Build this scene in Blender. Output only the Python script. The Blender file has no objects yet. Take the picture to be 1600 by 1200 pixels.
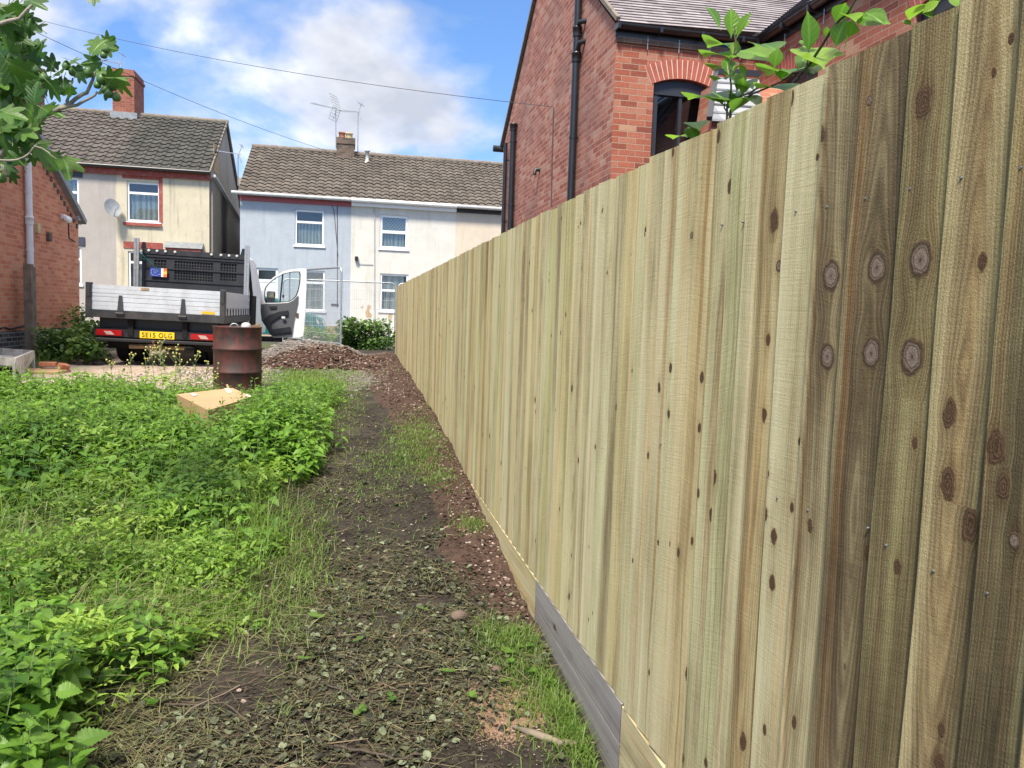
import bpy, math, random
import numpy as np
from mathutils import Vector, Matrix
random.seed(7); RNG = np.random.default_rng(11)
SC = bpy.context.scene
COL = SC.collection
D = bpy.data
# ------------------------------------------------------------------ camera
F = 1202.0; CZ = 1.55
_y, _p, _r = map(math.radians, (11.9, 5.15, 1.9))
FW = np.array([math.sin(_y)*math.cos(_p), math.cos(_y)*math.cos(_p), -math.sin(_p)])
R0 = np.array([math.cos(_y), -math.sin(_y), 0.0]); U0 = np.cross(R0, FW)
CR = math.cos(_r)*R0 + math.sin(_r)*U0; CU = -math.sin(_r)*R0 + math.cos(_r)*U0
CAM = np.array([0, 0, CZ])
cam = D.objects.new('camera', D.cameras.new('camera')); COL.objects.link(cam)
m = Matrix(((CR[0], CU[0], -FW[0], 0), (CR[1], CU[1], -FW[1], 0), (CR[2], CU[2], -FW[2], CZ), (0, 0, 0, 1)))
cam.matrix_world = m
cam.data.sensor_width = 36; cam.data.lens = F/1600*36
cam.data.clip_start = 0.05; cam.data.clip_end = 2000
SC.camera = cam
def ray(px, py): return CR*(px-800)/F + CU*(600-py)/F + FW
def onX(px, py, X): d = ray(px, py); return CAM + d*(X/d[0])
def onY(px, py, Y): d = ray(px, py); return CAM + d*(Y/d[1])
def onZ(px, py, Z): d = ray(px, py); return CAM + d*((Z-CZ)/d[2])
# ------------------------------------------------------------------ light
SUN_EL, SUN_AZ = math.radians(55), math.radians(206)      # azimuth clockwise from +Y
SC.view_settings.view_transform = 'Standard'; SC.view_settings.look = 'None'
SC.view_settings.gamma = 1; SC.view_settings.use_curve_mapping = False
SC.view_settings.exposure = 0.93
SC.cycles.max_bounces = 8; SC.cycles.transparent_max_bounces = 24
SC.cycles.use_denoising = True
sd = D.lights.new('sun', 'SUN'); sd.energy = 3.6; sd.angle = math.radians(11); sd.color = (1, .92, .78)
so = D.objects.new('sun', sd); COL.objects.link(so)
sv = Vector((math.sin(SUN_AZ)*math.cos(SUN_EL), math.cos(SUN_AZ)*math.cos(SUN_EL), math.sin(SUN_EL)))
so.rotation_euler = sv.to_track_quat('Z', 'Y').to_euler(); so.location = (-4, -6, 12)
W = D.worlds.new('World'); SC.world = W; W.use_nodes = True
# ------------------------------------------------------------------ node helper
class NT:
    def __init__(s, tree): s.t = tree; s.t.nodes.clear()
    def n(s, typ, ins=None, **kw):
        nd = s.t.nodes.new('ShaderNode'+typ)
        for k, v in kw.items(): setattr(nd, k, v)
        for k, v in (ins or {}).items(): s.put(nd.inputs[k], v)
        return nd
    def put(s, sock, v):
        if v is None: return
        if isinstance(v, bpy.types.NodeSocket): s.t.links.new(v, sock)
        elif isinstance(v, (tuple, list)):
            if sock.type == 'RGBA' and len(v) == 3: v = tuple(v)+(1,)
            sock.default_value = v
        else: sock.default_value = v
    def m(s, op, a, b=None, c=None, clamp=False):
        nd = s.n('Math', operation=op, use_clamp=clamp)
        for i, v in enumerate((a, b, c)):
            if v is not None: s.put(nd.inputs[i], v)
        return nd.outputs[0]
    def mix(s, f, a, b, mode='MIX'):
        nd = s.n('MixRGB', blend_type=mode); s.put(nd.inputs[0], f); s.put(nd.inputs[1], a); s.put(nd.inputs[2], b)
        return nd.outputs[0]
    def ramp(s, f, stops, interp='LINEAR'):
        nd = s.n('ValToRGB'); cr = nd.color_ramp; cr.interpolation = interp
        while len(cr.elements) < len(stops): cr.elements.new(0.5)
        for e, (p, c) in zip(cr.elements, stops):
            e.position = p
            e.color = (c, c, c, 1) if isinstance(c, (int, float)) else tuple(c)+(1,)
        s.put(nd.inputs[0], f); return nd.outputs[0]
    def noise(s, vec, scale=5, detail=3, rough=.5, dist=0, col=False, dim='3D'):
        nd = s.n('TexNoise', noise_dimensions=dim)
        s.put(nd.inputs['Vector'], vec); s.put(nd.inputs['Scale'], scale); s.put(nd.inputs['Detail'], detail)
        s.put(nd.inputs['Roughness'], rough); s.put(nd.inputs['Distortion'], dist)
        return nd.outputs['Color' if col else 0]
    def xyz(s, x, y, z=0.0):
        nd = s.n('CombineXYZ'); s.put(nd.inputs[0], x); s.put(nd.inputs[1], y); s.put(nd.inputs[2], z); return nd.outputs[0]
    def sep(s, v):
        nd = s.n('SeparateXYZ'); s.put(nd.inputs[0], v); return nd.outputs[0], nd.outputs[1], nd.outputs[2]
    def attr(s, name, out='Vector'): return s.n('Attribute', attribute_name=name).outputs[out]
    def obj(s): return s.n('TexCoord').outputs['Object']
    def bump(s, h, strength=.3, dist=.01, nrm=None):
        nd = s.n('Bump'); s.put(nd.inputs['Height'], h); nd.inputs['Strength'].default_value = strength
        nd.inputs['Distance'].default_value = dist; s.put(nd.inputs['Normal'], nrm); return nd.outputs[0]
    def maprange(s, v, a, b, c=0., d=1.):
        nd = s.n('MapRange'); 
        for i, x in enumerate((v, a, b, c, d)): s.put(nd.inputs[i], x)
        return nd.outputs[0]
    def out(s, sh, vol=None):
        o = s.n('OutputMaterial'); s.put(o.inputs[0], sh); return o
    def pbsdf(s, col, rough=.7, nrm=None, metal=0., spec=.5, **kw):
        nd = s.n('BsdfPrincipled'); s.put(nd.inputs['Base Color'], col); s.put(nd.inputs['Roughness'], rough)
        s.put(nd.inputs['Metallic'], metal); s.put(nd.inputs['Specular IOR Level'], spec); s.put(nd.inputs['Normal'], nrm)
        for k, v in kw.items(): s.put(nd.inputs[k], v)
        return nd.outputs[0]
def newmat(name):
    mt = D.materials.new(name); mt.use_nodes = True; return mt, NT(mt.node_tree)
# world: sky with broken cloud
SKYROT = math.radians(-14)
w = NT(W.node_tree)
sky = w.n('TexSky', sky_type='NISHITA', sun_disc=False, sun_elevation=SUN_EL, sun_rotation=SUN_AZ, air_density=1.0, dust_density=.4, ozone_density=2.0)
g = w.n('TexCoord').outputs['Generated']
gx0, gy0, gz = w.sep(g)
CA, SA = math.cos(SKYROT), math.sin(SKYROT)
gx = w.m('ADD', w.m('MULTIPLY', gx0, CA), w.m('MULTIPLY', gy0, SA)); gy = w.m('SUBTRACT', w.m('MULTIPLY', gy0, CA), w.m('MULTIPLY', gx0, SA))
zz = w.m('ADD', w.m('MAXIMUM', gz, 0.0), .42)
cx = w.m('DIVIDE', gx, zz); cy = w.m('DIVIDE', gy, zz)
cv = w.xyz(cx, cy, 53.12)
cn = w.noise(cv, 2.1, 6, .52, .15)
cn2 = w.noise(w.xyz(cx, cy, 30.8), .95, 3, .5)
cs = w.m('ADD', w.m('MULTIPLY', cn, .65), w.m('MULTIPLY', cn2, .35))
hz = w.maprange(gz, 0.0, .35, .0, 0.)
cs = w.m('ADD', cs, hz)
cmask = w.ramp(cs, [(.485, 0), (.52, .25), (.56, .85), (.60, 1)])
cshade = w.ramp(w.noise(w.xyz(cx, cy, 5.2), 2.6, 5, .6), [(.3, (2.8, 3.0, 3.5)), (.46, (4.2, 4.3, 4.6)), (.6, (6.2, 6.2, 6.2))])
cshade = w.mix(1, cshade, w.ramp(gz, [(.52, (1, 1, 1)), (.75, (1.75, 1.6, 1.4))]), 'MULTIPLY')      # unseen overhead cloud, thickened, brightened and warmed as added fill light
cmask = w.m('MAXIMUM', cmask, w.ramp(gz, [(.55, 0), (.8, .8)]))
blue = w.mix(1, sky.outputs[0], w.ramp(gz, [(.0, (.56, .66, .88)), (.15, (.54, .67, .90)), (.4, (.60, .79, 1.0))]), 'MULTIPLY')
wc = w.mix(cmask, blue, cshade)
bg = w.n('Background', {'Color': wc, 'Strength': .12})
wo = w.n('OutputWorld'); w.put(wo.inputs[0], bg.outputs[0])
# ------------------------------------------------------------------ object helpers
def tag(o, label=None, cat=None, group=None, kind=None):
    if label: o['label'] = label
    if cat: o['category'] = cat
    if group: o['group'] = group
    if kind: o['kind'] = kind
    return o
LOCAL = set()      # things whose parts are modelled in the thing's own frame
def empty(name, loc, label, cat, group=None, rz=0.0):
    o = D.objects.new(name, None); COL.objects.link(o); o.location = loc; o.rotation_euler = (0, 0, rz)
    o.empty_display_size = .2
    return tag(o, label, cat, group)
def link(name, me, parent=None):
    o = D.objects.new(name, me); COL.objects.link(o)
    if parent is not None:
        o.parent = parent
        if parent.parent is None and parent.name not in LOCAL:
            o.matrix_parent_inverse = Matrix.LocRotScale(parent.location, parent.rotation_euler, parent.scale).inverted()
    return o
class MB:
    """collects shapes, builds one mesh; box-projected UVs in metres"""
    def __init__(s): s.v = []; s.f = []; s.sm = []; s.mi = []; s.uv = {}; s.cur = 0
    def add(s, vs, fs, smooth=False, uvs=None):
        b = len(s.v); s.v += [tuple(map(float, p)) for p in vs]
        for i, f in enumerate(fs):
            if uvs: s.uv[len(s.f)] = uvs[i]
            s.f.append([b+k for k in f]); s.sm.append(smooth); s.mi.append(s.cur)
    def box(s, x0, x1, y0, y1, z0, z1, bev=0):
        if bev:
            b = bev
            v = []
            for (x, sx) in ((x0, 1), (x1, -1)):
                for (y, sy) in ((y0, 1), (y1, -1)):
                    for (z, sz) in ((z0, 1), (z1, -1)):
                        v += [(x, y+sy*b, z+sz*b), (x+sx*b, y, z+sz*b), (x+sx*b, y+sy*b, z)]
            f = []
            I = lambda i, j, k, a: (i*4+j*2+k)*3+a
            for a in range(3):
                for e in (0, 1):
                    q = []
                    for (p, r) in ((0, 0), (0, 1), (1, 1), (1, 0)):
                        idx = [0, 0, 0]; idx[a] = e; idx[(a+1) % 3] = p; idx[(a+2) % 3] = r
                        q.append(I(*idx, a))
                    f.append(q if e else q[::-1])
            for a in range(3):
                o1, o2 = (a+1) % 3, (a+2) % 3
                for p in (0, 1):
                    for r in (0, 1):
                        i0 = [0, 0, 0]; i0[o1] = p; i0[o2] = r; i1 = list(i0); i1[a] = 1
                        f.append([I(*i0, o1), I(*i0, o2), I(*i1, o2), I(*i1, o1)])
            for i in (0, 1):
                for j in (0, 1):
                    for k in (0, 1): f.append([I(i, j, k, 0), I(i, j, k, 1), I(i, j, k, 2)])
            s.add(v, f); return
        v = [(x, y, z) for x in (x0, x1) for y in (y0, y1) for z in (z0, z1)]
        s.add(v, [(0, 1, 3, 2), (4, 6, 7, 5), (0, 4, 5, 1), (2, 3, 7, 6), (0, 2, 6, 4), (1, 5, 7, 3)])
    def obox(s, c, ax, ay, az, hx, hy, hz):
        c, ax, ay, az = map(lambda q: np.array(q, float), (c, ax, ay, az))
        v = [c+ax*hx*i+ay*hy*j+az*hz*k for i in (-1, 1) for j in (-1, 1) for k in (-1, 1)]
        s.add(v, [(0, 1, 3, 2), (4, 6, 7, 5), (0, 4, 5, 1), (2, 3, 7, 6), (0, 2, 6, 4), (1, 5, 7, 3)])
    def bar(s, a, b, w, h=None, up=(0, 0, 1)):
        a = np.array(a, float); b = np.array(b, float); h = h or w
        d = b-a; L = np.linalg.norm(d); d /= L; up = np.array(up, float)
        if abs(d@up) > .95: up = np.array([1., 0, 0])
        sx = np.cross(d, up); sx /= np.linalg.norm(sx); u = np.cross(sx, d)
        s.obox((a+b)/2, d, sx, u, L/2, w/2, h/2)
    def tube(s, pts, r, n=8, cap=True, smooth=True):
        pts = [np.array(p, float) for p in pts]; rs = r if isinstance(r, (list, tuple)) else [r]*len(pts)
        vs = []; prev = None
        for i, p in enumerate(pts):
            d = pts[min(i+1, len(pts)-1)]-pts[max(i-1, 0)]; d = d/(np.linalg.norm(d)+1e-9)
            up = prev if prev is not None else (np.array([0, 0, 1.]) if abs(d[2]) < .9 else np.array([1., 0, 0]))
            sx = np.cross(d, up); sx /= (np.linalg.norm(sx)+1e-9); u = np.cross(sx, d); prev = u
            for k in range(n):
                t = 2*math.pi*k/n; vs.append(p+(sx*math.cos(t)+u*math.sin(t))*rs[i])
        fs = [(i*n+k, i*n+(k+1) % n, (i+1)*n+(k+1) % n, (i+1)*n+k) for i in range(len(pts)-1) for k in range(n)]
        s.add(vs, fs, smooth)
        if cap:
            s.add(vs[:n], [tuple(range(n))[::-1]]); s.add(vs[-n:], [tuple(range(n))])
    def lathe(s, c, prof, n=24, axis='z', smooth=True):
        vs = []
        for (r, h) in prof:
            for k in range(n):
                t = 2*math.pi*k/n; a, b = r*math.cos(t), r*math.sin(t)
                p = {'z': (a, b, h), 'x': (h, a, b), 'y': (b, h, a)}[axis]
                vs.append((c[0]+p[0], c[1]+p[1], c[2]+p[2]))
        fs = [(i*n+k, i*n+(k+1) % n, (i+1)*n+(k+1) % n, (i+1)*n+k) for i in range(len(prof)-1) for k in range(n)]
        s.add(vs, fs, smooth)
        s.add(vs[:n], [tuple(range(n))[::-1]]); s.add(vs[-n:], [tuple(range(n))])
    def prism(s, poly, d):
        """poly: list of 3d points (planar), extruded by vector d"""
        n = len(poly); P = [np.array(p, float) for p in poly]; d = np.array(d, float)
        vs = P+[p+d for p in P]
        s.add(vs, [tuple(range(n))[::-1], tuple(range(n, 2*n))]+[(i, (i+1) % n, n+(i+1) % n, n+i) for i in range(n)])
    def build(s, name, mat, parent=None, smooth=None):
        me = D.meshes.new(name); me.from_pydata(s.v, [], s.f)
        mats = mat if isinstance(mat, (list, tuple)) else [mat]
        for mm in mats: me.materials.append(mm)
        ul = me.uv_layers.new(name='uv')
        V = s.v
        for p in me.polygons:
            p.use_smooth = s.sm[p.index] if smooth is None else smooth
            p.material_index = s.mi[p.index]
            if p.index in s.uv:
                for li, q in zip(p.loop_indices, s.uv[p.index]): ul.data[li].uv = q
                continue
            nx, ny, nz = map(abs, p.normal)
            for li in p.loop_indices:
                c = V[me.loops[li].vertex_index]
                if nz > nx and nz > ny and nz > .75: q = (c[0], c[1])
                elif nx > ny: q = (c[1], c[2])
                else: q = (c[0], c[2])
                ul.data[li].uv = q
        me.validate(); me.update()
        return link(name, me, parent)
def npmesh(name, V, Fq, mat, parent=None, col=None, smooth=False, uv=None, nper=4):
    """fast mesh from arrays: V (n,3), Fq (m,k)"""
    me = D.meshes.new(name); n = len(V); mF = len(Fq); k = Fq.shape[1]
    me.vertices.add(n); me.vertices.foreach_set('co', np.ascontiguousarray(V, dtype=np.float32).ravel())
    me.loops.add(mF*k); me.loops.foreach_set('vertex_index', np.ascontiguousarray(Fq, dtype=np.int32).ravel())
    me.polygons.add(mF); me.polygons.foreach_set('loop_start', np.arange(0, mF*k, k, dtype=np.int32))
    try: me.polygons.foreach_set('loop_total', np.full(mF, k, dtype=np.int32))
    except Exception: pass
    me.polygons.foreach_set('use_smooth', np.full(mF, smooth, dtype=bool))
    me.materials.append(mat)
    me.update(calc_edges=True)
    if col is not None:
        for nm, arr in col.items():
            a = me.attributes.new(nm, 'FLOAT_COLOR', 'POINT')
            c4 = np.ones((n, 4), np.float32); c4[:, :arr.shape[1]] = arr
            a.data.foreach_set('color', c4.ravel())
    if uv is not None:
        for nm, arr in uv.items():
            ul = me.uv_layers.new(name=nm); ul.data.foreach_set('uv', np.ascontiguousarray(arr, dtype=np.float32).ravel())
    me.validate()
    return link(name, me, parent)
# numpy noise
def _h(ix, iy, s):
    a = (ix.astype(np.int64)*374761393+iy.astype(np.int64)*668265263+s*1442695041) & 0xffffffff
    a = ((a ^ (a >> 13))*1274126177) & 0xffffffff
    return ((a ^ (a >> 16)) & 0xffffff)/float(0xffffff)
def vnoise(x, y, s=0):
    x = np.asarray(x, float); y = np.asarray(y, float)
    ix = np.floor(x); iy = np.floor(y); fx = x-ix; fy = y-iy
    fx = fx*fx*(3-2*fx); fy = fy*fy*(3-2*fy)
    return ((_h(ix, iy, s)*(1-fx)+_h(ix+1, iy, s)*fx)*(1-fy)+(_h(ix, iy+1, s)*(1-fx)+_h(ix+1, iy+1, s)*fx)*fy)
def fbm(x, y, s=0, o=4):
    t = 0; a = .5; n = 0
    for i in range(o): t = t+a*vnoise(x*2**i, y*2**i, s+i*17); n += a; a *= .5
    return t/n
def sstep(a, b, x): t = np.clip((x-a)/(b-a), 0, 1); return t*t*(3-2*t)
# ------------------------------------------------------------------ materials
M = {}
def simple(name, col, rough=.6, metal=0., var=.15, scale=6, bump=.0, bscale=60, spec=.5, dirt=None):
    mt, t = newmat(name); p = t.obj()
    n = t.noise(p, scale, 5, .6)
    lo = tuple(c*(1-var) for c in col); hi = tuple(min(1, c*(1+var)) for c in col)
    c = t.mix(t.ramp(n, [(.3, 0), (.7, 1)]), lo, hi)
    if dirt:
        dc, amt = dirt
        c = t.mix(t.m('MULTIPLY', t.ramp(t.noise(p, scale*.7, 6, .7), [(.48, 0), (.66, 1)]), amt), c, dc)
    nr = t.bump(t.noise(p, bscale, 3), bump, .01) if bump else None
    t.out(t.pbsdf(c, t.m('ADD', rough-.08, t.m('MULTIPLY', n, .16)), nr, metal, spec)); M[name] = mt; return mt
simple('black_plastic', (.018, .019, .022), .42, var=.2)
simple('black_iron', (.012, .013, .016), .35, var=.2, spec=.6)
simple('dark_metal', (.03, .032, .036), .55, var=.35, dirt=((.12, .1, .08), .3))
simple('headboard', (.022, .025, .031), .5, var=.3, scale=3, dirt=((.09, .08, .07), .25))
simple('under', (.004, .004, .0045), .9, var=.3)
simple('rubber', (.012, .012, .012), .85, var=.3, bump=.2)
simple('white_paint', (.74, .76, .78), .3, var=.03, dirt=((.4, .38, .34), .3))
simple('upvc', (.80, .81, .83), .35, var=.03)
simple('white_pipe', (.72, .74, .77), .4, var=.05, dirt=((.4, .4, .38), .3))
simple('door_trim', (.085, .09, .10), .6, var=.1)
simple('galv', (.42, .44, .46), .45, .7, var=.15, scale=20)
simple('galv_wire', (.50, .52, .54), .5, .3, var=.1)
simple('alu', (.56, .60, .65), .42, .15, var=.06, scale=4, dirt=((.3, .28, .25), .35))
simple('alu_wheel', (.5, .5, .52), .4, .6)
simple('rust_and_mirror_brown', (.30, .22, .13), .8, var=.4, scale=14)
simple('amber', (.85, .42, .02), .4, var=.03)
simple('plate_yellow', (.86, .58, .02), .35, var=.03)
simple('ink', (.01, .01, .012), .5, var=.01)
simple('sign_blue', (.02, .06, .35), .5, var=.02)
simple('sign_orange', (.85, .18, .03), .5, var=.02)
simple('sign_yellow', (.85, .55, .05), .5, var=.02)
simple('sign_white', (.8, .8, .8), .5, var=.02)
simple('lens_red', (.32, .008, .01), .15, var=.1)
simple('lens_white', (.45, .33, .30), .15, var=.1)
simple('lamp_white', (.55, .55, .53), .3, var=.02)
simple('teal_paint', (.012, .15, .15), .22, .2, var=.05)
simple('dark_glass', (.02, .03, .035), .08, var=.1)
simple('cardboard', (.44, .29, .155), .8, var=.06, scale=4, dirt=((.36, .25, .15), .5))
simple('tape', (.75, .62, .55), .5, var=.1)
simple('plastic_grey', (.45, .46, .47), .6, var=.2)
simple('old_white', (.6, .6, .56), .7, var=.25, scale=9, dirt=((.2, .22, .15), .7))
simple('lead', (.26, .28, .30), .55, .3, var=.2)
simple('terracotta', (.42, .17, .09), .85, var=.2)
simple('cream_pot', (.52, .43, .24), .85, var=.15)
simple('red_paint', (.30, .055, .04), .7, var=.25, scale=12, dirt=((.35, .25, .2), .5))
simple('red_paint2', (.40, .10, .12), .6, var=.1)
simple('slate_blue', (.04, .05, .07), .7)
simple('weathered_post', (.20, .16, .12), .85, var=.35, scale=7, bump=.3)
simple('curtain', (.62, .66, .64), .9, var=.05)
simple('dark_room', (.02, .02, .022), .9)
simple('ochre_patch', (.45, .32, .18), .9, var=.2, scale=10)
simple('window_grey', (.03, .035, .045), .4, var=.1)
simple('stone', (.12, .085, .065), .9, var=.35, scale=18, bump=.4)
simple('cable', (.05, .05, .055), .7)
simple('brick_loose', (.40, .16, .09), .85, var=.3, scale=18, bump=.3)
simple('dish', (.25, .27, .29), .5)
simple('iron_rust', (.10, .05, .03), .8, var=.4, scale=20)
simple('nail', (.20, .22, .23), .5, .6)
simple('bark', (.07, .052, .038), .85, var=.3, scale=30, bump=.3)
simple('fig_bark', (.27, .24, .19), .8, var=.3, scale=25, bump=.3)
simple('flower', (.8, .62, .02), .6, var=.1)
simple('seed_head', (.45, .42, .12), .7, var=.3)
# thin window glass
mt, t = newmat('glass'); lw = t.n('LayerWeight', {'Blend': .35}).outputs['Fresnel']
gl = t.n('BsdfGlossy', {'Color': (.9, .93, 1), 'Roughness': .03}).outputs[0]; tr = t.n('BsdfTransparent', {'Color': (.8, .86, .86)}).outputs[0]
mx = t.n('MixShader'); t.put(mx.inputs[0], t.m('ADD', t.m('MULTIPLY', lw, .6), .08, clamp=True)); t.put(mx.inputs[1], tr); t.put(mx.inputs[2], gl); t.out(mx.outputs[0]); M['glass'] = mt
# lace curtain, shading of its folds painted as dark and light stripes
mt, t = newmat('lace'); u, v, _ = t.sep(t.attr('uv')); orr = t.n('ObjectInfo').outputs['Random']; u = t.m('ADD', u, t.m('MULTIPLY', orr, 37.0))
f = t.m('SINE', t.m('ADD', t.m('MULTIPLY', u, t.m('ADD', 24, t.m('MULTIPLY', orr, 30.0))), t.m('MULTIPLY', t.noise(t.xyz(u, t.m('MULTIPLY', v, .3)), 3, 2), 9)))
pt = t.n('TexVoronoi', {'Vector': t.attr('uv'), 'Scale': 22}).outputs[0]
c = t.mix(t.maprange(f, -1, 1, 0, 1), (.20, .24, .24), (.50, .55, .54)); c = t.mix(t.ramp(pt, [(.2, .35), (.5, 0)]), c, (.62, .66, .66))
t.out(t.pbsdf(c, .9)); M['lace'] = mt
# leaded light
mt, t = newmat('leaded'); u, v, _ = t.sep(t.attr('uv'))
a = t.m('ABSOLUTE', t.m('SUBTRACT', t.m('FRACT', t.m('MULTIPLY', t.m('ADD', u, v), 8)), .5)); b = t.m('ABSOLUTE', t.m('SUBTRACT', t.m('FRACT', t.m('MULTIPLY', t.m('SUBTRACT', u, v), 8)), .5))
l = t.m('GREATER_THAN', t.m('MAXIMUM', a, b), .42)
t.out(t.pbsdf(t.mix(l, (.16, .19, .21), (.45, .5, .52)), .3)); M['leaded'] = mt
# ---- brick
def brick(name, stops, mortar, msize=.010, rowh=.075, bw=.225, dirt=None, smear=0., bumpk=.5, grime=0.):
    mt, t = newmat(name); uv = t.attr('uv'); obj = t.obj()
    wob = t.noise(obj, 7, 2, col=True)
    uvw = t.n('VectorMath', operation='ADD'); t.put(uvw.inputs[0], uv)
    sc = t.n('VectorMath', operation='SCALE'); t.put(sc.inputs[0], wob); sc.inputs['Scale'].default_value = .008; t.put(uvw.inputs[1], sc.outputs[0])
    b = t.n('TexBrick', {'Vector': uvw.outputs[0], 'Color1': (0, 0, 0, 1), 'Color2': (1, 1, 1, 1), 'Mortar': (.5, .5, .5, 1), 'Scale': 1.0, 'Mortar Size': msize*.5, 'Mortar Smooth': .35, 'Bias': 0., 'Brick Width': bw, 'Row Height': rowh})
    rnd = t.m('ADD', b.outputs['Color'], t.m('MULTIPLY', t.m('SUBTRACT', t.noise(obj, 1.3, 3), .5), .5))
    c = t.ramp(rnd, stops)
    gr = t.noise(obj, 45, 4, .7)
    c = t.mix(.55, c, t.mix(1, c, t.ramp(gr, [(.25, .45), (.75, 1.25)]), 'MULTIPLY'))
    if smear: c = t.mix(t.m('MULTIPLY', t.ramp(t.noise(obj, 9, 6, .75), [(.50, 0), (.72, 1)]), smear), c, mortar)
    mc = t.mix(t.noise(obj, 3, 3), tuple(x*.7 for x in mortar), mortar)
    c = t.mix(b.outputs['Fac'], c, mc)
    if dirt: c = t.mix(t.m('MULTIPLY', t.ramp(t.noise(obj, .9, 6, .65), [(.45, 0), (.65, 1)]), grime), c, dirt)
    h = t.m('ADD', t.m('MULTIPLY', b.outputs['Fac'], -1.), t.m('MULTIPLY', gr, .4))
    t.out(t.pbsdf(c, .88, t.bump(h, bumpk, .008), spec=.3)); M[name] = mt; return mt
brick('brick_left', [(.0, (.50, .165, .088)), (.5, (.60, .225, .12)), (1, (.66, .30, .175))], (.60, .46, .36), dirt=(.30, .17, .13), grime=.25)
brick('brick_plinth', [(0, (.035, .037, .05)), (.6, (.07, .07, .085)), (1, (.11, .10, .11))], (.36, .35, .30), .014)
brick('brick_gable', [(0, (.27, .08, .058)), (.4, (.37, .125, .088)), (.75, (.43, .175, .125)), (1, (.47, .27, .21))], (.48, .35, .28), .013, smear=.40, dirt=(.20, .12, .11), grime=.5)
brick('brick_front', [(0, (.22, .065, .045)), (.2, (.32, .09, .055)), (.6, (.385, .125, .08)), (.85, (.41, .155, .10)), (.95, (.40, .20, .14)), (1, (.44, .25, .16))], (.42, .31, .22), .011, smear=.12, dirt=(.22, .14, .12), grime=.2)
brick('brick_chimney', [(0, (.24, .07, .048)), (1, (.36, .125, .08))], (.40, .28, .22), .010, dirt=(.2, .1, .08), grime=.3)
brick('brick_old', [(0, (.09, .065, .055)), (1, (.20, .14, .11))], (.22, .19, .16), .012, dirt=(.08, .07, .06), grime=.6)
brick('brick_base', [(0, (.25, .15, .10)), (1, (.36, .24, .16))], (.35, .3, .22))
simple('arch_brick', (.36, .095, .065), .85, var=.2, scale=11, bump=.3)
# ---- render walls
def render_wall(name, col, stain=(.2, .19, .16), amt=.4, streak=.5, brickshow=0.):
    mt, t = newmat(name); p = t.obj(); x, y, z = t.sep(p)
    n = t.noise(p, 2.2, 6, .65); fine = t.noise(p, 60, 3, .6)
    c = t.mix(t.ramp(n, [(.35, 0), (.65, 1)]), tuple(q*.9 for q in col), col)
    sx = t.noise(t.xyz(t.m('MULTIPLY', x, 3.2), y, t.m('MULTIPLY', z, .25)), 1.6, 4, .6)
    c = t.mix(t.m('MULTIPLY', t.ramp(sx, [(.52, 0), (.72, 1)]), streak), c, stain)
    c = t.mix(t.m('MULTIPLY', t.ramp(t.noise(p, 5, 7, .75), [(.55, 0), (.75, 1)]), amt), c, stain)
    h = fine
    if brickshow:
        b = t.n('TexBrick', {'Vector': t.attr('uv'), 'Scale': 1.0, 'Mortar Size': .006, 'Mortar Smooth': .6, 'Brick Width': .225, 'Row Height': .075})
        h = t.m('ADD', t.m('MULTIPLY', fine, .6), t.m('MULTIPLY', b.outputs['Fac'], -brickshow))
    t.out(t.pbsdf(c, .9, t.bump(h, .4, .008), spec=.2)); M[name] = mt
render_wall('wall_blue', (.43, .475, .53), (.29, .32, .36), .5, .35, .8)
render_wall('wall_white', (.66, .64, .59), (.44, .40, .32), .45, .4)
render_wall('wall_peach', (.64, .56, .455), (.45, .36, .27), .2, .2)
render_wall('wall_grey', (.42, .385, .36), (.28, .26, .24), .25, .3)
render_wall('wall_cream', (.60, .54, .41), (.24, .22, .18), .55, .75)
render_wall('wall_gable', (.42, .38, .33), (.22, .20, .17), .6, .6)
# black soot stain on the lower passage wall
mt, t = newmat('wall_passage'); p = t.obj(); x, y, z = t.sep(p)
n = t.noise(p, 3, 5, .6); c = t.mix(n, (.20, .175, .15), (.30, .27, .23))
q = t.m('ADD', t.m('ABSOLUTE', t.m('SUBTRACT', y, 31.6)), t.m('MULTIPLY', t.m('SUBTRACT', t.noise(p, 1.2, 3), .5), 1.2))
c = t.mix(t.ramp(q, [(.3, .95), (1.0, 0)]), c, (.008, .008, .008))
t.out(t.pbsdf(c, .9, t.bump(n, .3, .01))); M['wall_passage'] = mt
# ---- roof tiles (uv = tile column, course)
def tiles(name, c0, c1, c2, lichen=None, rough=.85, lamt=.4, shift=None):
    mt, t = newmat(name); u, v, _ = t.sep(t.attr('uv')); p = t.obj()
    wn = t.n('TexWhiteNoise', noise_dimensions='2D'); t.put(wn.inputs['Vector'], t.xyz(t.m('FLOOR', u), t.m('FLOOR', v)))
    r = t.m('ADD', t.m('MULTIPLY', wn.outputs[0], .6), t.m('MULTIPLY', t.noise(p, .9, 4), .4))
    c = t.ramp(r, [(.15, c0), (.5, c1), (.85, c2)])
    if shift: c = t.mix(t.maprange(t.sep(p)[0], shift[0], shift[1]), c, t.mix(1, c, shift[2], 'MULTIPLY'))
    if lichen: c = t.mix(t.m('MULTIPLY', t.ramp(t.noise(p, 6, 8, .8), [(.56, 0), (.66, 1)]), lamt), c, lichen)
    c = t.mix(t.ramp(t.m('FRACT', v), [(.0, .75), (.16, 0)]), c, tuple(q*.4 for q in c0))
    t.out(t.pbsdf(c, rough, t.bump(t.noise(p, 50, 3), .3, .01), spec=.35)); M[name] = mt
tiles('tile_blue_house', (.082, .070, .060), (.112, .096, .082), (.145, .125, .108), (.22, .20, .13), lamt=.35)
tiles('tile_cream_house', (.066, .058, .053), (.092, .081, .074), (.118, .105, .096), (.22, .20, .15), shift=(-8.1, -7.6, (.62, .70, .70)), lamt=.25)
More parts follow.
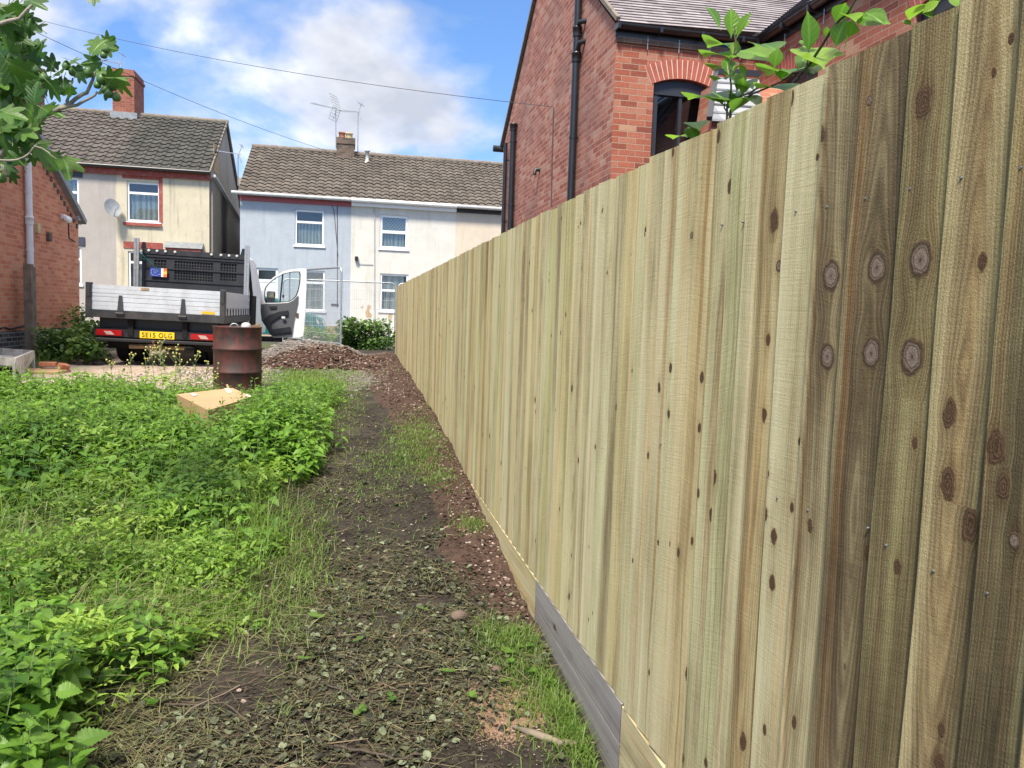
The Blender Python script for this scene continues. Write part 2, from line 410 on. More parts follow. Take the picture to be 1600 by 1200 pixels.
tiles('slate', (.19, .165, .175), (.27, .24, .255), (.38, .345, .36), (.12, .10, .10), .5, .3)
tiles('slate_old', (.22, .24, .27), (.30, .32, .35), (.40, .42, .45), (.12, .10, .10), .4, .3)
simple('ridge', (.19, .16, .13), .85, var=.3, scale=12, dirt=((.10, .09, .07), .6))
# ---- drum
mt, t = newmat('drum'); p = t.obj(); x, y, z = t.sep(p)
n = t.noise(p, 4, 7, .7); n2 = t.noise(t.xyz(t.m('MULTIPLY', x, 5), t.m('MULTIPLY', y, 5), z), 2.3, 5, .6)
c = t.ramp(n, [(.32, (.025, .018, .018)), (.48, (.055, .028, .025)), (.6, (.095, .032, .027)), (.75, (.15, .07, .05))])
c = t.mix(t.m('MULTIPLY', t.ramp(n2, [(.55, 0), (.70, 1)]), .8), c, (.17, .018, .018))
c = t.mix(t.m('MULTIPLY', t.ramp(t.noise(p, 9, 5), [(.55, 0), (.7, 1)]), .5), c, (.02, .015, .017))
t.out(t.pbsdf(c, .65, t.bump(n, .3, .01), .1)); M['drum'] = mt
# ---- leaves
def leafmat(name, dark, light, tr=.35, rough=.45, veins=False, spec=.4, warm=None):
    mt, t = newmat(name); a = t.n('Attribute', attribute_name='tint').outputs['Color']
    r, g, b = (lambda nd: (nd.outputs[0], nd.outputs[1], nd.outputs[2]))(t.n('SeparateColor', {'Color': a}))
    c = t.mix(r, dark, light)
    if warm: c = t.mix(g, c, warm)
    c = t.mix(t.m('MULTIPLY', t.noise(t.obj(), 30, 3), .35), c, tuple(q*.6 for q in dark))
    if veins:
        u, v, _ = t.sep(t.attr('uv'))
        au = t.m('ABSOLUTE', u)
        mid = t.ramp(au, [(.015, 1), (.05, 0)])
        sv = t.m('FRACT', t.m('MULTIPLY', t.m('SUBTRACT', v, t.m('MULTIPLY', au, .9)), 7))
        side = t.ramp(t.m('ABSOLUTE', t.m('SUBTRACT', sv, .5)), [(.03, .6), (.12, 0)])
        vv = t.m('MAXIMUM', mid, side)
        c = t.mix(t.m('MULTIPLY', vv, .4), c, tuple(min(1, q*1.9) for q in light))
        nr = t.bump(vv, .4, .004)
    else: nr = None
    ps = t.pbsdf(c, rough, nr, spec=spec)
    tl = t.n('BsdfTranslucent'); t.put(tl.inputs[0], t.mix(.5, c, tuple(min(1, q*1.6) for q in light)))
    mx = t.n('MixShader'); mx.inputs[0].default_value = tr; t.put(mx.inputs[1], ps); t.put(mx.inputs[2], tl.outputs[0]); t.out(mx.outputs[0]); M[name] = mt
leafmat('leaf_nettle', (.024, .095, .014), (.21, .40, .045), warm=(.30, .36, .08))
leafmat('leaf_weed', (.035, .12, .014), (.31, .49, .065), warm=(.34, .36, .10))
leafmat('grass', (.05, .14, .02), (.22, .37, .05), warm=(.36, .34, .13))
leafmat('leaf_cut', (.014, .013, .007), (.13, .135, .062), .1, .55, warm=(.30, .36, .22))
leafmat('leaf_bramble', (.035, .095, .018), (.17, .30, .06), .2)
leafmat('leaf_fig', (.015, .055, .012), (.060, .155, .020), .35, .4, veins=True, warm=(.22, .40, .05))
leafmat('leaf_magnolia', (.02, .085, .015), (.13, .30, .03), .5, .3, veins=True, spec=.5, warm=(.36, .58, .04))
leafmat('straw', (.05, .04, .022), (.26, .23, .11), .1, .7, warm=(.20, .24, .09))
leafmat('stem_green', (.10, .16, .05), (.22, .30, .10), .1, .6)
leafmat('pebble', (.09, .055, .045), (.30, .22, .18), 0., .9, warm=(.50, .42, .34))
leafmat('crumb', (.028, .018, .013), (.105, .060, .043), 0., .95, warm=(.22, .13, .09))
leafmat('gravel_stone', (.09, .078, .07), (.26, .235, .215), 0., .9, warm=(.46, .43, .40))
leafmat('clod', (.010, .008, .006), (.055, .043, .032), 0., .95, warm=(.14, .11, .08))
leafmat('twig', (.05, .035, .022), (.17, .12, .07), 0., .8, warm=(.28, .24, .13))
simple('fig_fruit', (.07, .15, .035), .45, var=.2)
# ---- ground
mt, t = newmat('ground'); p = t.obj()
ca = t.n('SeparateColor', {'Color': t.attr('zone', 'Color')}); red, conc, grav = ca.outputs
cb = t.n('SeparateColor', {'Color': t.attr('zone2', 'Color')}); saw, grs, road = cb.outputs
n1 = t.noise(p, 3, 6, .65); n2 = t.noise(p, 22, 6, .7); n3 = t.noise(p, 110, 4, .7)
soil = t.ramp(n1, [(.3, (.012, .009, .007)), (.5, (.028, .022, .017)), (.7, (.066, .052, .040))])
soil = t.mix(t.ramp(n2, [(.45, .0), (.75, .6)]), soil, (.085, .068, .05))
redc = t.ramp(t.m('ADD', t.m('MULTIPLY', n2, .6), t.m('MULTIPLY', n3, .4)), [(.3, (.020, .012, .009)), (.5, (.066, .037, .027)), (.68, (.135, .080, .060))])
concc = t.ramp(n1, [(.3, (.27, .20, .15)), (.45, (.44, .35, .28)), (.7, (.56, .48, .41))])
concc = t.mix(t.m('MULTIPLY', t.ramp(n2, [(.5, 0), (.65, 1)]), .4), concc, (.22, .15, .11))
gv = t.n('TexVoronoi', {'Vector': p, 'Scale': 38}); gravc = t.mix(t.m('MULTIPLY', n3, .6), t.mix(gv.outputs['Color'], (.12, .10, .09), (.27, .24, .22)), (.09, .07, .06))
sawc = t.mix(n3, (.17, .095, .06), (.42, .27, .18))
grsc = t.mix(n2, (.030, .034, .014), (.10, .12, .04))
def edge(a, wd=.9): return t.ramp(t.m('ADD', a, t.m('MULTIPLY', t.m('SUBTRACT', n2, .5), wd)), [(.38, 0), (.62, 1)])
c = t.mix(edge(grs, .7), soil, grsc)
c = t.mix(edge(red), c, redc); c = t.mix(edge(grav), c, gravc); c = t.mix(edge(conc, .5), c, concc)
c = t.mix(t.m('MULTIPLY', t.ramp(t.m('ADD', saw, t.m('MULTIPLY', t.m('SUBTRACT', n3, .5), 2.0)), [(.55, 0), (.7, 1)]), t.m('GREATER_THAN', saw, .05)), c, sawc)
c = t.mix(road, c, t.mix(n3, (.05, .05, .052), (.09, .09, .09)))
h = t.m('ADD', t.m('MULTIPLY', n2, .6), t.m('MULTIPLY', n3, .35))
wet = t.ramp(t.noise(p, 1.1, 3), [(.4, .62), (.6, .95)])
t.out(t.pbsdf(c, wet, t.bump(h, .9, .03), spec=.35)); M['ground'] = mt
def heapmat(name, cc, base=.5):
    mt, t = newmat(name); p = t.obj(); a = t.noise(p, 28, 6, .75); b = t.n('TexVoronoi', {'Vector': p, 'Scale': 34})
    k = t.m('ADD', t.m('MULTIPLY', a, .6), t.m('MULTIPLY', t.n('SeparateColor', {'Color': b.outputs['Color']}).outputs[0], .4))
    t.out(t.pbsdf(t.ramp(k, cc), .92, t.bump(t.m('SUBTRACT', a, b.outputs[0]), .9, .03), spec=.2)); M[name] = mt
heapmat('soil_red', [(.25, (.020, .011, .008)), (.5, (.068, .035, .025)), (.68, (.14, .075, .055)), (.85, (.30, .20, .15))])
heapmat('gravel', [(.2, (.06, .048, .042)), (.5, (.16, .138, .125)), (.8, (.31, .28, .26))])
# ---- fence timber
def timber(name, ramp, grey=0.):
    mt, t = newmat(name)
    u, v, _ = t.sep(t.attr('uv')); pu, pv, _ = t.sep(t.attr('kn')); ks, kt, _ = t.sep(t.attr('ks')); r1, r2, _ = t.sep(t.attr('rn')); tone, fl, _ = t.sep(t.attr('tn'))
    du = t.m('SUBTRACT', u, pu); dv = t.m('SUBTRACT', v, pv); s2 = t.m('MULTIPLY', ks, ks)
    D2 = t.m('ADD', t.m('MULTIPLY', du, du), t.m('POWER', t.m('MULTIPLY', dv, .6), 2.0))
    flow = t.m('SUBTRACT', 1.0, t.m('EXPONENT', t.m('DIVIDE', D2, t.m('MULTIPLY', s2, -1.5))))
    psi = t.m('ADD', pu, t.m('MULTIPLY', du, flow))
    R = t.m('MULTIPLY', r1, 61.0)
    wob = t.noise(t.xyz(t.m('MULTIPLY', u, 3.0), t.m('MULTIPLY', v, 1.6), R), 1.0, 3)
    psi = t.m('ADD', psi, t.m('MULTIPLY', t.m('SUBTRACT', wob, .5), .035))
    a = t.m('SUBTRACT', psi, t.m('MULTIPLY', r2, .11))
    bb = t.m('ADD', t.m('MULTIPLY', fl, t.m('ADD', t.m('ABSOLUTE', t.m('SUBTRACT', v, t.m('MULTIPLY', r1, 2.0))), t.m('MULTIPLY', wob, .5))), .004)
    rr = t.m('SQRT', t.m('ADD', t.m('MULTIPLY', a, a), t.m('MULTIPLY', bb, bb)))
    rings = t.noise(t.xyz(t.m('MULTIPLY', rr, 150.0), t.m('MULTIPLY', v, .35), R), 1.0, 2, .6)
    rings2 = t.m('SINE', t.m('ADD', t.m('MULTIPLY', rr, 1150.0), t.m('MULTIPLY', rings, 9.0)))
    fib = t.noise(t.xyz(t.m('MULTIPLY', psi, 700.0), t.m('MULTIPLY', v, 14.0), R), 1.0, 3, .6)
    blot = t.noise(t.xyz(t.m('MULTIPLY', psi, 17.0), t.m('MULTIPLY', v, .8), R), 1.0, 4, .55)
    stain = t.noise(t.xyz(t.m('MULTIPLY', u, 9.0), t.m('MULTIPLY', v, 2.2), R), 1.0, 5, .65)
    saw = t.noise(t.xyz(t.m('MULTIPLY', u, 12.0), t.m('ADD', t.m('MULTIPLY', v, 190.0), t.m('MULTIPLY', u, t.m('SUBTRACT', 60, t.m('MULTIPLY', r2, 110.0)))), R), 1.0, 2)
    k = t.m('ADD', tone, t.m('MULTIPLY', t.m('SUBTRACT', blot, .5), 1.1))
    k = t.m('ADD', k, t.m('MULTIPLY', t.m('SUBTRACT', stain, .5), .55))
    k = t.m('ADD', k, t.m('MULTIPLY', t.m('SUBTRACT', rings, .5), .42))
    k = t.m('ADD', k, t.m('MULTIPLY', rings2, .07))
    k = t.m('ADD', k, t.m('MULTIPLY', t.m('SUBTRACT', fib, .5), .26))
    k = t.m('ADD', k, t.m('MULTIPLY', t.m('SUBTRACT', saw, .5), .11))
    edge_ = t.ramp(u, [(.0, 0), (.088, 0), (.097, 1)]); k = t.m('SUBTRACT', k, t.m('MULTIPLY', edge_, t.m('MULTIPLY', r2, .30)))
    lo_ = t.ramp(u, [(.002, 1), (.012, 0)]); k = t.m('ADD', k, t.m('MULTIPLY', lo_, t.m('MULTIPLY', r1, .22)))
    c = t.ramp(k, ramp)
    hue = t.noise(t.xyz(t.m('MULTIPLY', psi, 26.0), t.m('MULTIPLY', v, .6), t.m('ADD', R, 7.0)), 1.0, 3)
    if not grey:
        c = t.mix(t.m('MULTIPLY', t.ramp(hue, [(.54, 0), (.70, 1)]), .30), c, t.mix(1, c, (1.28, .86, .55), 'MULTIPLY'))
        c = t.mix(t.m('MULTIPLY', t.ramp(t.m('ADD', hue, t.m('MULTIPLY', t.m('SUBTRACT', r2, .5), .3)), [(.30, 1), (.46, 0)]), .45), c, t.mix(1, c, (.88, 1.0, .90), 'MULTIPLY'))
    band = t.noise(t.xyz(t.m('MULTIPLY', psi, 34.0), t.m('MULTIPLY', v, .22), t.m('ADD', R, 3.3)), 1.0, 2)
    c = t.mix(t.m('MULTIPLY', t.ramp(band, [(.62, 0), (.70, 1)]), .8), c, t.mix(1, c, (.72, .52, .37), 'MULTIPLY'))
    c = t.mix(t.m('MULTIPLY', t.ramp(r1, [(.55, 0), (.8, .8)]), .8), c, t.mix(1, c, (1.0, .90, .76), 'MULTIPLY'))
    c = t.mix(t.m('MULTIPLY', t.ramp(r2, [(.0, .9), (.35, 0)]), .8), c, t.mix(1, c, (.93, 1.0, .93), 'MULTIPLY'))
    # knot
    K2 = t.m('ADD', t.m('MULTIPLY', du, du), t.m('POWER', t.m('MULTIPLY', dv, t.m('ADD', .52, t.m('MULTIPLY', kt, .22))), 2.0))
    kn = t.m('ADD', t.m('DIVIDE', t.m('SQRT', K2), ks), t.m('MULTIPLY', t.m('SUBTRACT', t.noise(t.xyz(t.m('MULTIPLY', u, 70.0), t.m('MULTIPLY', v, 50.0), R), 1.0, 3), .5), t.m('SUBTRACT', .95, t.m('MULTIPLY', kt, .55))))
    kring = t.m('SINE', t.m('MULTIPLY', kn, 22.0))
    kc0 = t.mix(t.maprange(kring, -1, 1, 0, 1), (.050, .028, .014), (.115, .066, .036))
    kc1 = t.ramp(kn, [(.04, (.06, .04, .035)), (.12, (.15, .11, .085)), (.42, (.22, .165, .13)), (.50, (.07, .047, .033)), (.56, (.19, .145, .10)), (.66, (.055, .036, .024)), (.84, (.075, .050, .030)), (1.0, (.15, .11, .065))])
    kc = t.mix(t.m('GREATER_THAN', kt, .5), kc0, kc1)
    c = t.mix(t.ramp(kn, [(.8, .75), (2.2, 0)]), c, t.mix(1, c, (.62, .46, .34), 'MULTIPLY'))
    c = t.mix(t.ramp(kn, [(.70, 1), (1.12, 0)]), c, kc)
    tail = t.m('MULTIPLY', t.m('EXPONENT', t.m('DIVIDE', t.m('MULTIPLY', du, du), t.m('MULTIPLY', s2, -1.1))), t.m('EXPONENT', t.m('DIVIDE', t.m('ABSOLUTE', dv), t.m('MULTIPLY', ks, -3.2))))
    c = t.mix(t.m('MULTIPLY', t.m('MULTIPLY', tail, t.ramp(kn, [(.9, 0), (1.3, 1)])), .75), c, t.mix(1, c, (.50, .36, .26), 'MULTIPLY'))
    # pin knots
    vo = t.n('TexVoronoi', {'Vector': t.xyz(t.m('MULTIPLY', u, 13.0), t.m('MULTIPLY', v, 5.0), R), 'Scale': 1.0, 'Randomness': 1.0})
    vr = t.n('SeparateColor', {'Color': vo.outputs['Color']}).outputs[0]
    pin = t.m('MULTIPLY', t.m('GREATER_THAN', vr, .55), t.ramp(t.m('DIVIDE', vo.outputs[0], t.m('ADD', .25, t.m('MULTIPLY', vr, 1.1))), [(.026, 1), (.055, 0)]))
    c = t.mix(t.m('MULTIPLY', pin, .85), c, (.07, .045, .03))
    h = t.m('ADD', t.m('MULTIPLY', rings2, .10), t.m('ADD', t.m('MULTIPLY', fib, .9), t.m('MULTIPLY', saw, .55)))
    fuzz = t.noise(t.xyz(t.m('MULTIPLY', u, 420.0), t.m('MULTIPLY', v, 260.0), R), 1.0, 3, .7)
    h = t.m('ADD', h, t.m('MULTIPLY', fuzz, t.m('MULTIPLY', tone, 2.6)))
    h = t.m('SUBTRACT', h, t.m('MULTIPLY', t.ramp(kn, [(.7, 0), (1.0, 1), (1.2, 0)]), .8))
    t.out(t.pbsdf(c, .78, t.bump(h, .55, .0035), spec=.25)); M[name] = mt
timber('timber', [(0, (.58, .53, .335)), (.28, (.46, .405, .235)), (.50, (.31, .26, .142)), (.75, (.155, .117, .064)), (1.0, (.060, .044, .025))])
timber('timber_grey', [(0, (.34, .32, .30)), (.35, (.25, .23, .22)), (.6, (.16, .145, .135)), (1.0, (.07, .06, .055))], 1.)
# ------------------------------------------------------------------ ground
FX = 0.927
_gy = np.array([-60, 0, 2.5, 3.6, 4.3, 7.3, 10, 12, 16, 19, 22, 25.5, 27, 60, 400.])
_gz = np.array([-.1, -.08, -.04, .05, .09, .32, .43, .50, .60, .56, .46, .42, .40, .40, .40])
def zbase(x, y): return np.interp(y, _gy, _gz)
MX, MY = onZ(485, 565, .62)[:2]
def zg(x, y):
    x = np.asarray(x, float); y = np.asarray(y, float)
    z = zbase(x, y)
    near = 1-sstep(16, 22, y)
    z = z+(fbm(x*1.3, y*1.3, 3, 4)-.5)*.10*near+(fbm(x*9, y*9, 8, 3)-.5)*.035*(1-sstep(9, 14, y))
    z = z+.07*np.exp(-((x-.75)/.22)**2)*sstep(4., 5.5, y)*(1-sstep(17, 18.5, y))*(x < 1.0)
    z = z+.10*sstep(-1.5, -4, x)*(1-sstep(8, 10, y))           # weedy bank on the left
    sl = sstep(9.3, 9.9, y)*(1-sstep(17.5, 18.5, y))*sstep(-4.6, -4.2, x)*(1-sstep(-1.7, -1.2, x))
    return z*(1-sl)+.515*sl
def z1(x, y): return float(zg(np.array([x]), np.array([y]))[0])
def onG(px, py):
    z = .2
    for _ in range(12):
        p = onZ(px, py, z); z = .5*z+.5*z1(p[0], p[1])
    return onZ(px, py, z)
def pl(pts): # image outline on the ground -> world (x,y), ordered by y
    w = np.array([onZ(a, b, zc) for a, b, zc in pts]); o = np.argsort(w[:, 1]); return w[o, 1], w[o, 0]
ry, rx = pl([(845, 985, .03), (770, 930, .06), (712, 860, .09), (700, 800, .13), (672, 740, .2), (650, 700, .27), (610, 640, .35), (575, 600, .43), (560, 575, .5)])
py_, px_ = pl([(150, 1200, 0), (200, 1090, 0), (330, 1035, 0), (440, 960, .03), (450, 900, .05), (440, 820, .1), (470, 760, .15), (525, 690, .24), (535, 640, .34), (540, 605, .42), (430, 585, .5)])
ys = np.concatenate([np.arange(-6, .8, .6), np.arange(.8, 9, .03), np.arange(9, 20, .08), np.arange(20, 32, .5), np.array([34, 40, 50, 70, 100, 160, 260, 400.])])
xs = np.concatenate([np.array([-300, -150, -80, -40, -25, -16, -12, -9.5, -8]), np.arange(-7, -2.4, .12), np.arange(-2.4, 1.3, .03), np.arange(1.3, 6, .4), np.array([7, 10, 16, 25, 40, 80, 150, 300.])])
GX, GY = np.meshgrid(xs, ys)
GZ = zg(GX, GY)
rl = np.interp(GY, ry, rx)+(fbm(GX*4, GY*2.5, 21, 3)-.5)*.22-.09
red = sstep(-.12, .10, GX-rl)*sstep(3.15, 3.7, GY)*(1-sstep(17, 18, GY))
red = np.maximum(red, np.exp(-(((GX-MX-.5)/1.1)**2+((GY-12.6)/1.6)**2))*.95)
GZ = GZ+red*(GY < 18)*(fbm(GX*22, GY*22, 31, 3)-.45)*.06*(GX < 1)
conc = sstep(9.6, 10.2, GY+(fbm(GX*2, GY*2, 5, 3)-.5)*.9)*(1-sstep(17.5, 18.5, GY))*sstep(-4.7, -4.3, GX)*(1-sstep(-1.5, -1.0, GX))
grav = np.exp(-(((GX-MX+.1)/1.3)**2+((GY-12.3)/2.2)**2)**2)*1.1
pp = np.interp(GY, py_, px_)+(fbm(GX*3, GY*3, 41, 3)-.5)*.3
grs = np.clip(1-sstep(-.35, .15, GX-pp), 0, 1)*(1-sstep(18, 20, GY)*0)*(1-conc)
sw = onZ(790, 1120, -.04)
saw = np.exp(-(((GX-sw[0])/.28)**2+((GY-sw[1])/.24)**2))
road = sstep(24.6, 24.7, GY)
V = np.stack([GX, GY, GZ], -1).reshape(-1, 3)
ny, nx = GX.shape; I = np.arange(ny*nx).reshape(ny, nx)
Fq = np.stack([I[:-1, :-1], I[:-1, 1:], I[1:, 1:], I[1:, :-1]], -1).reshape(-1, 4)
z_a = np.stack([red, conc, np.clip(grav, 0, 1)], -1).reshape(-1, 3); z_b = np.stack([saw, grs, road], -1).reshape(-1, 3)
o = npmesh('ground', V, Fq, M['ground'], col={'zone': z_a, 'zone2': z_b}, smooth=True); tag(o, kind='structure')
mb = MB(); mb.box(-40, 30, 27.6, 29.0, .3, .52); tag(mb.build('pavement', M['wall_grey']), kind='structure')

# ------------------------------------------------------------------ timber fence
FE = [0.10, .21, .32, .42, .53, .64, .74, .845, .956, 1.075, 1.184, 1.315, 1.422, 1.539, 1.643, 1.715, 1.793, 1.888, 1.985, 2.114, 2.224, 2.34]
while FE[-1] < 16.45: FE.append(FE[-1]+random.uniform(.095, .118))
FE[-1] = 16.5
KN = [(1313, 430, .030, 1), (1371, 418, .029, 1), (1453, 405, .030, 1), (1293, 557, .026, 1), (1373, 553, .028, 1), (1426, 557, .031, 1),
      (1533, 409, .011, 0), (1445, 160, .022, 0), (1362, 157, .009, 1), (1577, 60, .007, 0), (1552, 113, .006, 0), (1485, 645, .017, 0), (1482, 757, .019, 0), (1428, 693, .008, 0),
      (1353, 862, .009, 0), (1402, 885, .011, 0), (1210, 345, .020, 0), (1217, 415, .013, 1), (1241, 153, .013, 0), (1139, 290, .014, 0), (1052, 238, .010, 0), (1125, 213, .011, 0),
      (1080, 367, .010, 1), (1008, 360, .009, 0), (1096, 590, .013, 0), (1092, 668, .011, 0), (1093, 770, .010, 0), (1081, 845, .009, 0), (1051, 575, .012, 0), (1031, 605, .012, 0),
      (1048, 647, .011, 0), (1064, 862, .011, 0), (1119, 745, .017, 0), (1110, 805, .014, 0), (1012, 712, .008, 0), (1038, 735, .009, 0), (1194, 648, .012, 0), (1203, 740, .009, 0),
      (1199, 803, .013, 0), (1211, 840, .014, 0), (1236, 792, .009, 0), (1268, 822, .010, 0), (1200, 530, .011, 0), (1247, 690, .006, 0), (1072, 1053, .013, 0), (1105, 920, .008, 0),
      (1208, 910, .014, 0), (1069, 1184, .010, 0), (1104, 1192, .011, 0), (1161, 1159, .017, 0), (1243, 1127, .010, 0), (909, 947, .006, 0), (1196, 1140, .009, 0),
      (1513, 822, .020, 0), (1560, 698, .020, 0), (1570, 760, .014, 0), (1585, 845, .012, 1), (1470, 1140, .009, 0), (1466, 1192, .012, 0), (1265, 510, .009, 0), (1267, 820, .01, 0), (1275, 245, .006, 0), (1290, 210, .012, 0)]
KW = {}
for a, b, s_, ty in KN:
    p = onX(a, b, FX-.008)
    if ty: k_ = int(np.searchsorted(FE, p[1])); p[1] = min(max(p[1], FE[k_-1]+.046*s_/.03), FE[k_]-.036*s_/.03)
    KW.setdefault(int(np.searchsorted(FE, p[1])), []).append((p[1], p[2], s_*(.92 if ty else .82), ty))
V = []; Fc = []; UV = {k: [] for k in ('uv', 'kn', 'ks', 'rn', 'tn')}
TONES = {}
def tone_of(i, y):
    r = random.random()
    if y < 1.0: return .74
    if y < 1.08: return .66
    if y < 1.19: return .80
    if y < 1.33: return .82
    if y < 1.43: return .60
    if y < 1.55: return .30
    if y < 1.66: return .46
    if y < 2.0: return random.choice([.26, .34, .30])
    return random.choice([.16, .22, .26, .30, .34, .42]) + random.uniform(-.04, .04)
for i in range(1, len(FE)):
    y0, y1 = FE[i-1], FE[i]; yb = y1; ya = y0-.022       # ya thin edge tucked behind the nearer neighbour
    ztop = 2.052+random.uniform(-.007, .006); zbot = .25+random.uniform(-.004, .004)
    if y1 > 2.4 and y1 < 3.7: zbot = .25
    kk = list(KW.get(i, []))
    if y1 > 2.0:
        for _ in range(random.choice([0, 1, 2, 2, 3, 4])):
            kz = random.uniform(.3, 2.0)
            if y1 > 2.35 or all(abs(kz-q[1]) > .12 for q in kk): kk.append((random.uniform(y0+.01, y1-.01), kz, random.choice([.004, .005, .006, .007, .010]), 0))
    if not kk: kk = [((y0+y1)/2, -3., .004, 0)]
    kk.sort(key=lambda q: q[1])
    zs = sorted(set([round(z, 4) for z in np.linspace(zbot, ztop, 19)]+[round((kk[j][1]+kk[j+1][1])/2, 4) for j in range(len(kk)-1) if zbot < (kk[j][1]+kk[j+1][1])/2 < ztop]))
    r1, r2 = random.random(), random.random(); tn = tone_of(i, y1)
    fl = random.choice([0., 0., .004, .010, .016, .03, .05])
    if 1.2 < y1 < 1.33: fl = .045
    lean = random.uniform(-.003, .003); ph = random.uniform(0, 9); am = random.uniform(.0005, .0022) if y1 > 1.33 else .004
    xt = FX-.016+random.uniform(-.002, .002); xn = FX-.001
    def ed(z): return am*(math.sin(z*3.1+ph)+.5*math.sin(z*8.3+ph*2))
    b0 = len(V)
    for z in zs:
        w = ed(z)+lean*(z-1.1)
        V += [(xn, ya, z), (xt+.0015, yb+w-.004, z), (xt+.004, yb+w, z), (FX+.004, yb+w, z)]
    for j in range(len(zs)-1):
        zm = (zs[j]+zs[j+1])/2; q = min(kk, key=lambda e: abs(e[1]-zm))
        for c in range(3):
            Fc.append([b0+j*4+c, b0+(j+1)*4+c, b0+(j+1)*4+c+1, b0+j*4+c+1])
            for vi in Fc[-1]:
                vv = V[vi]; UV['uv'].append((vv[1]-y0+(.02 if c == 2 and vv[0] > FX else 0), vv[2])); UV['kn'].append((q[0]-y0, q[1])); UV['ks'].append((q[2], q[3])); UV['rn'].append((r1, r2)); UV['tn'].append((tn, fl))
    for (aa, flip) in ((0, 1), (len(zs)-1, 0)):
        Fc.append([b0+aa*4+c for c in ((0, 1, 2, 3) if flip else (3, 2, 1, 0))])
        for vi in Fc[-1]:
            vv = V[vi]; UV['uv'].append((vv[1]-y0, vv[2])); UV['kn'].append((0, -9)); UV['ks'].append((.004, 0)); UV['rn'].append((r1, r2)); UV['tn'].append((tn+.15, 0))
fence = empty('timber_fence', (FX, 8, 0), 'long tall fence of overlapping vertical timber boards running down the right side of the path', 'fence')
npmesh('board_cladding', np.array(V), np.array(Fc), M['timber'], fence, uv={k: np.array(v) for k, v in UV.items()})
for zr in (.5, 1.15, 1.8):
    mb = MB(); mb.box(FX+.006, FX+.045, -.5, 16.5, zr-.045, zr+.045); mb.build('rail', M['weathered_post'], fence)
for k in range(6):
    mb = MB(); mb.box(FX+.046, FX+.146, .4+k*3.15, .5+k*3.15, -.2, 2.0); mb.build('post', M['weathered_post'], fence)
def gravel(y0, y1, z0, z1, mat, tn, xo=0., wavy=0):
    n = 14; V = []; Fc = []; UV = {k: [] for k in ('uv', 'kn', 'ks', 'rn', 'tn')}; r1, r2 = random.random(), random.random()
    for i in range(n+1):
        y = y0+(y1-y0)*i/n; w = wavy*math.sin(i*.9)
        V += [(FX-.013+xo, y, z0), (FX-.013+xo, y, z1+w-.001), (FX-.012+xo, y, z1+w), (FX+.018+xo, y, z1+w)]
    for i in range(n):
        for c in range(3):
            Fc.append([i*4+c, (i+1)*4+c, (i+1)*4+c+1, i*4+c+1][::-1])
            for vi in Fc[-1]:
                vv = V[vi]; UV['uv'].append((vv[2]-z0, vv[1])); UV['kn'].append((.05, y0+.7*(y1-y0))); UV['ks'].append((.014, 0)); UV['rn'].append((r1, r2)); UV['tn'].append((tn, .02))
    Fc += [[0, 1, 2, 3], [n*4+3, n*4+2, n*4+1, n*4]]
    for _ in range(8): UV['uv'].append((0, 0)); UV['kn'].append((0, 9)); UV['ks'].append((.01, 0)); UV['rn'].append((r1, r2)); UV['tn'].append((.8, 0))
    o = npmesh('gravel_board', np.array(V), np.array(Fc), mat, fence, uv={k: np.array(v) for k, v in UV.items()}); return o
ga = gravel(2.365, 3.60, .105, .246, M['timber_grey'], .30); ga['label'] = 'upper weathered grey gravel board'
gb = gravel(2.365, 3.60, -.12, .103, M['timber_grey'], .40, .0); gb['label'] = 'lower weathered grey gravel board'
gravel(-.5, 2.36, .10, .243, M['timber'], .34, .0, .003); gravel(-.5, 2.36, -.15, .098, M['timber'], .5, .0)
gravel(3.604, 6.6, .03, .246, M['timber'], .22); gravel(6.604, 9.6, .1, .246, M['timber'], .2); gravel(9.604, 12.6, .15, .246, M['timber'], .2)
for (a, b) in [(1355, 825), (1384, 852), (1457, 892), (1542, 927), (1352, 310), (1422, 295), (1501, 278), (1595, 262), (1243, 330), (1292, 323), (1160, 347), (1127, 351), (1139, 743), (1214, 778), (1262, 797), (1031, 693)]:
    p = onX(a, b, FX-.012); mb = MB(); mb.lathe((p[0]-.0015, p[1], p[2]), [(.0022, 0), (.0026, .0015), (.0026, .006)], 8, 'x'); mb.build('nail', M['nail'], fence)

# ------------------------------------------------------------------ walls with openings
def wallY(mb, y, x0, x1, z0, z1, holes, depth=.12, sgn=1):
    """wall facing -Y (sgn 1) with rectangular openings (x0,x1,z0,z1) and reveals"""
    X = sorted({x0, x1}|{h[0] for h in holes}|{h[1] for h in holes}); Z = sorted({z0, z1}|{h[2] for h in holes}|{h[3] for h in holes})
    for i in range(len(X)-1):
        for j in range(len(Z)-1):
            cx, cz = (X[i]+X[i+1])/2, (Z[j]+Z[j+1])/2
            if any(h[0] < cx < h[1] and h[2] < cz < h[3] for h in holes): continue
            mb.add([(X[i], y, Z[j]), (X[i+1], y, Z[j]), (X[i+1], y, Z[j+1]), (X[i], y, Z[j+1])], [(0, 1, 2, 3)])
    for (a, b, c, d) in holes:
        y2 = y+depth*sgn
        mb.add([(a, y, c), (a, y2, c), (a, y2, d), (a, y, d)], [(0, 1, 2, 3)]); mb.add([(b, y, c), (b, y2, c), (b, y2, d), (b, y, d)], [(3, 2, 1, 0)])
        mb.add([(a, y, d), (a, y2, d), (b, y2, d), (b, y, d)], [(0, 1, 2, 3)]); mb.add([(a, y, c), (a, y2, c), (b, y2, c), (b, y, c)], [(3, 2, 1, 0)])
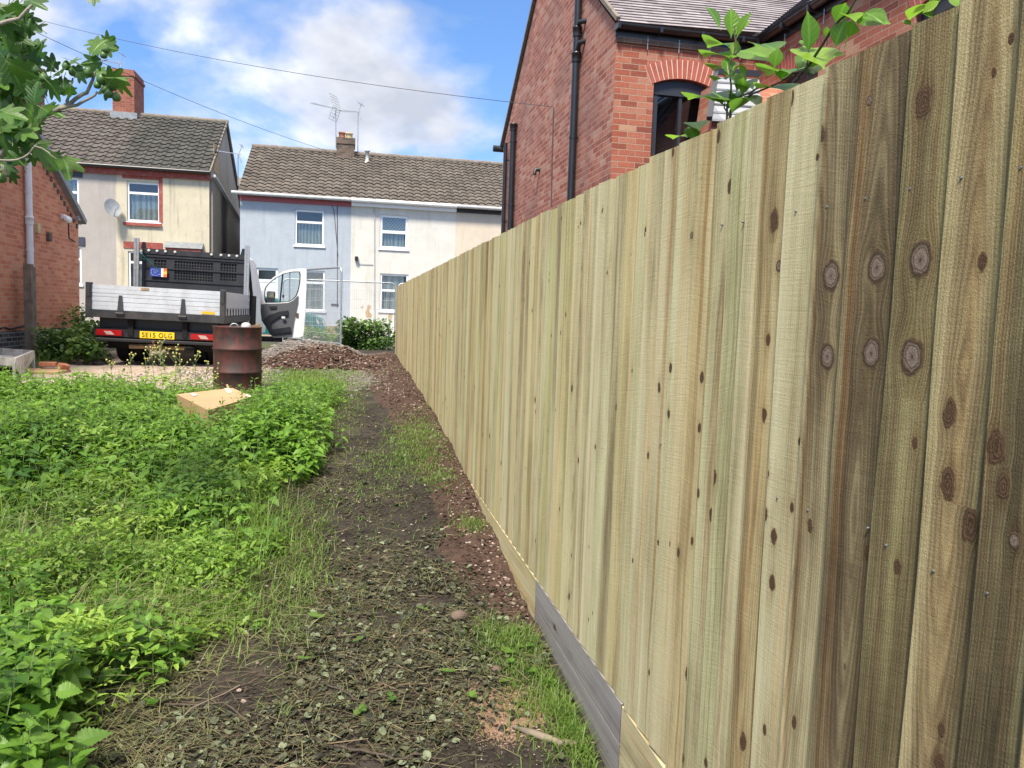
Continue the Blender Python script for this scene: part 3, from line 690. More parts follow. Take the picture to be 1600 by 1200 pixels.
def windowY(parent, y, a, b, c, d, trans=.72, frame='upvc', fill='lace', top=None, sill='upvc', fw=.065, name='window', depth=.10, mull=None):
    """window in an opening of a wall facing -Y: frame is the part, pane/curtain/sill its pieces"""
    yf = y+depth*.45
    mb = MB(); g_ = .004
    mb.box(a+g_, a+fw, yf, yf+.06, c+g_, d-g_); mb.box(b-fw, b-g_, yf, yf+.06, c+g_, d-g_)
    mb.box(a+fw, b-fw, yf, yf+.06, d-fw, d-g_); mb.box(a+fw, b-fw, yf, yf+.06, c+g_, c+fw)
    zt = None
    if trans: zt = c+(d-c)*trans; mb.box(a+fw, b-fw, yf-.01, yf+.06, zt-fw*.6, zt+fw*.6)
    if mull: xm = a+(b-a)*mull; mb.box(xm-.02, xm+.02, yf+.005, yf+.055, c+fw, d-fw)
    fr = mb.build(name, M[frame], parent)
    mb = MB(); mb.add([(a+fw, yf+.03, c+fw), (b-fw, yf+.03, c+fw), (b-fw, yf+.03, d-fw), (a+fw, yf+.03, d-fw)], [(0, 1, 2, 3)]); mb.build('pane', M['glass'], fr)
    mb = MB()
    if fill == 'lace':
        n = 24; xs_ = np.linspace(a+fw-.02, b-fw+.02, n+1); zz_ = (zt if (trans and top != 'lace') else d)
        vs = [(x, yf+.13+.018*math.sin(k*2.3), z) for k, x in enumerate(xs_) for z in (c, zz_)]
        mb.add(vs, [(2*k, 2*k+2, 2*k+3, 2*k+1) for k in range(n)], True); mb.build('curtain', M['lace'], fr)
    if top == 'leaded':
        mb = MB(); mb.add([(a+fw, yf+.034, zt), (b-fw, yf+.034, zt), (b-fw, yf+.034, d-fw), (a+fw, yf+.034, d-fw)], [(0, 1, 2, 3)]); mb.build('leaded_light', M['leaded'], fr)
    mb = MB(); mb.box(a, b, yf+.30, yf+.32, c, d); mb.build('room_shade', M['dark_room'], fr)
    if sill:
        mb = MB(); mb.box(a-.05, b+.05, y-.05, y+depth*.45-.003, c-.06, c-.003); mb.build('sill', M[sill], fr)
    return fr
def tileroof(name, parent, x0, x1, ye, ze, yr, zr, tw, course, amp, mat, prof='pan', thick=.025, wob=.006):
    L = math.hypot(yr-ye, zr-ze); nc = max(2, round(L/course)); nt = max(2, round((x1-x0)/tw)); k = 8 if prof == 'pan' else 1
    if prof == 'pan': pr = [(math.sin(2*math.pi*(q/k))*.6+math.sin(4*math.pi*(q/k)+.8)*.25) for q in range(k)]
    elif prof == 'roll': k = 8; pr = [0, 0, .1, .9, 1.0, .9, .1, 0]
    else: pr = [0]
    tx = np.array([(x1-x0)*(i/k)/nt for i in range(nt*k+1)])+x0
    ph = np.array([pr[i % k] for i in range(nt*k+1)])*amp
    nrm = np.array([0, -(zr-ze), (yr-ye)])/L
    if nrm[2] < 0: nrm = -nrm
    V = []; UVv = []
    for c in range(nc):
        for (s, lift) in ((c/nc, thick), ((c+1.06)/nc if c < nc-1 else (c+1)/nc, .0)):
            base = np.array([0, ye+(yr-ye)*s, ze+(zr-ze)*s])
            jit = (vnoise(tx*3.1, np.full_like(tx, c*1.7), 5)-.5)*wob
            sag = -(vnoise(tx*.35, np.full_like(tx, s*2.0), 9)-.5)*.07
            h = ph+lift+jit+sag
            P = np.stack([tx, base[1]+nrm[1]*h, base[2]+nrm[2]*h], -1); V.append(P)
            UVv.append(np.stack([(tx-x0)/(x1-x0)*nt+(.5 if (prof == 'flat' and c % 2) else 0), np.full_like(tx, c+(.02 if lift else .98))], -1))
    V = np.array(V); n = V.shape[1]; Fq = []; uvs = []
    I = np.arange(V.shape[0]*n).reshape(V.shape[0], n); U = np.array(UVv)
    Fl = []; Ul = []
    for r in range(V.shape[0]-1):
        a_, b_, c_, d_ = I[r, :-1], I[r, 1:], I[r+1, 1:], I[r+1, :-1]
        q = np.stack([a_, b_, c_, d_], -1); Fl.append(q)
        ua, ub = U[r], U[r+1]
        if r % 2 == 1: ub = ua.copy(); ub[:, 1] += .01
        Ul.append(np.stack([ua[:-1], ua[1:], ub[1:], ub[:-1]], 1).reshape(-1, 2))
    return npmesh(name, V.reshape(-1, 3), np.concatenate(Fl), mat, parent, uv={'uv': np.concatenate(Ul)}, smooth=False)
def poly(mb, pts): mb.add(pts, [tuple(range(len(pts)))])
def pipe(parent, name, x, y, z0, z1, r, mat, joints=(), brk=(), side=(-1, 0)):
    mb = MB(); mb.tube([(x, y, z0), (x, y, z1)], r, 14)
    for j in joints: mb.lathe((x, y, j), [(r*1.22, -.06), (r*1.22, .04), (r*1.34, .045), (r*1.34, .075), (r*1.1, .08)], 14)
    o = mb.build(name, mat, parent)
    for z in brk:
        b = MB(); b.lathe((x, y, z), [(r*1.12, -.02), (r*1.12, .02)], 14); b.bar((x, y, z), (x-side[0]*(r+.06), y-side[1]*(r+.06), z), .03, .02); b.bar((x-.06*abs(side[1])-.06*0, y-.06*abs(side[0]), z), (x+.06*abs(side[1]), y+.06*abs(side[0]), z), .02, .03)
        b.build('bracket', mat, o)
    return o
def chimney(parent, x0, x1, y0, y1, z0, z1, mat, pots=(), corb=True, flash=True):
    mb = MB(); mb.box(x0, x1, y0, y1, z0, z1-.25)
    if corb: mb.box(x0-.04, x1+.04, y0-.04, y1+.04, z1-.249, z1-.15); mb.box(x0-.0, x1+.0, y0-.0, y1+.0, z1-.149, z1)
    else: mb.box(x0-.03, x1+.03, y0-.03, y1+.03, z1-.249, z1)
    ch = mb.build('chimney', mat, parent)
    for (px, py, r, h, mt) in pots:
        b = MB(); b.lathe((px, py, z1), [(r*1.1, 0), (r, .05), (r*.92, h-.06), (r*1.1, h-.05), (r*1.1, h), (r*.8, h), (r*.8, h-.1)], 16); b.build('chimney_pot', M[mt], ch)
    return ch

# ------------------------------------------------------------------ terraces across the road (facades on Y=29)
YF = 29.0
XE = -4.93; XM = -7.95; XL = -14.5                         # cream house right corner, party line, far left
def eave(x): return 5.55
# --- cream house
cream = empty('terraced_house', (-6.4, YF, .4), 'cream rendered terraced house with red chimney and dark grey gable on its right', 'house')
za, zr_ = 6.16, 8.68; YR = 32.6
w1 = (onY(198, 283, YF), onY(250, 348, YF)); h1 = (w1[0][0], w1[1][0], w1[1][2], w1[0][2])
w2 = (onY(200, 392, YF), onY(252, 460, YF)); h2 = (w2[0][0], w2[1][0], w2[1][2]+.1, w2[0][2])
mb = MB(); wallY(mb, YF, XM, XE, .3, za, [h1, h2]); mb.build('front_wall', M['wall_cream'], cream)
mb = MB(); poly(mb, [(XE, YF, .3), (XE, 36.2, .3), (XE, 36.2, za), (XE, YR, zr_), (XE, YF, za)]); mb.add([(XE, 36.2, .3), (XL, 36.2, .3), (XL, 36.2, za), (XE, 36.2, za)], [(0, 1, 2, 3)]); mb.build('gable_wall', M['wall_gable'], cream)
pA = onX(326, 268, XE+.1); pB = onX(373, 345, XE+.1)
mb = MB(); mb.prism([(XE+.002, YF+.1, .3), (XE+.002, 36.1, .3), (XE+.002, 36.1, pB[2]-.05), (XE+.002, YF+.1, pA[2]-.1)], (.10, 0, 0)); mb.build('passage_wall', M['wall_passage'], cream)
mb = MB(); mb.bar((XE+.16, YF-.02, pA[2]-.03), (XE+.16, 36.1, pB[2]), .12, .09); mb.build('sloping_verge', M['plastic_grey'], cream)
mb = MB(); p = onX(338, 250, XE); mb.box(XE, XE+.012, p[1]-.55, p[1]+.4, p[2]-.5, p[2]+.5); mb.build('bare_brick_patch', M['ochre_patch'], cream)
tileroof('roof', cream, XM, XE+.10, YF-.22, za-.05, YR, zr_, .30, .32, .045, M['tile_cream_house'], 'roll', .035)
mb = MB(); poly(mb, [(XL, YR, zr_-.01), (XE+.1, YR, zr_-.01), (XE+.1, 36.4, za-.05), (XL, 36.4, za-.05)]); mb.build('rear_roof_slope', M['ridge'], cream)
mb = MB(); mb.tube([(XM, YR, zr_+.0), (XE+.1, YR, zr_+.0)], .10, 10); mb.build('ridge_tiles', M['ridge'], cream)
mb = MB(); mb.bar((XE+.06, YF-.22, za-.08), (XE+.06, YR, zr_-.03), .05, .12); mb.bar((XE+.06, YR, zr_-.03), (XE+.06, 36.4, za-.08), .05, .12); mb.build('verge', M['ridge'], cream)
mb = MB(); mb.box(XM+.002, XE+.05, YF-.10, YF-.003, za-.30, za-.10); mb.build('brick_corbel', M['red_paint'], cream)
mb = MB(); mb.tube([(XM, YF-.25, za-.06), (XE+.08, YF-.25, za-.06)], .065, 8); mb.build('gutter', M['black_iron'], cream)
windowY(cream, YF, *h1, trans=.72, top='x'); windowY(cream, YF, *h2, trans=.72)
mb = MB(); a = onY(191, 273, YF); b = onY(254, 283, YF); mb.box(a[0], b[0], YF-.02, YF-.003, b[2]+.02, a[2]); mb.box(b[0]-.12, b[0]-.004, YF-.015, YF-.003, h1[2], b[2]+.02); mb.build('lintel', M['red_paint'], cream)
mb = MB(); a = onY(193, 347, YF); b = onY(253, 354, YF); mb.box(a[0], b[0], YF-.08, YF-.052, b[2]-.02, a[2]); mb.build('window_ledge', M['red_paint'], cream)
mb = MB(); a = onY(193, 377, YF); b = onY(254, 390, YF); mb.box(a[0], b[0], YF-.03, YF-.003, b[2], a[2]); mb.build('lintel', M['red_paint'], cream)
mb = MB(); a = onY(262, 380, YF); b = onY(316, 392, YF); mb.box(a[0], b[0], YF-.35, YF-.003, b[2]-.5, a[2]-.18); mb.build('porch_hood', M['red_paint'], cream)
mb = MB(); mb.prism([(a[0]-.05, YF-.40, a[2]-.17), (a[0]-.05, YF-.004, a[2]-.17), (a[0]-.05, YF-.004, a[2]+.06)], (b[0]-a[0]+.1, 0, 0)); mb.build('porch_roof', M['lead'], cream)
c0 = onY(176, 180, YR-.4); c1 = onY(211, 180, YR-.4)
ch = chimney(cream, c0[0], c1[0]-.02, YR-.4, YR+1.0, zr_-.6, onY(200, 113, YR)[2], M['brick_chimney'])
mb = MB(); mb.box(c0[0]-.08, c1[0]+.08, YR-.46, YR+.3, zr_-.5, zr_-.02); mb.build('flashing', M['lead'], ch)
# --- grey rendered neighbour, dark lintels
grey = empty('terraced_house', (-11, YF, .4), 'grey beige rendered terraced house at far left with dark painted lintels', 'house')
a = onY(93, 276, YF); b = onY(124, 345, YF); g1 = (b[0]-1.15, b[0], b[2], a[2]); a = onY(118, 384, YF); b2 = onY(128, 445, YF); g2 = (b2[0]-1.15, b2[0], b2[2], a[2])
mb = MB(); wallY(mb, YF, XL, XM, .3, za, [g1, g2]); mb.build('front_wall', M['wall_grey'], grey)
for gg in (g1, g2):
    windowY(grey, YF, *gg, trans=.66, top='lace', sill='upvc')
    mb = MB(); mb.box(gg[0]-.1, gg[1]+.12, YF-.04, YF-.003, gg[3]+.02, gg[3]+.30); mb.build('lintel', M['slate_blue'], grey)
tileroof('roof', grey, XL, XM, YF-.22, za-.05, YR, zr_, .30, .32, .045, M['tile_cream_house'], 'roll', .035)
mb = MB(); mb.tube([(XL, YR, zr_), (XM, YR, zr_)], .10, 10); mb.build('ridge_tiles', M['ridge'], grey)
mb = MB(); mb.box(XL, XM-.002, YF-.10, YF-.003, za-.30, za-.10); mb.build('brick_corbel', M['red_paint'], grey)
mb = MB(); mb.tube([(XL, YF-.25, za-.06), (XM, YF-.25, za-.06)], .065, 8); mb.build('gutter', M['black_iron'], grey)
c0 = onY(28, 150, YR); c1 = onY(60, 150, YR); chimney(grey, c0[0], c1[0], YR-.4, YR+.6, zr_-.6, onY(40, 100, YR)[2], M['brick_chimney'])
# --- blue house, white house, peach house share one long roof
XB0 = onY(375, 400, YF)[0]; XB1 = onY(548, 400, YF)[0]; XB2 = onY(712, 350, YF)[0]; XB3 = 8.5
ze, zr2, YR2 = 5.52, 7.86, 32.8
def W_(a, b, c, d): p = onY(a, b, YF); q = onY(c, d, YF); return (p[0], q[0], q[2], p[2])
blue_h = empty('terraced_house', (-2, YF, .4), 'pale blue painted terraced house with white door and pink red band under its gutter', 'house')
wb1 = W_(461, 327, 506, 385); wb2 = W_(472, 422, 507, 486); wd = W_(400, 418, 434, 486); wd = (wd[0], wd[1], .5, wd[3])
mb = MB(); wallY(mb, YF, XB0, XB1, .3, ze, [wb1, wb2, wd]); mb.add([(XB0, YF, .3), (XB0, 36.6, .3), (XB0, 36.6, ze), (XB0, YR2, zr2), (XB0, YF, ze)], [(0, 1, 2, 3, 4)]); mb.build('front_wall', M['wall_blue'], blue_h)
windowY(blue_h, YF, *wb1, trans=.66); windowY(blue_h, YF, *wb2, trans=.70)
mb = MB(); x0, x1, z0, zt = wd; yf = YF+.05
mb.box(x0+.004, x0+.08, yf, yf+.06, z0, zt-.004); mb.box(x1-.08, x1-.004, yf, yf+.06, z0, zt-.004); mb.box(x0+.08, x1-.08, yf, yf+.06, zt-.08, zt-.004); mb.box(x0+.08, x1-.08, yf, yf+.06, zt-.50, zt-.40)
dr = mb.build('door_frame', M['upvc'], blue_h)
mb = MB(); mb.box(x0+.08, x1-.08, yf+.015, yf+.05, z0, zt-.50)
for (u0, u1, v0, v1) in ((.12, .45, .1, .42), (.55, .88, .1, .42), (.12, .45, .52, .9), (.55, .88, .52, .9)):
    wx, hz_ = x1-x0-.16, zt-.5-z0; mb.box(x0+.08+u0*wx, x0+.08+u1*wx, yf+.005, yf+.014, z0+v0*hz_, z0+v1*hz_, .004)
mb.build('door', M['upvc'], blue_h)
mb = MB(); mb.box(x0+.08, x1-.08, yf+.02, yf+.03, zt-.40, zt-.08); mb.build('fanlight', M['dark_glass'], dr)
mb = MB(); mb.box(XB0+.0, XB1, YF-.05, YF-.003, ze-.27, ze-.10); mb.build('fascia_band', M['red_paint2'], blue_h)
mb = MB(); mb.box(XB0+.002, XB1, YF-.012, YF-.002, .3, .92); mb.build('brick_plinth', M['brick_base'], blue_h)
mb = MB(); q = onY(523, 476, YF); mb.box(q[0]-.13, q[0]+.13, YF-.03, YF-.003, q[2]-.03, q[2]+.03); mb.build('wall_vent', M['black_plastic'], blue_h)
mb = MB()
for (a_, b_) in (((527, 316), (527, 480)), ((513, 316), (519, 322))):
    p, q = onY(*a_, YF-.015), onY(*b_, YF-.015); mb.tube([p, q], .012, 6)
p1, p2, p3 = onY(519, 322, YF-.015), onY(522, 330, YF-.015), onY(528, 400, YF-.015)
mb.tube([p1, p2, p3], .010, 6); mb.build('cable_run', M['cable'], blue_h)
def longroof(par, a, b, nm='roof'):
    tileroof(nm, par, a, b, YF-.25, ze-.04, YR2, zr2, .30, .31, .042, M['tile_blue_house'], 'pan', .035, .012)
    m_ = MB(); poly(m_, [(a, YR2, zr2-.01), (b, YR2, zr2-.01), (b, 36.8, ze-.05), (a, 36.8, ze-.05)]); m_.build('rear_roof_slope', M['ridge'], par)
    m_ = MB(); n_ = max(1, int((b-a)/.45))
    for i in range(n_): m_.tube([(a+(b-a)*i/n_, YR2, zr2+.005), (a+(b-a)*(i+1)/n_-.01, YR2, zr2+.005+.012*(i % 2))], .11, 10)
    m_.build('ridge_tiles', M['ridge'], par)
longroof(blue_h, XB0-.06, XB1)
mb = MB(); mb.tube([(XB0-.25, YF-.30, ze-.05), (XB1, YF-.30, ze-.05)], .065, 8); mb.build('gutter', M['plastic_grey'], blue_h)
c0 = onY(526, 225, YR2-.3); c1 = onY(554, 225, YR2-.3); zc = onY(540, 215, YR2-.3)[2]
chb = chimney(blue_h, c0[0], c1[0], YR2-.3, YR2+.7, zr2-.5, zc, M['brick_old'], [(c0[0]+.2, YR2+.1, .13, .28, 'terracotta'), (c1[0]-.22, YR2+.1, .14, .27, 'cream_pot')], corb=False)
mb = MB(); mb.box(XB0-.9, XB0-.02, 36, 36.05, .3, 4.6); mb.build('rear_fence', M['wall_white'], blue_h)
white_h = empty('terraced_house', (2, YF, .4), 'off white terraced house with lattice leaded windows and patches of missing paint', 'house')
ww1 = W_(594, 335, 637, 390); ww2 = W_(594, 427, 637, 487)
mb = MB(); wallY(mb, YF, XB1, XB2, .3, ze, [ww1, ww2]); mb.build('front_wall', M['wall_white'], white_h)
windowY(white_h, YF, *ww1, trans=.5, top='leaded', fw=.09); windowY(white_h, YF, *ww2, trans=.55, fw=.07, top='lace')
longroof(white_h, XB1, XB2)
mb = MB(); mb.tube([(XB1, YF-.30, ze-.05), (XB2, YF-.30, ze-.05)], .07, 8); mb.build('gutter', M['upvc'], white_h)
mb = MB(); mb.box(XB1, XB2, YF-.16, YF-.003, ze-.24, ze-.10); mb.build('fascia_board', M['upvc'], white_h)
mb = MB()
for pts in ([(571, 488), (575, 476), (580, 478), (577, 486), (582, 493), (579, 497), (572, 496)], [(606, 495), (610, 489), (613, 492), (611, 503), (607, 501)], [(563, 480), (568, 478), (567, 482)]):
    P = [onY(a_, b_, YF-.004) for a_, b_ in pts]; mb.prism(P, (0, .003, 0))
mb.build('flaked_patch', M['ochre_patch'], white_h)
mb = MB(); mb.tube([onY(585, 318, YF-.03), onY(585, 500, YF-.03)], .02, 6); mb.tube([onY(557, 408, YF-.03), onY(560, 412, YF-.03), onY(583, 413, YF-.03)], .012, 6); mb.build('waste_pipe', M['plastic_grey'], white_h)
q = onY(557, 404, YF-.1); mb = MB(); mb.box(q[0]-.06, q[0]+.06, YF-.16, YF-.003, q[2]-.08, q[2]+.08, .02); mb.build('wall_lamp', M['black_plastic'], white_h)
q = onY(574, 242, 32.0); mb = MB(); mb.lathe((q[0], 32.2, q[2]-.35), [(.16, 0), (.10, .12), (.07, .2), (.07, .5), (.11, .51), (.11, .58), (.05, .58)], 12); mb.build('roof_vent', M['plastic_grey'], white_h)
peach = empty('terraced_house', (6, YF, .4), 'peach rendered end terraced house just left of the tall red brick gable', 'house')
mb = MB(); wallY(mb, YF, XB2, XB3, .3, ze, []); mb.build('front_wall', M['wall_peach'], peach); longroof(peach, XB2, XB3)
mb = MB(); mb.tube([(XB2, YF-.30, ze-.05), (XB3, YF-.30, ze-.05)], .065, 8); mb.build('gutter', M['plastic_grey'], peach)
mb = MB(); mb.box(XB2, XB3, YF-.06, YF-.003, ze-.24, ze-.10); mb.build('fascia_board', M['dark_metal'], peach)
# far small house and its chimney seen in the gap
far = empty('distant_house', (-8.2, 52, .4), 'small dark brick house seen in the gap between the cream and blue houses', 'house')
q0 = onY(352, 300, 52); q1 = onY(374, 300, 52); qz = onY(360, 285, 52)[2]
mb = MB(); mb.box(q0[0]-3, q1[0]+1.5, 52, 58, .3, qz-1.2); mb.build('wall', M['brick_old'], far)
mb = MB(); mb.box(q0[0]-3.2, q1[0]+1.6, 51.8, 58.2, qz-1.2, qz-1.0); mb.prism([(q0[0]-3.2, 51.8, qz-1.0), (q0[0]-3.2, 55, qz+.8), (q0[0]-3.2, 58.2, qz-1.0)], (q1[0]-q0[0]+4.8, 0, 0)); mb.build('roof', M['ridge'], far)
q = onY(362, 258, 55); qb = onY(362, 280, 55); mb = MB(); mb.box(q[0]-.45, q[0]+.45, 54.6, 55.6, qz-1, qb[2]); chf = mb.build('chimney', M['brick_old'], far)
mb = MB(); mb.lathe((q[0], 55, qb[2]), [(.2, 0), (.17, .3), (.2, q[2]-qb[2])], 12); mb.build('chimney_pot', M['cream_pot'], chf)

# ------------------------------------------------------------------ orange brick house on the left (gable on X=-5.6)
LX = -5.6
lh = empty('brick_house', (LX-2, 14, .5), 'orange brick house at the left edge with dark blue plinth and sloping verge', 'house')
e0 = onX(122, 342, LX); e1 = onX(65, 236, LX); yE = e0[1]; sl = (e1[2]-e0[2])/(e1[1]-e0[1])
zap = e0[2]+sl*(11.6-yE)
mb = MB(); poly(mb, [(LX, 5.2, 1.0), (LX, yE, 1.0), (LX, yE, e0[2]), (LX, 11.6, zap), (LX, 5.2, e0[2])]); poly(mb, [(LX, yE, 1.0), (LX-6, yE, 1.0), (LX-6, yE, e0[2]), (LX, yE, e0[2])]); mb.build('gable_wall', M['brick_left'], lh)
mb = MB(); mb.box(LX-6, LX+.012, 5.2, yE+.005, .1, .999); mb.build('plinth', M['brick_plinth'], lh)
mb = MB(); mb.box(LX-.01, LX+.03, yE-8, yE, 1.0, 1.02); 
mb = MB(); mb.bar((LX+.04, yE+.15, e0[2]-.05), (LX+.04, 11.6, zap+.07), .16, .10); mb.build('verge', M['lead'], lh)
mb = MB(); poly(mb, [(LX+.06, yE+.2, e0[2]), (LX+.06, 11.6, zap+.13), (LX-6, 11.6, zap+.13), (LX-6, yE+.2, e0[2])]); poly(mb, [(LX+.06, 5, e0[2]), (LX+.06, 11.6, zap+.13), (LX-6, 11.6, zap+.13), (LX-6, 5, e0[2])]); mb.build('roof', M['ridge'], lh)
N = 26
for i in range(N):     # dentil course under the verge
    y = yE-.1-i*.17; z = e0[2]+sl*(y-yE)-.20; mb = MB(); mb.box(LX-.02, LX+.022, y-.045, y+.045, z-.055, z+.03); mb.build('dentil_brick', M['brick_old'], lh)
p = onX(50, 400, LX+.1); pipe(lh, 'downpipe', LX+.07, p[1], .75, e0[2]+sl*(p[1]-yE)-.2, .055, M['white_pipe'], joints=(2.9, 1.3), brk=(2.4, 3.4), side=(1, 0))
for (a_, b_, w_, h_, mt_, nm) in ((59, 357, .06, .18, 'cream_pot', 'junction_box'), (77, 370, .07, .16, 'brick_old', 'air_brick'), (124, 341, .12, .10, 'plastic_grey', 'camera_housing')):
    p = onX(a_, b_, LX+.03); mb = MB(); mb.box(LX-.01, LX+.06, p[1]-w_, p[1]+w_, p[2]-h_/2, p[2]+h_/2, .01); mb.build(nm, M[mt_], lh)
p = onX(100, 340, LX+.03); mb = MB(); mb.box(LX-.01, LX+.06, p[1]-.08, p[1]+.08, p[2]-.04, p[2]+.06, .01); mb.lathe((LX+.12, p[1]-.1, p[2]-.04), [(.03, -.09), (.07, -.02), (.07, .05), (.03, .08)], 12, 'y'); sl_ = mb.build('security_light', M['upvc'], lh)
mb = MB(); q = [onX(*c_, LX+.012) for c_ in ((107, 345), (108, 372), (118, 378))]; mb.tube(q, .012, 6); mb.build('cable_run', M['cable'], lh)
mb = MB(); q = [onX(*c_, LX+.012) for c_ in ((0, 513), (7, 511), (15, 514), (28, 511), (42, 508), (60, 505))]; mb.tube(q, .014, 6); mb.build('cable_run', M['cable'], lh)
p = onX(47, 470, LX+.22); mb = MB(); mb.box(LX+.16, LX+.28, p[1]-.10, p[1]+.02, .5, onX(47, 413, LX+.22)[2]); mb.box(LX+.18, LX+.27, p[1]+.025, p[1]+.13, .5, onX(47, 417, LX+.22)[2]); tag(mb.build('timber_post', M['weathered_post']), 'weathered grey brown timber post standing against the orange brick wall beside the white downpipe', 'post')

# ------------------------------------------------------------------ tall red brick house on the right
RX, RY0, RY1 = 3.17, 9.45, 16.75
rh = empty('brick_house', (RX+3, 12, .1), 'tall red brick house behind the fence with slate roof, black gutters and arched windows', 'house')
ez = 5.16; rs = .74; ya_ = (RY0+RY1)/2; za_ = ez+rs*(ya_-RY0)
mb = MB(); poly(mb, [(RX, RY1, 0), (RX, RY0, 0), (RX, RY0, ez), (RX, ya_, za_), (RX, RY1, ez)]); mb.build('gable_wall', M['brick_gable'], rh)
WX = 5.15; wh = (3.69, 4.50, 3.0, 4.60)
mb = MB(); wallY(mb, RY0, RX, WX, 0, ez+.05, [wh]); mb.build('front_wall', M['brick_front'], rh)
def wallX(mb, x, y0, y1, z0, z1, holes, depth=.12):
    Y = sorted({y0, y1}|{h[0] for h in holes}|{h[1] for h in holes}); Z = sorted({z0, z1}|{h[2] for h in holes}|{h[3] for h in holes})
    for i in range(len(Y)-1):
        for j in range(len(Z)-1):
            cy, cz = (Y[i]+Y[i+1])/2, (Z[j]+Z[j+1])/2
            if any(h[0] < cy < h[1] and h[2] < cz < h[3] for h in holes): continue
            mb.add([(x, Y[i], Z[j]), (x, Y[i+1], Z[j]), (x, Y[i+1], Z[j+1]), (x, Y[i], Z[j+1])], [(3, 2, 1, 0)])
    for (a, b, c, d) in holes:
        mb.add([(x, a, c), (x+depth, a, c), (x+depth, a, d), (x, a, d)], [(0, 1, 2, 3)]); mb.add([(x, b, c), (x+depth, b, c), (x+depth, b, d), (x, b, d)], [(3, 2, 1, 0)])
        mb.add([(x, a, d), (x+depth, a, d), (x+depth, b, d), (x, b, d)], [(0, 1, 2, 3)]); mb.add([(x, a, c), (x+depth, a, c), (x+depth, b, c), (x, b, c)], [(3, 2, 1, 0)])
wA = (8.15, 8.95, 3.0, 4.62); wB = (5.75, 6.62, 3.0, 4.62)
mb = MB(); wallX(mb, WX, 3.5, RY0, 0, ez+.05, [wA, wB]); mb.add([(WX, 3.5, 0), (WX+4, 3.5, 0), (WX+4, 3.5, ez), (WX, 3.5, ez)], [(0, 1, 2, 3)]); mb.build('wing_wall', M['brick_front'], rh)
def arch(parent, along, fixed, a, b, zs, rise=.10, h=.235, n=15):
    mb = MB(); mid = (a+b)/2; hw = (b-a)/2+.03; R_ = (hw*hw+rise*rise)/(2*rise); zc_ = zs+rise-R_; t0 = math.asin(hw/R_)
    for i in range(n):
        ta, tb = -t0+2*t0*i/n+.006, -t0+2*t0*(i+1)/n-.006
        P = []
        for (t_, rr_) in ((ta, R_), (ta, R_+h), (tb, R_+h), (tb, R_)):
            s_, z_ = mid+math.sin(t_)*rr_, zc_+math.cos(t_)*rr_
            P.append((s_, fixed-.008, z_) if along == 'x' else (fixed-.008, s_, z_))
        mb.prism(P, (0, .12, 0) if along == 'x' else (.12, 0, 0))
    ar = mb.build('arch', M['arch_brick'], parent)
    # mortar backing
    mb = MB(); P = []
    for i in range(13):
        t_ = -t0+2*t0*i/12; P.append((mid+math.sin(t_)*(R_+.004), zc_+math.cos(t_)*(R_+.004)))
    Q = [(mid+math.sin(-t0+2*t0*i/12)*(R_+h), zc_+math.cos(-t0+2*t0*i/12)*(R_+h)) for i in range(13)][::-1]
    for i in range(12):
        pts = [P[i], P[i+1], Q[11-i], Q[12-i]]
        pts = [(s_, fixed-.003, z_) if along == 'x' else (fixed-.003, s_, z_) for s_, z_ in pts]
        mb.prism(pts, (0, .115, 0) if along == 'x' else (.115, 0, 0))
    mb.build('arch_mortar', M['wall_peach'], ar)
arch(rh, 'x', RY0, wh[0], wh[1], 4.50); arch(rh, 'y', WX, wA[0], wA[1], 4.50); arch(rh, 'y', WX, wB[0], wB[1], 4.50)
wn = windowY(rh, RY0, wh[0], wh[1], wh[2], wh[3], trans=None, frame='window_grey', fill=None, sill=None, fw=.09, mull=.5, depth=.16)
mb = MB(); mb.box(wh[0]+.004, wh[1]-.004, RY0+.06, RY0+.13, 4.40, 4.595); mb.build('head_panel', M['window_grey'], wn)
mb = MB(); mb.box(wh[0]+.09, wh[1]-.09, RY0+.05, RY0+.12, 3.40, 3.47); mb.build('sash_rail', M['window_grey'], wn)
for hh in (wA, wB):
    mb = MB(); xf = WX+.07
    mb.box(xf, xf+.06, hh[0]+.004, hh[0]+.08, hh[2]+.004, hh[3]-.004); mb.box(xf, xf+.06, hh[1]-.08, hh[1]-.004, hh[2]+.004, hh[3]-.004)
    mb.box(xf, xf+.06, hh[0]+.08, hh[1]-.08, hh[3]-.2, hh[3]-.004); mb.box(xf, xf+.06, hh[0]+.08, hh[1]-.08, 3.4, 3.47)
    f_ = mb.build('window', M['window_grey'], rh)
    mb = MB(); mb.add([(xf+.03, hh[0]+.08, hh[2]), (xf+.03, hh[1]-.08, hh[2]), (xf+.03, hh[1]-.08, hh[3]-.2), (xf+.03, hh[0]+.08, hh[3]-.2)], [(0, 1, 2, 3)]); mb.build('pane', M['glass'], f_)
    mb = MB(); mb.box(xf+.4, xf+.42, hh[0]-.3, hh[1]+.3, hh[2], hh[3]); mb.build('room_shade', M['dark_room'], f_)
tileroof('roof', rh, RX-.03, 9.5, RY0-.16, ez+.02, ya_, za_+.10, .20, .115, 0, M['slate'], 'flat', .014, .004)
mb = MB(); poly(mb, [(RX-.03, ya_, za_+.09), (9.5, ya_, za_+.09), (9.5, RY1+.16, ez), (RX-.03, RY1+.16, ez)]); mb.build('rear_roof_slope', M['slate'], rh)
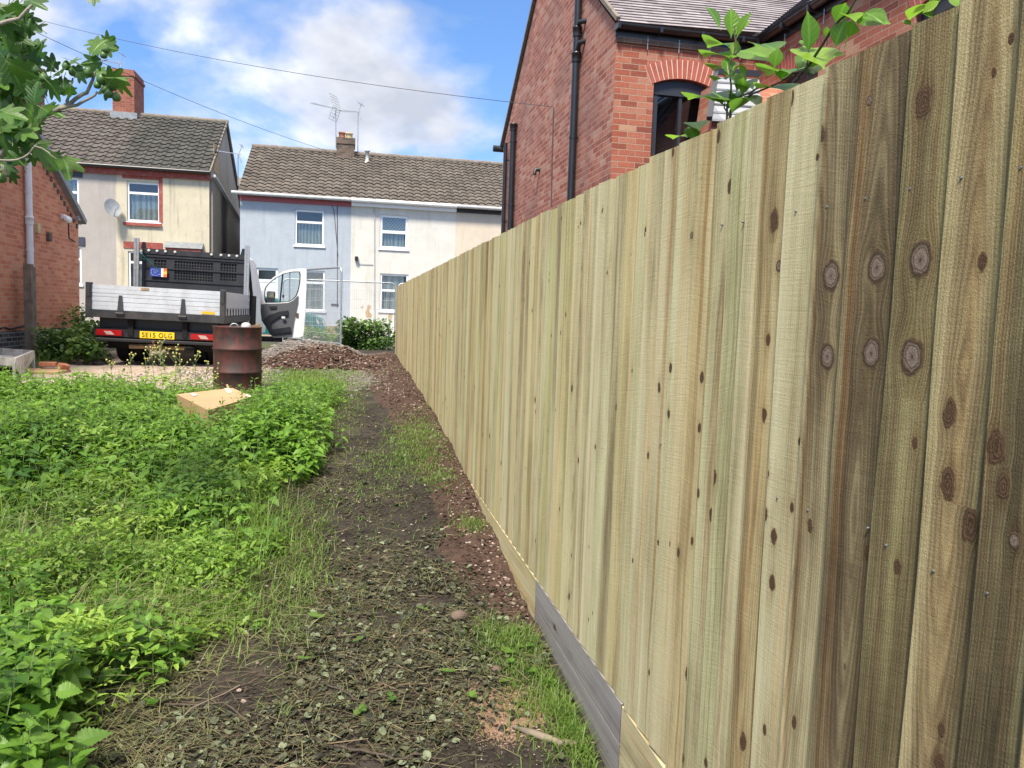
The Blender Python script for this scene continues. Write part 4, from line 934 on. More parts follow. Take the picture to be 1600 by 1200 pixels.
# wing roof slope (faces -X)
mb = MB(); nC = 22; x_a, x_b, z_a2, z_b2 = WX-.16, WX+2.4, ez+.02, ez+2.0
for i in range(nC):
    s0, s1 = i/nC, (i+1.05)/nC
    mb.add([(x_a+(x_b-x_a)*s0, 3.3, z_a2+(z_b2-z_a2)*s0+.014), (x_a+(x_b-x_a)*s0, RY0+1.5, z_a2+(z_b2-z_a2)*s0+.014), (x_a+(x_b-x_a)*s1, RY0+1.5, z_a2+(z_b2-z_a2)*s1), (x_a+(x_b-x_a)*s1, 3.3, z_a2+(z_b2-z_a2)*s1)], [(0, 1, 2, 3)], uvs=[[(0, i), (30, i), (30, i+.98), (0, i+.98)]])
mb.build('wing_roof', M['slate'], rh)
# verge of the gable, thin mortar strip
mb = MB(); mb.bar((RX-.035, RY0-.14, ez+.03), (RX-.035, ya_, za_+.07), .05, .05); mb.bar((RX-.035, ya_, za_+.07), (RX-.035, RY1+.12, ez+.03), .05, .05); mb.build('verge', M['cream_pot' if 0 else 'ridge'], rh)
def gutter(par, p0, p1, name='gutter', out=(0, -1, 0)):
    mb = MB(); p0 = np.array(p0, float); p1 = np.array(p1, float); o = np.array(out, float); up = np.array([0, 0, 1.])
    prof = [(.06*math.cos(t_)+.062, .06*math.sin(t_)) for t_ in np.linspace(math.pi, 2*math.pi, 10)]
    prof += [(.128, .012), (.116, .012)]+[(.052*math.cos(t_)+.062, .052*math.sin(t_)) for t_ in np.linspace(2*math.pi, math.pi, 10)]
    n = len(prof); vs = [e+o*a_+up*b_ for e in (p0, p1) for a_, b_ in prof]
    mb.add(vs, [(i, (i+1) % n, n+(i+1) % n, n+i) for i in range(n)]); d = p1-p0; L_ = np.linalg.norm(d); d /= L_
    k = 0.
    while k < L_:
        c_ = p0+d*k; mb.obox(c_+o*.062-up*.035, d, o, up, .018, .068, .034); k += .55
    mb.obox((p0+p1)/2-o*.012-up*.05, d, o, up, L_/2, .010, .085)
    return mb.build(name, M['black_iron'], par)
gutter(rh, (RX-.02, RY0-.03, ez-.01), (WX-.14, RY0-.03, ez-.01)); gutter(rh, (WX-.03, RY0-.15, ez-.01), (WX-.03, 3.4, ez-.01), out=(-1, 0, 0))
for k in range(4):
    mb = MB(); x_ = RX+.4+k*.42; mb.tube([(x_, RY0-.035, ez-.10), (x_, RY0-.035, ez-.26)], .006, 6); mb.lathe((x_, RY0-.035, ez-.17), [(.004, 0), (.016, .01), (.016, .03), (.004, .04)], 8); mb.build('gutter_bolt', M['galv'], rh)
for k in range(4):
    mb = MB(); y_ = RY0-.6-k*.8; mb.tube([(WX-.035, y_, ez-.10), (WX-.035, y_, ez-.26)], .006, 6); mb.build('gutter_bolt', M['galv'], rh)
mb = MB(); mb.box(RX+.001, WX, RY0-.035, RY0-.002, ez-.20, ez-.13); mb.build('corbel_course', M['brick_old'], rh)
# far eave gutter end, downpipes on the gable
mb = MB(); mb.lathe((RX-.10, RY1+.15, ez-.02), [(.02, -.1), (.07, -.1), (.07, .5)], 10, 'x'); mb.build('gutter_end', M['black_iron'], rh)
p1_ = onX(903, 0, RX-.08); p0_ = onX(893, 300, RX-.08); yd = (p0_[1]+p1_[1])/2
jz = [onX(901, b_, RX-.08)[2] for b_ in (52, 90)]
dp = pipe(rh, 'soil_pipe', RX-.08, yd, .1, 6.4, .055, M['black_iron'], joints=jz, brk=(onX(895, 215, RX-.08)[2],), side=(-1, 0))
mb = MB(); zj = jz[1]+.16; mb.tube([(RX-.08, yd, zj-.1), (RX-.08, yd-.10, zj+.02), (RX+.02, yd-.16, zj+.04)], .035, 10); mb.build('pipe_branch', M['black_iron'], dp); mb = MB(); mb.tube([(RX-.08, yd, zj+.25), (RX-.08, yd-.10, zj+.30), (RX+.02, yd-.16, zj+.31)], .035, 10); mb.build('pipe_branch', M['black_iron'], dp)
for (a_, zt_, r_) in ((798, onX(799, 197, RX-.08)[2], .06), (787, 5.1, .04)):
    q = onX(a_, 330, RX-.08); pipe(rh, 'downpipe', RX-.08, q[1], .1, zt_, r_, M['black_iron'], joints=(zt_-.08,) if a_ == 798 else (), brk=(zt_-.35, zt_-1.6), side=(-1, 0))
q = onX(841, 268, RX-.03); mb = MB(); mb.tube([(RX+.02, q[1], q[2]+.03), (RX-.08, q[1], q[2]+.03), (RX-.10, q[1], q[2]-.06)], .035, 10); mb.build('overflow_pipe', M['black_plastic'], rh)
mb = MB(); mb.tube([onX(865, 167, RX-.02), onX(863, 230, RX-.012), onX(861, 320, RX-.012)], .008, 6); mb.build('cable_run', M['cable'], rh)
# low slated extension roof in the corner, shining pale
ex0 = onY(1092, 165, 8.1); mb = MB()
q1_ = onY(1108, 125, 9.0); 
def P3(a_, b_, Y_): return onY(a_, b_, Y_)
A, B = P3(1122, 120, 8.9), P3(1186, 124, 8.9); Cc, Dd = P3(1112, 190, 8.1), P3(1192, 196, 8.1)
for i in range(6):
    s0, s1 = i/6, (i+1.06)/6
    l0, l1, r0_, r1_ = Cc+(A-Cc)*s0, Cc+(A-Cc)*s1, Dd+(B-Dd)*s0, Dd+(B-Dd)*s1
    mb.prism([l0+[0, 0, .03], r0_+[0, 0, .03], r1_+[0, 0, .0], l1], (0, .0, -.02))
lean = mb.build('lean_to_roof', M['slate_old'], rh)
mb = MB(); mb.bar(Cc+[-.03, 0, .03], A+[-.03, 0, .05], .06, .05); mb.bar(A+[-.05, 0, .06], B+[0, 0, .06], .06, .07); mb.build('lead_flashing', M['window_grey'], lean)
mb = MB(); mb.prism([Cc+[.02, .05, -.04], A+[.02, .05, -.04], (A[0]+.02, 9.4, A[2]-.04), (Cc[0]+.02, 9.4, .2), (Cc[0]+.02, Cc[1]+.05, .2)], (1.0, 0, 0)); mb.build('lean_to_wall', M['brick_front'], rh)
# ------------------------------------------------------------------ tipper truck (own frame: x right, y forward, origin under tailgate)
TR = D.objects.new('tipper_truck', None); COL.objects.link(TR); LOCAL.add(TR.name)
TX, TY, TZ = -3.075, 13.3, .515
TR.location = (TX, TY, TZ); TR.rotation_euler = (0, math.radians(1.3), math.radians(-.6))
tag(TR, 'white and black dropside tipper truck seen from behind with its driver side door swung open', 'truck')
def tp(px, py, Y): # pixel on a plane Y -> truck-local (unrotated approx.)
    q = onY(px, py, Y); x = q[0]-TX; z = q[2]-TZ; a = math.radians(1.3); return (x*math.cos(a)-z*math.sin(a), Y-TY, x*math.sin(a)+z*math.cos(a))
HB = .88; HT = 1.275
def plank(mb, x0, x1, y0, y1, z0, z1, axis):
    n = 6; h = (z1-z0)/n
    for i in range(n):
        g_ = .004 if i not in (3,) else .016
        if axis == 'x': mb.box(x0, x1, y0+(.004 if i % 2 else 0), y1, z0+i*h+g_, z0+(i+1)*h)
        else: mb.box(x0, x1-(.004 if i % 2 else 0), y0, y1, z0+i*h+g_, z0+(i+1)*h)
    if axis == 'x': mb.box(x0, x1, y0+.010, y1-.002, z0, z1-.004)
    else: mb.box(x0+.002, x1-.010, y0, y1, z0, z1-.004)
mb = MB(); plank(mb, -.965, .955, -.02, .015, HB, HT, 'x'); tg = mb.build('tailgate', M['alu'], TR)
for px in (188.6, 286.5):
    x, _, z = tp(px, 490, TY); mb = MB(); mb.prism([(x-.045, -.05, HB-.06), (x+.045, -.05, HB-.06), (x+.022, -.04, HB+.24), (x-.022, -.04, HB+.24)], (0, .025, 0)); mb.box(x-.05, x+.05, -.07, -.02, HB-.07, HB-.02); mb.tube([(x-.06, -.06, HB-.045), (x+.06, -.06, HB-.045)], .02, 8); mb.build('hinge', M['dark_metal'], tg)
x, _, z = tp(227, 452, TY); mb = MB(); mb.box(x-.06, x+.06, -.026, -.019, z-.022, z+.022, .003); mb.build('handle_slot', M['rust_and_mirror_brown'], tg)
x, _, z = tp(326, 489, TY); mb = MB(); mb.box(x-.10, x+.10, -.027, -.020, z-.022, z+.022); mb.build('reflector', M['amber'], tg)
for s, x0 in ((-1, -1.045), (1, .958)):
    mb = MB(); mb.box(x0, x0+.085, -.05, .05, HB-.13, HT+.03, .008); mb.box(x0+.02, x0+.065, -.06, -.048, HB+.2, HT+.0); mb.build('corner_post', M['dark_metal'], TR)
for s in (-1, 1):
    mb = MB(); x0 = s*1.0; plank(mb, x0-.012, x0+.018, .055, 2.93, HB, HT, 'y'); sb = mb.build('side_board', M['alu'], TR)
    for k in range(9): mb = MB(); mb.box(x0+.019, x0+.03, .3+k*.3, .33+k*.3, HB-.02, HB+.12); mb.build('rope_cleat', M['dark_metal'], sb)
mb = MB(); mb.box(-1.03, 1.03, -.03, 2.95, HB-.05, HB-.004); mb.box(-1.035, 1.035, -.045, .03, HB-.12, HB-.006); mb.box(1.0, 1.04, .03, 2.95, HB-.12, HB-.02); mb.box(-1.04, -1.0, .03, 2.95, HB-.12, HB-.02)
for k in range(8): mb.box(-1.0, 1.0, .15+k*.37, .2+k*.37, HB-.11, HB-.051)
mb.build('load_bed', M['dark_metal'], TR)
# headboard with perforated windows
yh = 2.95; ZT = 2.02; Z0 = HB; x0h, x1h = -.99, .99
a = tp(213, 387, TY+yh); ZT = a[2]
wins = []
for (pa, pb, qa, qb) in ((238, 257, 405, 433), (270, 330, 407, 445), (342, 367, 411, 440)):
    l_ = tp(pa, qa, TY+yh); r_ = tp(pb, qb, TY+yh); wins.append((l_[0], r_[0], r_[2], l_[2]))
mb = MB(); wallY(mb, yh, x0h, x1h, Z0, ZT, wins, .04)
mb.box(x0h, x1h, yh-.03, yh-.002, ZT-.10, ZT); 
for z in (ZT-.36, ZT-.60, ZT-.14): mb.box(x0h, x1h, yh-.02, yh-.002, z-.015, z+.015)
mb.box(x0h, x1h, yh-.05, yh-.003, Z0+.02, Z0+.36); mb.box(x0h, x0h+.05, yh-.035, yh-.003, Z0, ZT-.11); mb.box(x1h-.05, x1h, yh-.035, yh-.003, Z0, ZT-.11)
hb = mb.build('headboard', M['headboard'], TR)
for (a_, b_, c_, d_) in wins:
    mb = MB(); n = int((b_-a_)/.05)
    for i in range(n+1): x = a_+(b_-a_)*i/n; mb.box(x-.009, x+.009, yh+.012, yh+.02, c_, d_)
    n = int((d_-c_)/.05)
    for i in range(n+1): z = c_+(d_-c_)*i/n; mb.box(a_, b_, yh+.010, yh+.018, z-.009, z+.009)
    mb.build('perforated_grille', M['headboard'], hb)
    mb = MB(); mb.box(a_-.01, b_+.01, yh+.045, yh+.05, c_-.01, d_+.01); mb.build('grille_backing', M['dark_room'], hb)
for px, py in ((230.5, 391.5), (243.5, 392.5), (256.5, 393.2), (271.5, 394), (328.5, 398), (343.5, 399), (356, 399.8), (368.3, 400.5)):
    x, _, z = tp(px, py, TY+yh); mb = MB(); mb.lathe((x, yh-.045, z), [(.0, -.006), (.02, -.005), (.026, 0), (.026, .016)], 12, 'y'); mb.build('round_lamp', M['lamp_white'], hb)
for px, pt_, pb_ in ((211.5, 372, 447), (384.5, 384, 462)):
    t_ = tp(px, pt_, TY+yh-.15); mb = MB(); mb.box(t_[0]-.045, t_[0]-.005, yh-.2, yh-.14, HB, t_[2]); mb.box(t_[0]+.005, t_[0]+.045, yh-.2, yh-.14, HB, t_[2]-.0); mb.box(t_[0]-.005, t_[0]+.005, yh-.19, yh-.15, HB, t_[2]-.01); mb.build('ladder_stanchion', M['galv'], TR)
for px, py in ((222, 378), (378, 388)):
    t_ = tp(px, py, TY+yh); mb = MB(); mb.prism([(t_[0]-.05, yh-.02, ZT), (t_[0]+.05, yh-.02, ZT), (t_[0]+.03, yh-.02, ZT+.12), (t_[0]-.02, yh-.02, ZT+.12)], (0, .03, 0)); mb.build('rack_stop', M['black_iron'], hb)
mb = MB(); q = tp(215, 394, TY+yh-.16); r_ = tp(248, 425, TY+yh-.05); q2 = tp(212, 400, TY+yh-.16); r2_ = tp(236, 412, TY+yh-.05); mb.tube([q, r_], .008, 6); mb.tube([q2, r2_], .006, 6); mb.build('lashing_cord', M['teal_paint'], hb)
# sign on the headboard
l_ = tp(231.5, 418, TY+yh-.06); r_ = tp(258, 433, TY+yh-.06); ys_ = yh-.062
mb = MB(); mb.box(l_[0], r_[0], ys_, ys_+.006, r_[2], l_[2]); sg = mb.build('sign_plate', M['sign_blue'], hb)
wS, hS = r_[0]-l_[0], l_[2]-r_[2]
def sp(u, v): return (l_[0]+u*wS, ys_-.002, r_[2]+v*hS)
mb = MB()
for (a_, b_) in (((.08, .3), (.10, .8)), ((.10, .8), (.36, .88)), ((.36, .88), (.50, .60)), ((.08, .3), (.22, .12)), ((.22, .12), (.42, .12)), ((.42, .12), (.58, .32)), ((.2, .62), (.36, .62)), ((.36, .62), (.36, .38)), ((.36, .38), (.22, .4)), ((.55, .25), (.66, .25))): mb.bar(sp(*a_), sp(*b_), .003, .012, up=(0, 1, 0))
mb.add([sp(.66, .0), sp(.80, .0), sp(.80, 1), sp(.66, 1)], [(0, 1, 2, 3)]); mb.build('sign_emblem', M['sign_white'], sg)
for k, (mt_, v0, v1) in enumerate((('sign_orange', .68, 1.), ('sign_yellow', .34, .67), ('sign_orange', 0, .33))):
    mb = MB(); mb.add([sp(.81, v0), sp(1, v0), sp(1, v1), sp(.81, v1)], [(0, 1, 2, 3)]); mb.build('sign_panel', M[mt_], sg)
# underneath
mb = MB(); mb.box(-.45, -.37, .05, 5, .5, .74); mb.box(.37, .45, .05, 5, .5, .74); mb.box(-.85, .85, .2, .3, .5, .76); mb.box(-.9, .9, .9, 1.0, .3, .42); mb.box(-.9, .9, .45, .50, .42, .76); mb.box(-.3, .3, 1.2, 2.6, .35, .6); mb.box(-.95, .95, .5, 3.2, .70, .77); mb.build('chassis', M['under'], TR)
mb = MB(); mb.box(-.96, .93, .08, .16, .45, .60, .01); mb.box(-.90, .90, .17, .19, .45, .77); mb.box(-.93, .93, .04, .14, .385, .435, .01); mb.build('rear_bumper_and_shade_panel', M['black_plastic'], TR)  # thin middle sheet is added black, standing in for shade under the bed
pc = tp(245.5, 524, TY+.06)
mb = MB(); mb.box(pc[0]-.262, pc[0]+.262, .055, .066, pc[2]-.056, pc[2]+.056, .003); pt = mb.build('number_plate', M['plate_yellow'], TR)
cu = D.curves.new('plate_text', 'FONT'); cu.body = 'SE15 OLG'; cu.size = .105; cu.align_x = 'CENTER'; cu.align_y = 'CENTER'; cu.extrude = .001; cu.offset = .0012; cu.space_character = 1.12
tmp = D.objects.new('tmp_text', cu); COL.objects.link(tmp); bpy.context.view_layer.update()
me = D.meshes.new_from_object(tmp.evaluated_get(bpy.context.evaluated_depsgraph_get())); D.objects.remove(tmp)
xs_ = [v.co.x for v in me.vertices]; ysx = [v.co.y for v in me.vertices]; kx = .455/(max(xs_)-min(xs_)); ky = .078/(max(ysx)-min(ysx)); mx_ = (max(xs_)+min(xs_))/2; my_ = (max(ysx)+min(ysx))/2
for v in me.vertices: v.co = Vector((pc[0]+(v.co.x-mx_)*kx, .0535-v.co.z, pc[2]+(v.co.y-my_)*ky))
me.materials.clear(); me.materials.append(M['ink']); link('plate_characters', me, pt)
for (pa, pb, py) in ((150, 190.5, 519.8), (297.5, 338, 527)):
    l_ = tp(pa, py-5.6, TY+.05); r_ = tp(pb, py+5.6, TY+.05); mb = MB(); mb.box(l_[0], r_[0], .03, .10, r_[2], l_[2], .01); tl = mb.build('tail_light', M['lens_red'], TR)
    w_ = r_[0]-l_[0]; x_ = l_[0]+w_*.30; mb = MB(); mb.prism([(x_, .026, l_[2]-.02), (x_+w_*.28, .026, l_[2]-.02), (x_+w_*.42, .026, r_[2]+.02), (x_+w_*.12, .026, r_[2]+.02)], (0, .01, 0)); mb.build('reversing_lens', M['lens_white'], tl)
mb = MB(); a = tp(202, 541, TY+.35); b = tp(288, 544, TY+.35); m1 = tp(228, 541, TY+.35); m2 = tp(240, 542, TY+.35)
mb.tube([a, m1], .042, 12); mb.tube([m2, b], .038, 12); mb.build('exhaust_pipe', M['rust_and_mirror_brown'], TR)
mb = MB(); mb.lathe((m1[0]+.02, m1[1], m1[2]), [(.02, -.03), (.055, -.02), (.055, .03), (.02, .05)], 12, 'x'); mb.build('pipe_clamp', M['galv'], TR)
mb = MB(); q = tp(240, 536, TY-.02); mb.lathe((q[0], -.02, q[2]-.03), [(.015, -.02), (.015, .02), (.026, .035), (.026, .06), (.01, .075)], 12); mb.box(q[0]-.03, q[0]+.03, -.03, .1, q[2]-.13, q[2]-.05, .005); mb.box(q[0]-.10, q[0]+.10, .06, .16, q[2]-.13, q[2]-.02, .01); mb.build('tow_ball', M['iron_rust'], TR)
for s in (-1, 1):
    mb = MB(); mb.box(s*.72-.19, s*.72+.19, .62, .64, .24, .72); mb.build('mud_flap', M['rubber'], TR)
for (x, y, w_) in ((-.62, 1.05, .40), (.62, 1.05, .40), (-.84, 4.6, .21), (.84, 4.6, .21)):
    s = 1 if x > 0 else -1; r = .35
    mb = MB()
    for xo in ((-.105, .105) if w_ > .3 else (0,)):
        hw = .095; mb.lathe((x+xo, y, r), [(.20, -hw), (r-.03, -hw), (r-.008, -hw+.02), (r, -hw+.03), (r, hw-.03), (r-.008, hw-.02), (r-.03, hw), (.20, hw)], 28, 'x')
        for g_ in (-.05, 0, .05): mb.lathe((x+xo, y, r), [(r+.001, g_-.018), (r+.004, g_-.015), (r+.004, g_+.015), (r+.001, g_+.018)], 28, 'x')
    ty = mb.build('wheel', M['rubber'], TR); mb = MB(); mb.lathe((x+s*w_*.25, y, r), [(.04, -.02), (.19, 0), (.2, .03), (.2, .06)], 20, 'x'); mb.build('rim', M['galv'], ty)
# cab
prof = [(3.05, .45), (3.05, 1.55), (3.08, 1.90), (3.16, 2.00), (4.2, 2.03), (4.55, 1.96), (5.15, 1.42), (5.75, 1.2), (5.95, .95), (5.98, .45)]
mb = MB(); n = len(prof); N_ = []
for (x, ins) in ((-1.0, 0), (-.97, .03), (.97, .03), (1.0, 0)): pass
for (x, k) in ((-.99, 0.0), (-.93, .05), (.93, .05), (.99, 0.0)):
    for (y, z) in prof: N_.append((x*(1-.10*max(0, (z-1.2))), y-(0 if y > 3.5 else 0), z+(k if z > 1.9 else 0)))
mb.add(N_, [tuple(range(n)), tuple(range(3*n, 4*n))[::-1]]+[(r*n+i, r*n+(i+1) % n, (r+1)*n+(i+1) % n, (r+1)*n+i) for r in range(3) for i in range(n)]); cb = mb.build('cab', M['white_paint'], TR)
mb = MB(); mb.prism([(.875, 3.35, 1.28), (.875, 4.1, 1.28), (.875, 4.8, 1.28), (.855, 4.3, 1.95), (.855, 3.35, 1.95)], (.06, 0, 0)); mb.box(.90, 1.0, 3.34, 4.1, .55, 1.27); mb.build('door_opening', M['under'], cb)
mb = MB(); mb.tube([(.99, 3.30, .5), (1.0, 3.30, 1.3), (.90, 3.36, 2.0)], .03, 8); mb.tube([(1.0, 3.34, .5), (1.01, 3.34, 1.3), (.92, 3.4, 1.98)], .018, 8); mb.build('door_seal', M['rubber'], cb)
mb = MB(); mb.box(-.6, .6, 3.035, 3.045, 1.4, 1.95); mb.build('rear_window', M['dark_glass'], cb)
mb = MB(); mb.prism([(-.8, 4.60, 2.03), (.8, 4.60, 2.03), (.85, 5.17, 1.45), (-.85, 5.17, 1.45)], (0, .02, .02)); mb.build('windscreen', M['dark_glass'], cb)
# open door, swung out to the right
YD = 17.35
def dpx(cx, cy, y=YD): return tp(360+cx/5.714, 380+cy/5.714, y)
outer = [(252, 470), (268, 415), (300, 365), (370, 300), (450, 252), (520, 233), (590, 225), (662, 224), (660, 420), (652, 600), (642, 735), (632, 842), (535, 842), (360, 842), (335, 825), (318, 760), (262, 690), (250, 600)]
win = [(288, 430), (296, 395), (325, 358), (380, 312), (455, 270), (540, 252), (600, 252), (606, 270), (602, 350), (588, 420), (570, 468), (540, 500), (500, 520), (400, 528), (300, 530), (288, 505)]
mb = MB()
# ring between outer and window: build as strip by angular matching
def ringshape(o, i, y0, y1):
    ci = np.mean([np.array(p) for p in i], 0)
    def rs(poly_, n=64):
        res = []
        for k in range(n):
            th = 2*math.pi*k/n; d = np.array([math.cos(th), math.sin(th)]); best = 0
            for j in range(len(poly_)):
                p, q = np.array(poly_[j], float), np.array(poly_[(j+1) % len(poly_)], float); e = q-p; den = d[0]*e[1]-d[1]*e[0]
                if abs(den) < 1e-9: continue
                w_ = p-ci; t_ = (w_[0]*e[1]-w_[1]*e[0])/den; u_ = (w_[0]*d[1]-w_[1]*d[0])/den
                if t_ > 0 and -1e-6 <= u_ <= 1+1e-6: best = max(best, t_)
            res.append(ci+d*best)
        return res
    O, I_ = rs(o), rs(i); n = len(O); v = []
    for pts, yy in ((O, y0), (I_, y0), (O, y1), (I_, y1)):
        for p in pts: q = dpx(p[0], p[1]); v.append((q[0], q[1]+yy, q[2]))
    f = []
    for k in range(n):
        k2 = (k+1) % n; f += [(k, k2, n+k2, n+k), (2*n+k, 3*n+k, 3*n+k2, 2*n+k2), (k, 2*n+k, 2*n+k2, k2), (n+k, n+k2, 3*n+k2, 3*n+k)]
    return v, f
v, f = ringshape(outer, win, 0, .07); mb.add(v, f); dd = mb.build('open_door', M['white_paint'], TR)
mb = MB(); P = [dpx(*c_) for c_ in [(256, 545), (300, 540), (400, 538), (500, 532), (545, 510), (588, 465), (586, 520), (570, 600), (550, 690), (532, 832), (365, 832), (340, 815), (300, 745), (262, 690), (254, 620)]]
mb.prism([(p[0], p[1]-.035, p[2]) for p in P], (0, .034, 0)); trm = mb.build('door_card', M['door_trim'], dd)
mb = MB(); P = [dpx(*c_) for c_ in [(275, 690), (330, 640), (420, 612), (500, 600), (500, 640), (420, 655), (350, 700), (345, 770), (520, 745), (528, 790), (350, 812), (310, 760)]]
mb.prism([(p[0], p[1]-.075, p[2]) for p in P], (0, .04, 0)); P = [dpx(*c_) for c_ in [(330, 565), (400, 560), (395, 585), (340, 588)]]; mb.prism([(p[0], p[1]-.055, p[2]) for p in P], (0, .02, 0)); mb.build('door_pocket', M['black_plastic'], trm)
mb = MB(); q = dpx(458, 665); mb.box(q[0]-.035, q[0]+.04, q[1]-.11, q[1]-.076, q[2]-.02, q[2]+.025, .006); mb.build('rag', M['white_pipe'], trm)
mb = MB(); mb.bar(np.array(dpx(450, 268))+[0, .02, 0], np.array(dpx(424, 528))+[0, .02, 0], .03, .03); v, f = ringshape([(a_+(1.5 if a_ > 440 else -1.5)*4*.6, b_) for a_, b_ in win], [((a_-445)*.965+445, (b_-390)*.965+392) for a_, b_ in win], -.006, .0); mb.add(v, f); mb.build('window_seal', M['rubber'], dd)
mb = MB(); P = [dpx(*c_) for c_ in win]; mb.add([(p[0], p[1]+.03, p[2]) for p in P], [tuple(range(len(P)))]); mb.build('window_glass', M['glass'], dd)
mb = MB(); a = dpx(300, 425); b = dpx(372, 530); mb.box(a[0], b[0], a[1]+.12, a[1]+.24, b[2], a[2], .02); mb.box(a[0]-.02, a[0]+.1, a[1]+.06, a[1]+.14, b[2]-.02, b[2]+.08); mr = mb.build('wing_mirror', M['black_plastic'], dd)
mb = MB(); a = dpx(316, 435); b = dpx(365, 485); mb.box(a[0], b[0], a[1]+.113, a[1]+.119, b[2], a[2]); mb.build('mirror_glass', M['rust_and_mirror_brown'], mr)  # flat brown painted in place of the mirror's reflection
mb = MB(); q = dpx(455, 472); mb.box(q[0]-.02, q[0]+.02, q[1]-.03, q[1]+.0, q[2]-.03, q[2]+.03, .004); mb.build('window_catch', M['black_plastic'], dd)
mb = MB(); q = dpx(578, 640); mb.box(q[0]-.02, q[0]+.03, q[1]-.02, q[1]-.002, q[2]-.05, q[2]+.04); mb.build('latch', M['iron_rust'], dd)

# ------------------------------------------------------------------ oil drum
dx_, dy_ = (onY(333, 508, 10.3)[0]+onY(409, 512, 10.3)[0])/2, 10.3; dz0 = 1.285-.86
dr_ = empty('oil_drum', (dx_, dy_, dz0), 'rusty dark red steel oil drum standing at the edge of the weeds behind the truck', 'drum')
r = .292; mb = MB(); pr = [(r, 0), (r+.004, .01), (r, .02)]
def rib(z): return [(r, z-.02), (r+.012, z-.008), (r+.012, z+.008), (r, z+.02)]
pr = [(r-.01, 0), (r+.004, .008), (r, .02)]+rib(.29)+rib(.58)+[(r, .84), (r+.007, .85), (r+.007, .86), (r-.006, .862), (r-.008, .84), (r-.008, .5)]
n = 40; vs = []
for (rr, h) in pr:
    for k in range(n):
        t_ = 2*math.pi*k/n; q = rr*(1+.008*math.sin(3*t_+h*5)+.006*math.sin(7*t_)); vs.append((dx_+q*math.cos(t_), dy_+q*math.sin(t_), dz0+h))
mb.add(vs, [(i*n+k, i*n+(k+1) % n, (i+1)*n+(k+1) % n, (i+1)*n+k) for i in range(len(pr)-1) for k in range(n)], True); mb.build('drum_body', M['drum'], dr_)
mb = MB(); mb.lathe((dx_, dy_, dz0), [(.0, .50), (r-.01, .51)], 24); mb.build('ash_fill', M['iron_rust'], dr_)
q = onY(384, 507, 10.25); mb = MB(); mb.lathe((q[0], 10.28, q[2]-.30), [(.045, 0), (.06, .1), (.062, .28), (.05, .31), (.02, .325)], 16); tag(mb.build('plastic_bottle', M['plastic_grey']), 'pale grey plastic container poking out of the oil drum', 'container')
q = onY(397, 513, 10.3); mb = MB(); mb.prism([(q[0]-.07, 10.35, q[2]-.35), (q[0]+.06, 10.38, q[2]-.35), (q[0]+.075, 10.30, q[2]+.06), (q[0]-.03, 10.26, q[2]+.03)], (0, .008, .002)); tag(mb.build('cardboard_offcut', M['cardboard']), 'torn tan cardboard offcut sticking up from the oil drum', 'cardboard')
q = onY(366, 510, 10.2); mb = MB(); mb.tube([(q[0]+.05*math.cos(t_), 10.2, q[2]+.05*math.sin(t_)-.015) for t_ in np.linspace(-.3, math.pi+.3, 10)], .009, 6); mb.tube([(q[0]-.047, 10.2, q[2]-.02), (q[0]-.047, 10.25, q[2]-.35)], .009, 6); tag(mb.build('wire_hook', M['galv']), 'bent grey metal hoop over the rim of the oil drum', 'metal hoop')

# ------------------------------------------------------------------ cardboard box in the weeds
zt_ = .60; c_ = [onZ(276, 616, zt_), onZ(325, 641, zt_-.01), onZ(395, 620, zt_), onZ(363, 606, zt_+.01)]
cb_ = empty('cardboard_box', tuple((c_[0]+c_[2])/2-[0, 0, .34]), 'large tan cardboard box lying in the weeds in front of the drum', 'box')
ctr = sum(c_)/4; mb = MB(); n = 8; G_ = {}
vs = []; 
for i in range(n+1):
    for j in range(n+1):
        u, v = i/n, j/n; p = c_[0]*(1-u)*(1-v)+c_[1]*u*(1-v)+c_[2]*u*v+c_[3]*(1-u)*v; vs.append(p+[0, 0, -.045*math.sin(math.pi*u)*math.sin(math.pi*v)])
mb.add(vs, [(i*(n+1)+j, (i+1)*(n+1)+j, (i+1)*(n+1)+j+1, i*(n+1)+j+1) for i in range(n) for j in range(n)], True)
for a_, b_ in ((0, 1), (1, 2), (2, 3), (3, 0)):
    P, Q = c_[a_], c_[b_]; P2 = P+(ctr-P)*.05-[0, 0, .27]; Q2 = Q+(ctr-Q)*.05-[0, 0, .27]; mb.add([P, Q, Q2, P2], [(0, 1, 2, 3)])
mb.build('carton', M['cardboard'], cb_)
mb = MB(); P, Q = c_[3]*.96+c_[0]*.04, c_[2]; u = (Q-P)
def strip(a_, b_, c1, d1, mt_, nm):
    mb = MB(); mb.add([a_+[0, 0, .006], b_+[0, 0, .006], c1+[0, 0, .006], d1+[0, 0, .006]], [(0, 1, 2, 3)]); mb.build(nm, M[mt_], cb_)
def bl(u, v): return c_[0]*(1-u)*(1-v)+c_[1]*u*(1-v)+c_[2]*u*v+c_[3]*(1-u)*v+np.array([0, 0, -.045*math.sin(math.pi*u)*math.sin(math.pi*v)])
strip(bl(.02, .84), bl(.30, .80), bl(.31, .88), bl(.02, .93), 'tape', 'tape'); strip(bl(.75, .93), bl(.98, .93), bl(.98, .99), bl(.75, .99), 'tape', 'tape'); strip(bl(.06, .18), bl(.18, .2), bl(.16, .30), bl(.05, .27), 'plastic_grey', 'printed_label')
mb = MB(); q = bl(.02, .9); mb.prism([q, q+[.02, .01, 0], q+[.0, .02, .05], q+[-.02, .01, .045]], (0, .004, 0)); mb.build('torn_flap', M['cardboard'], cb_)

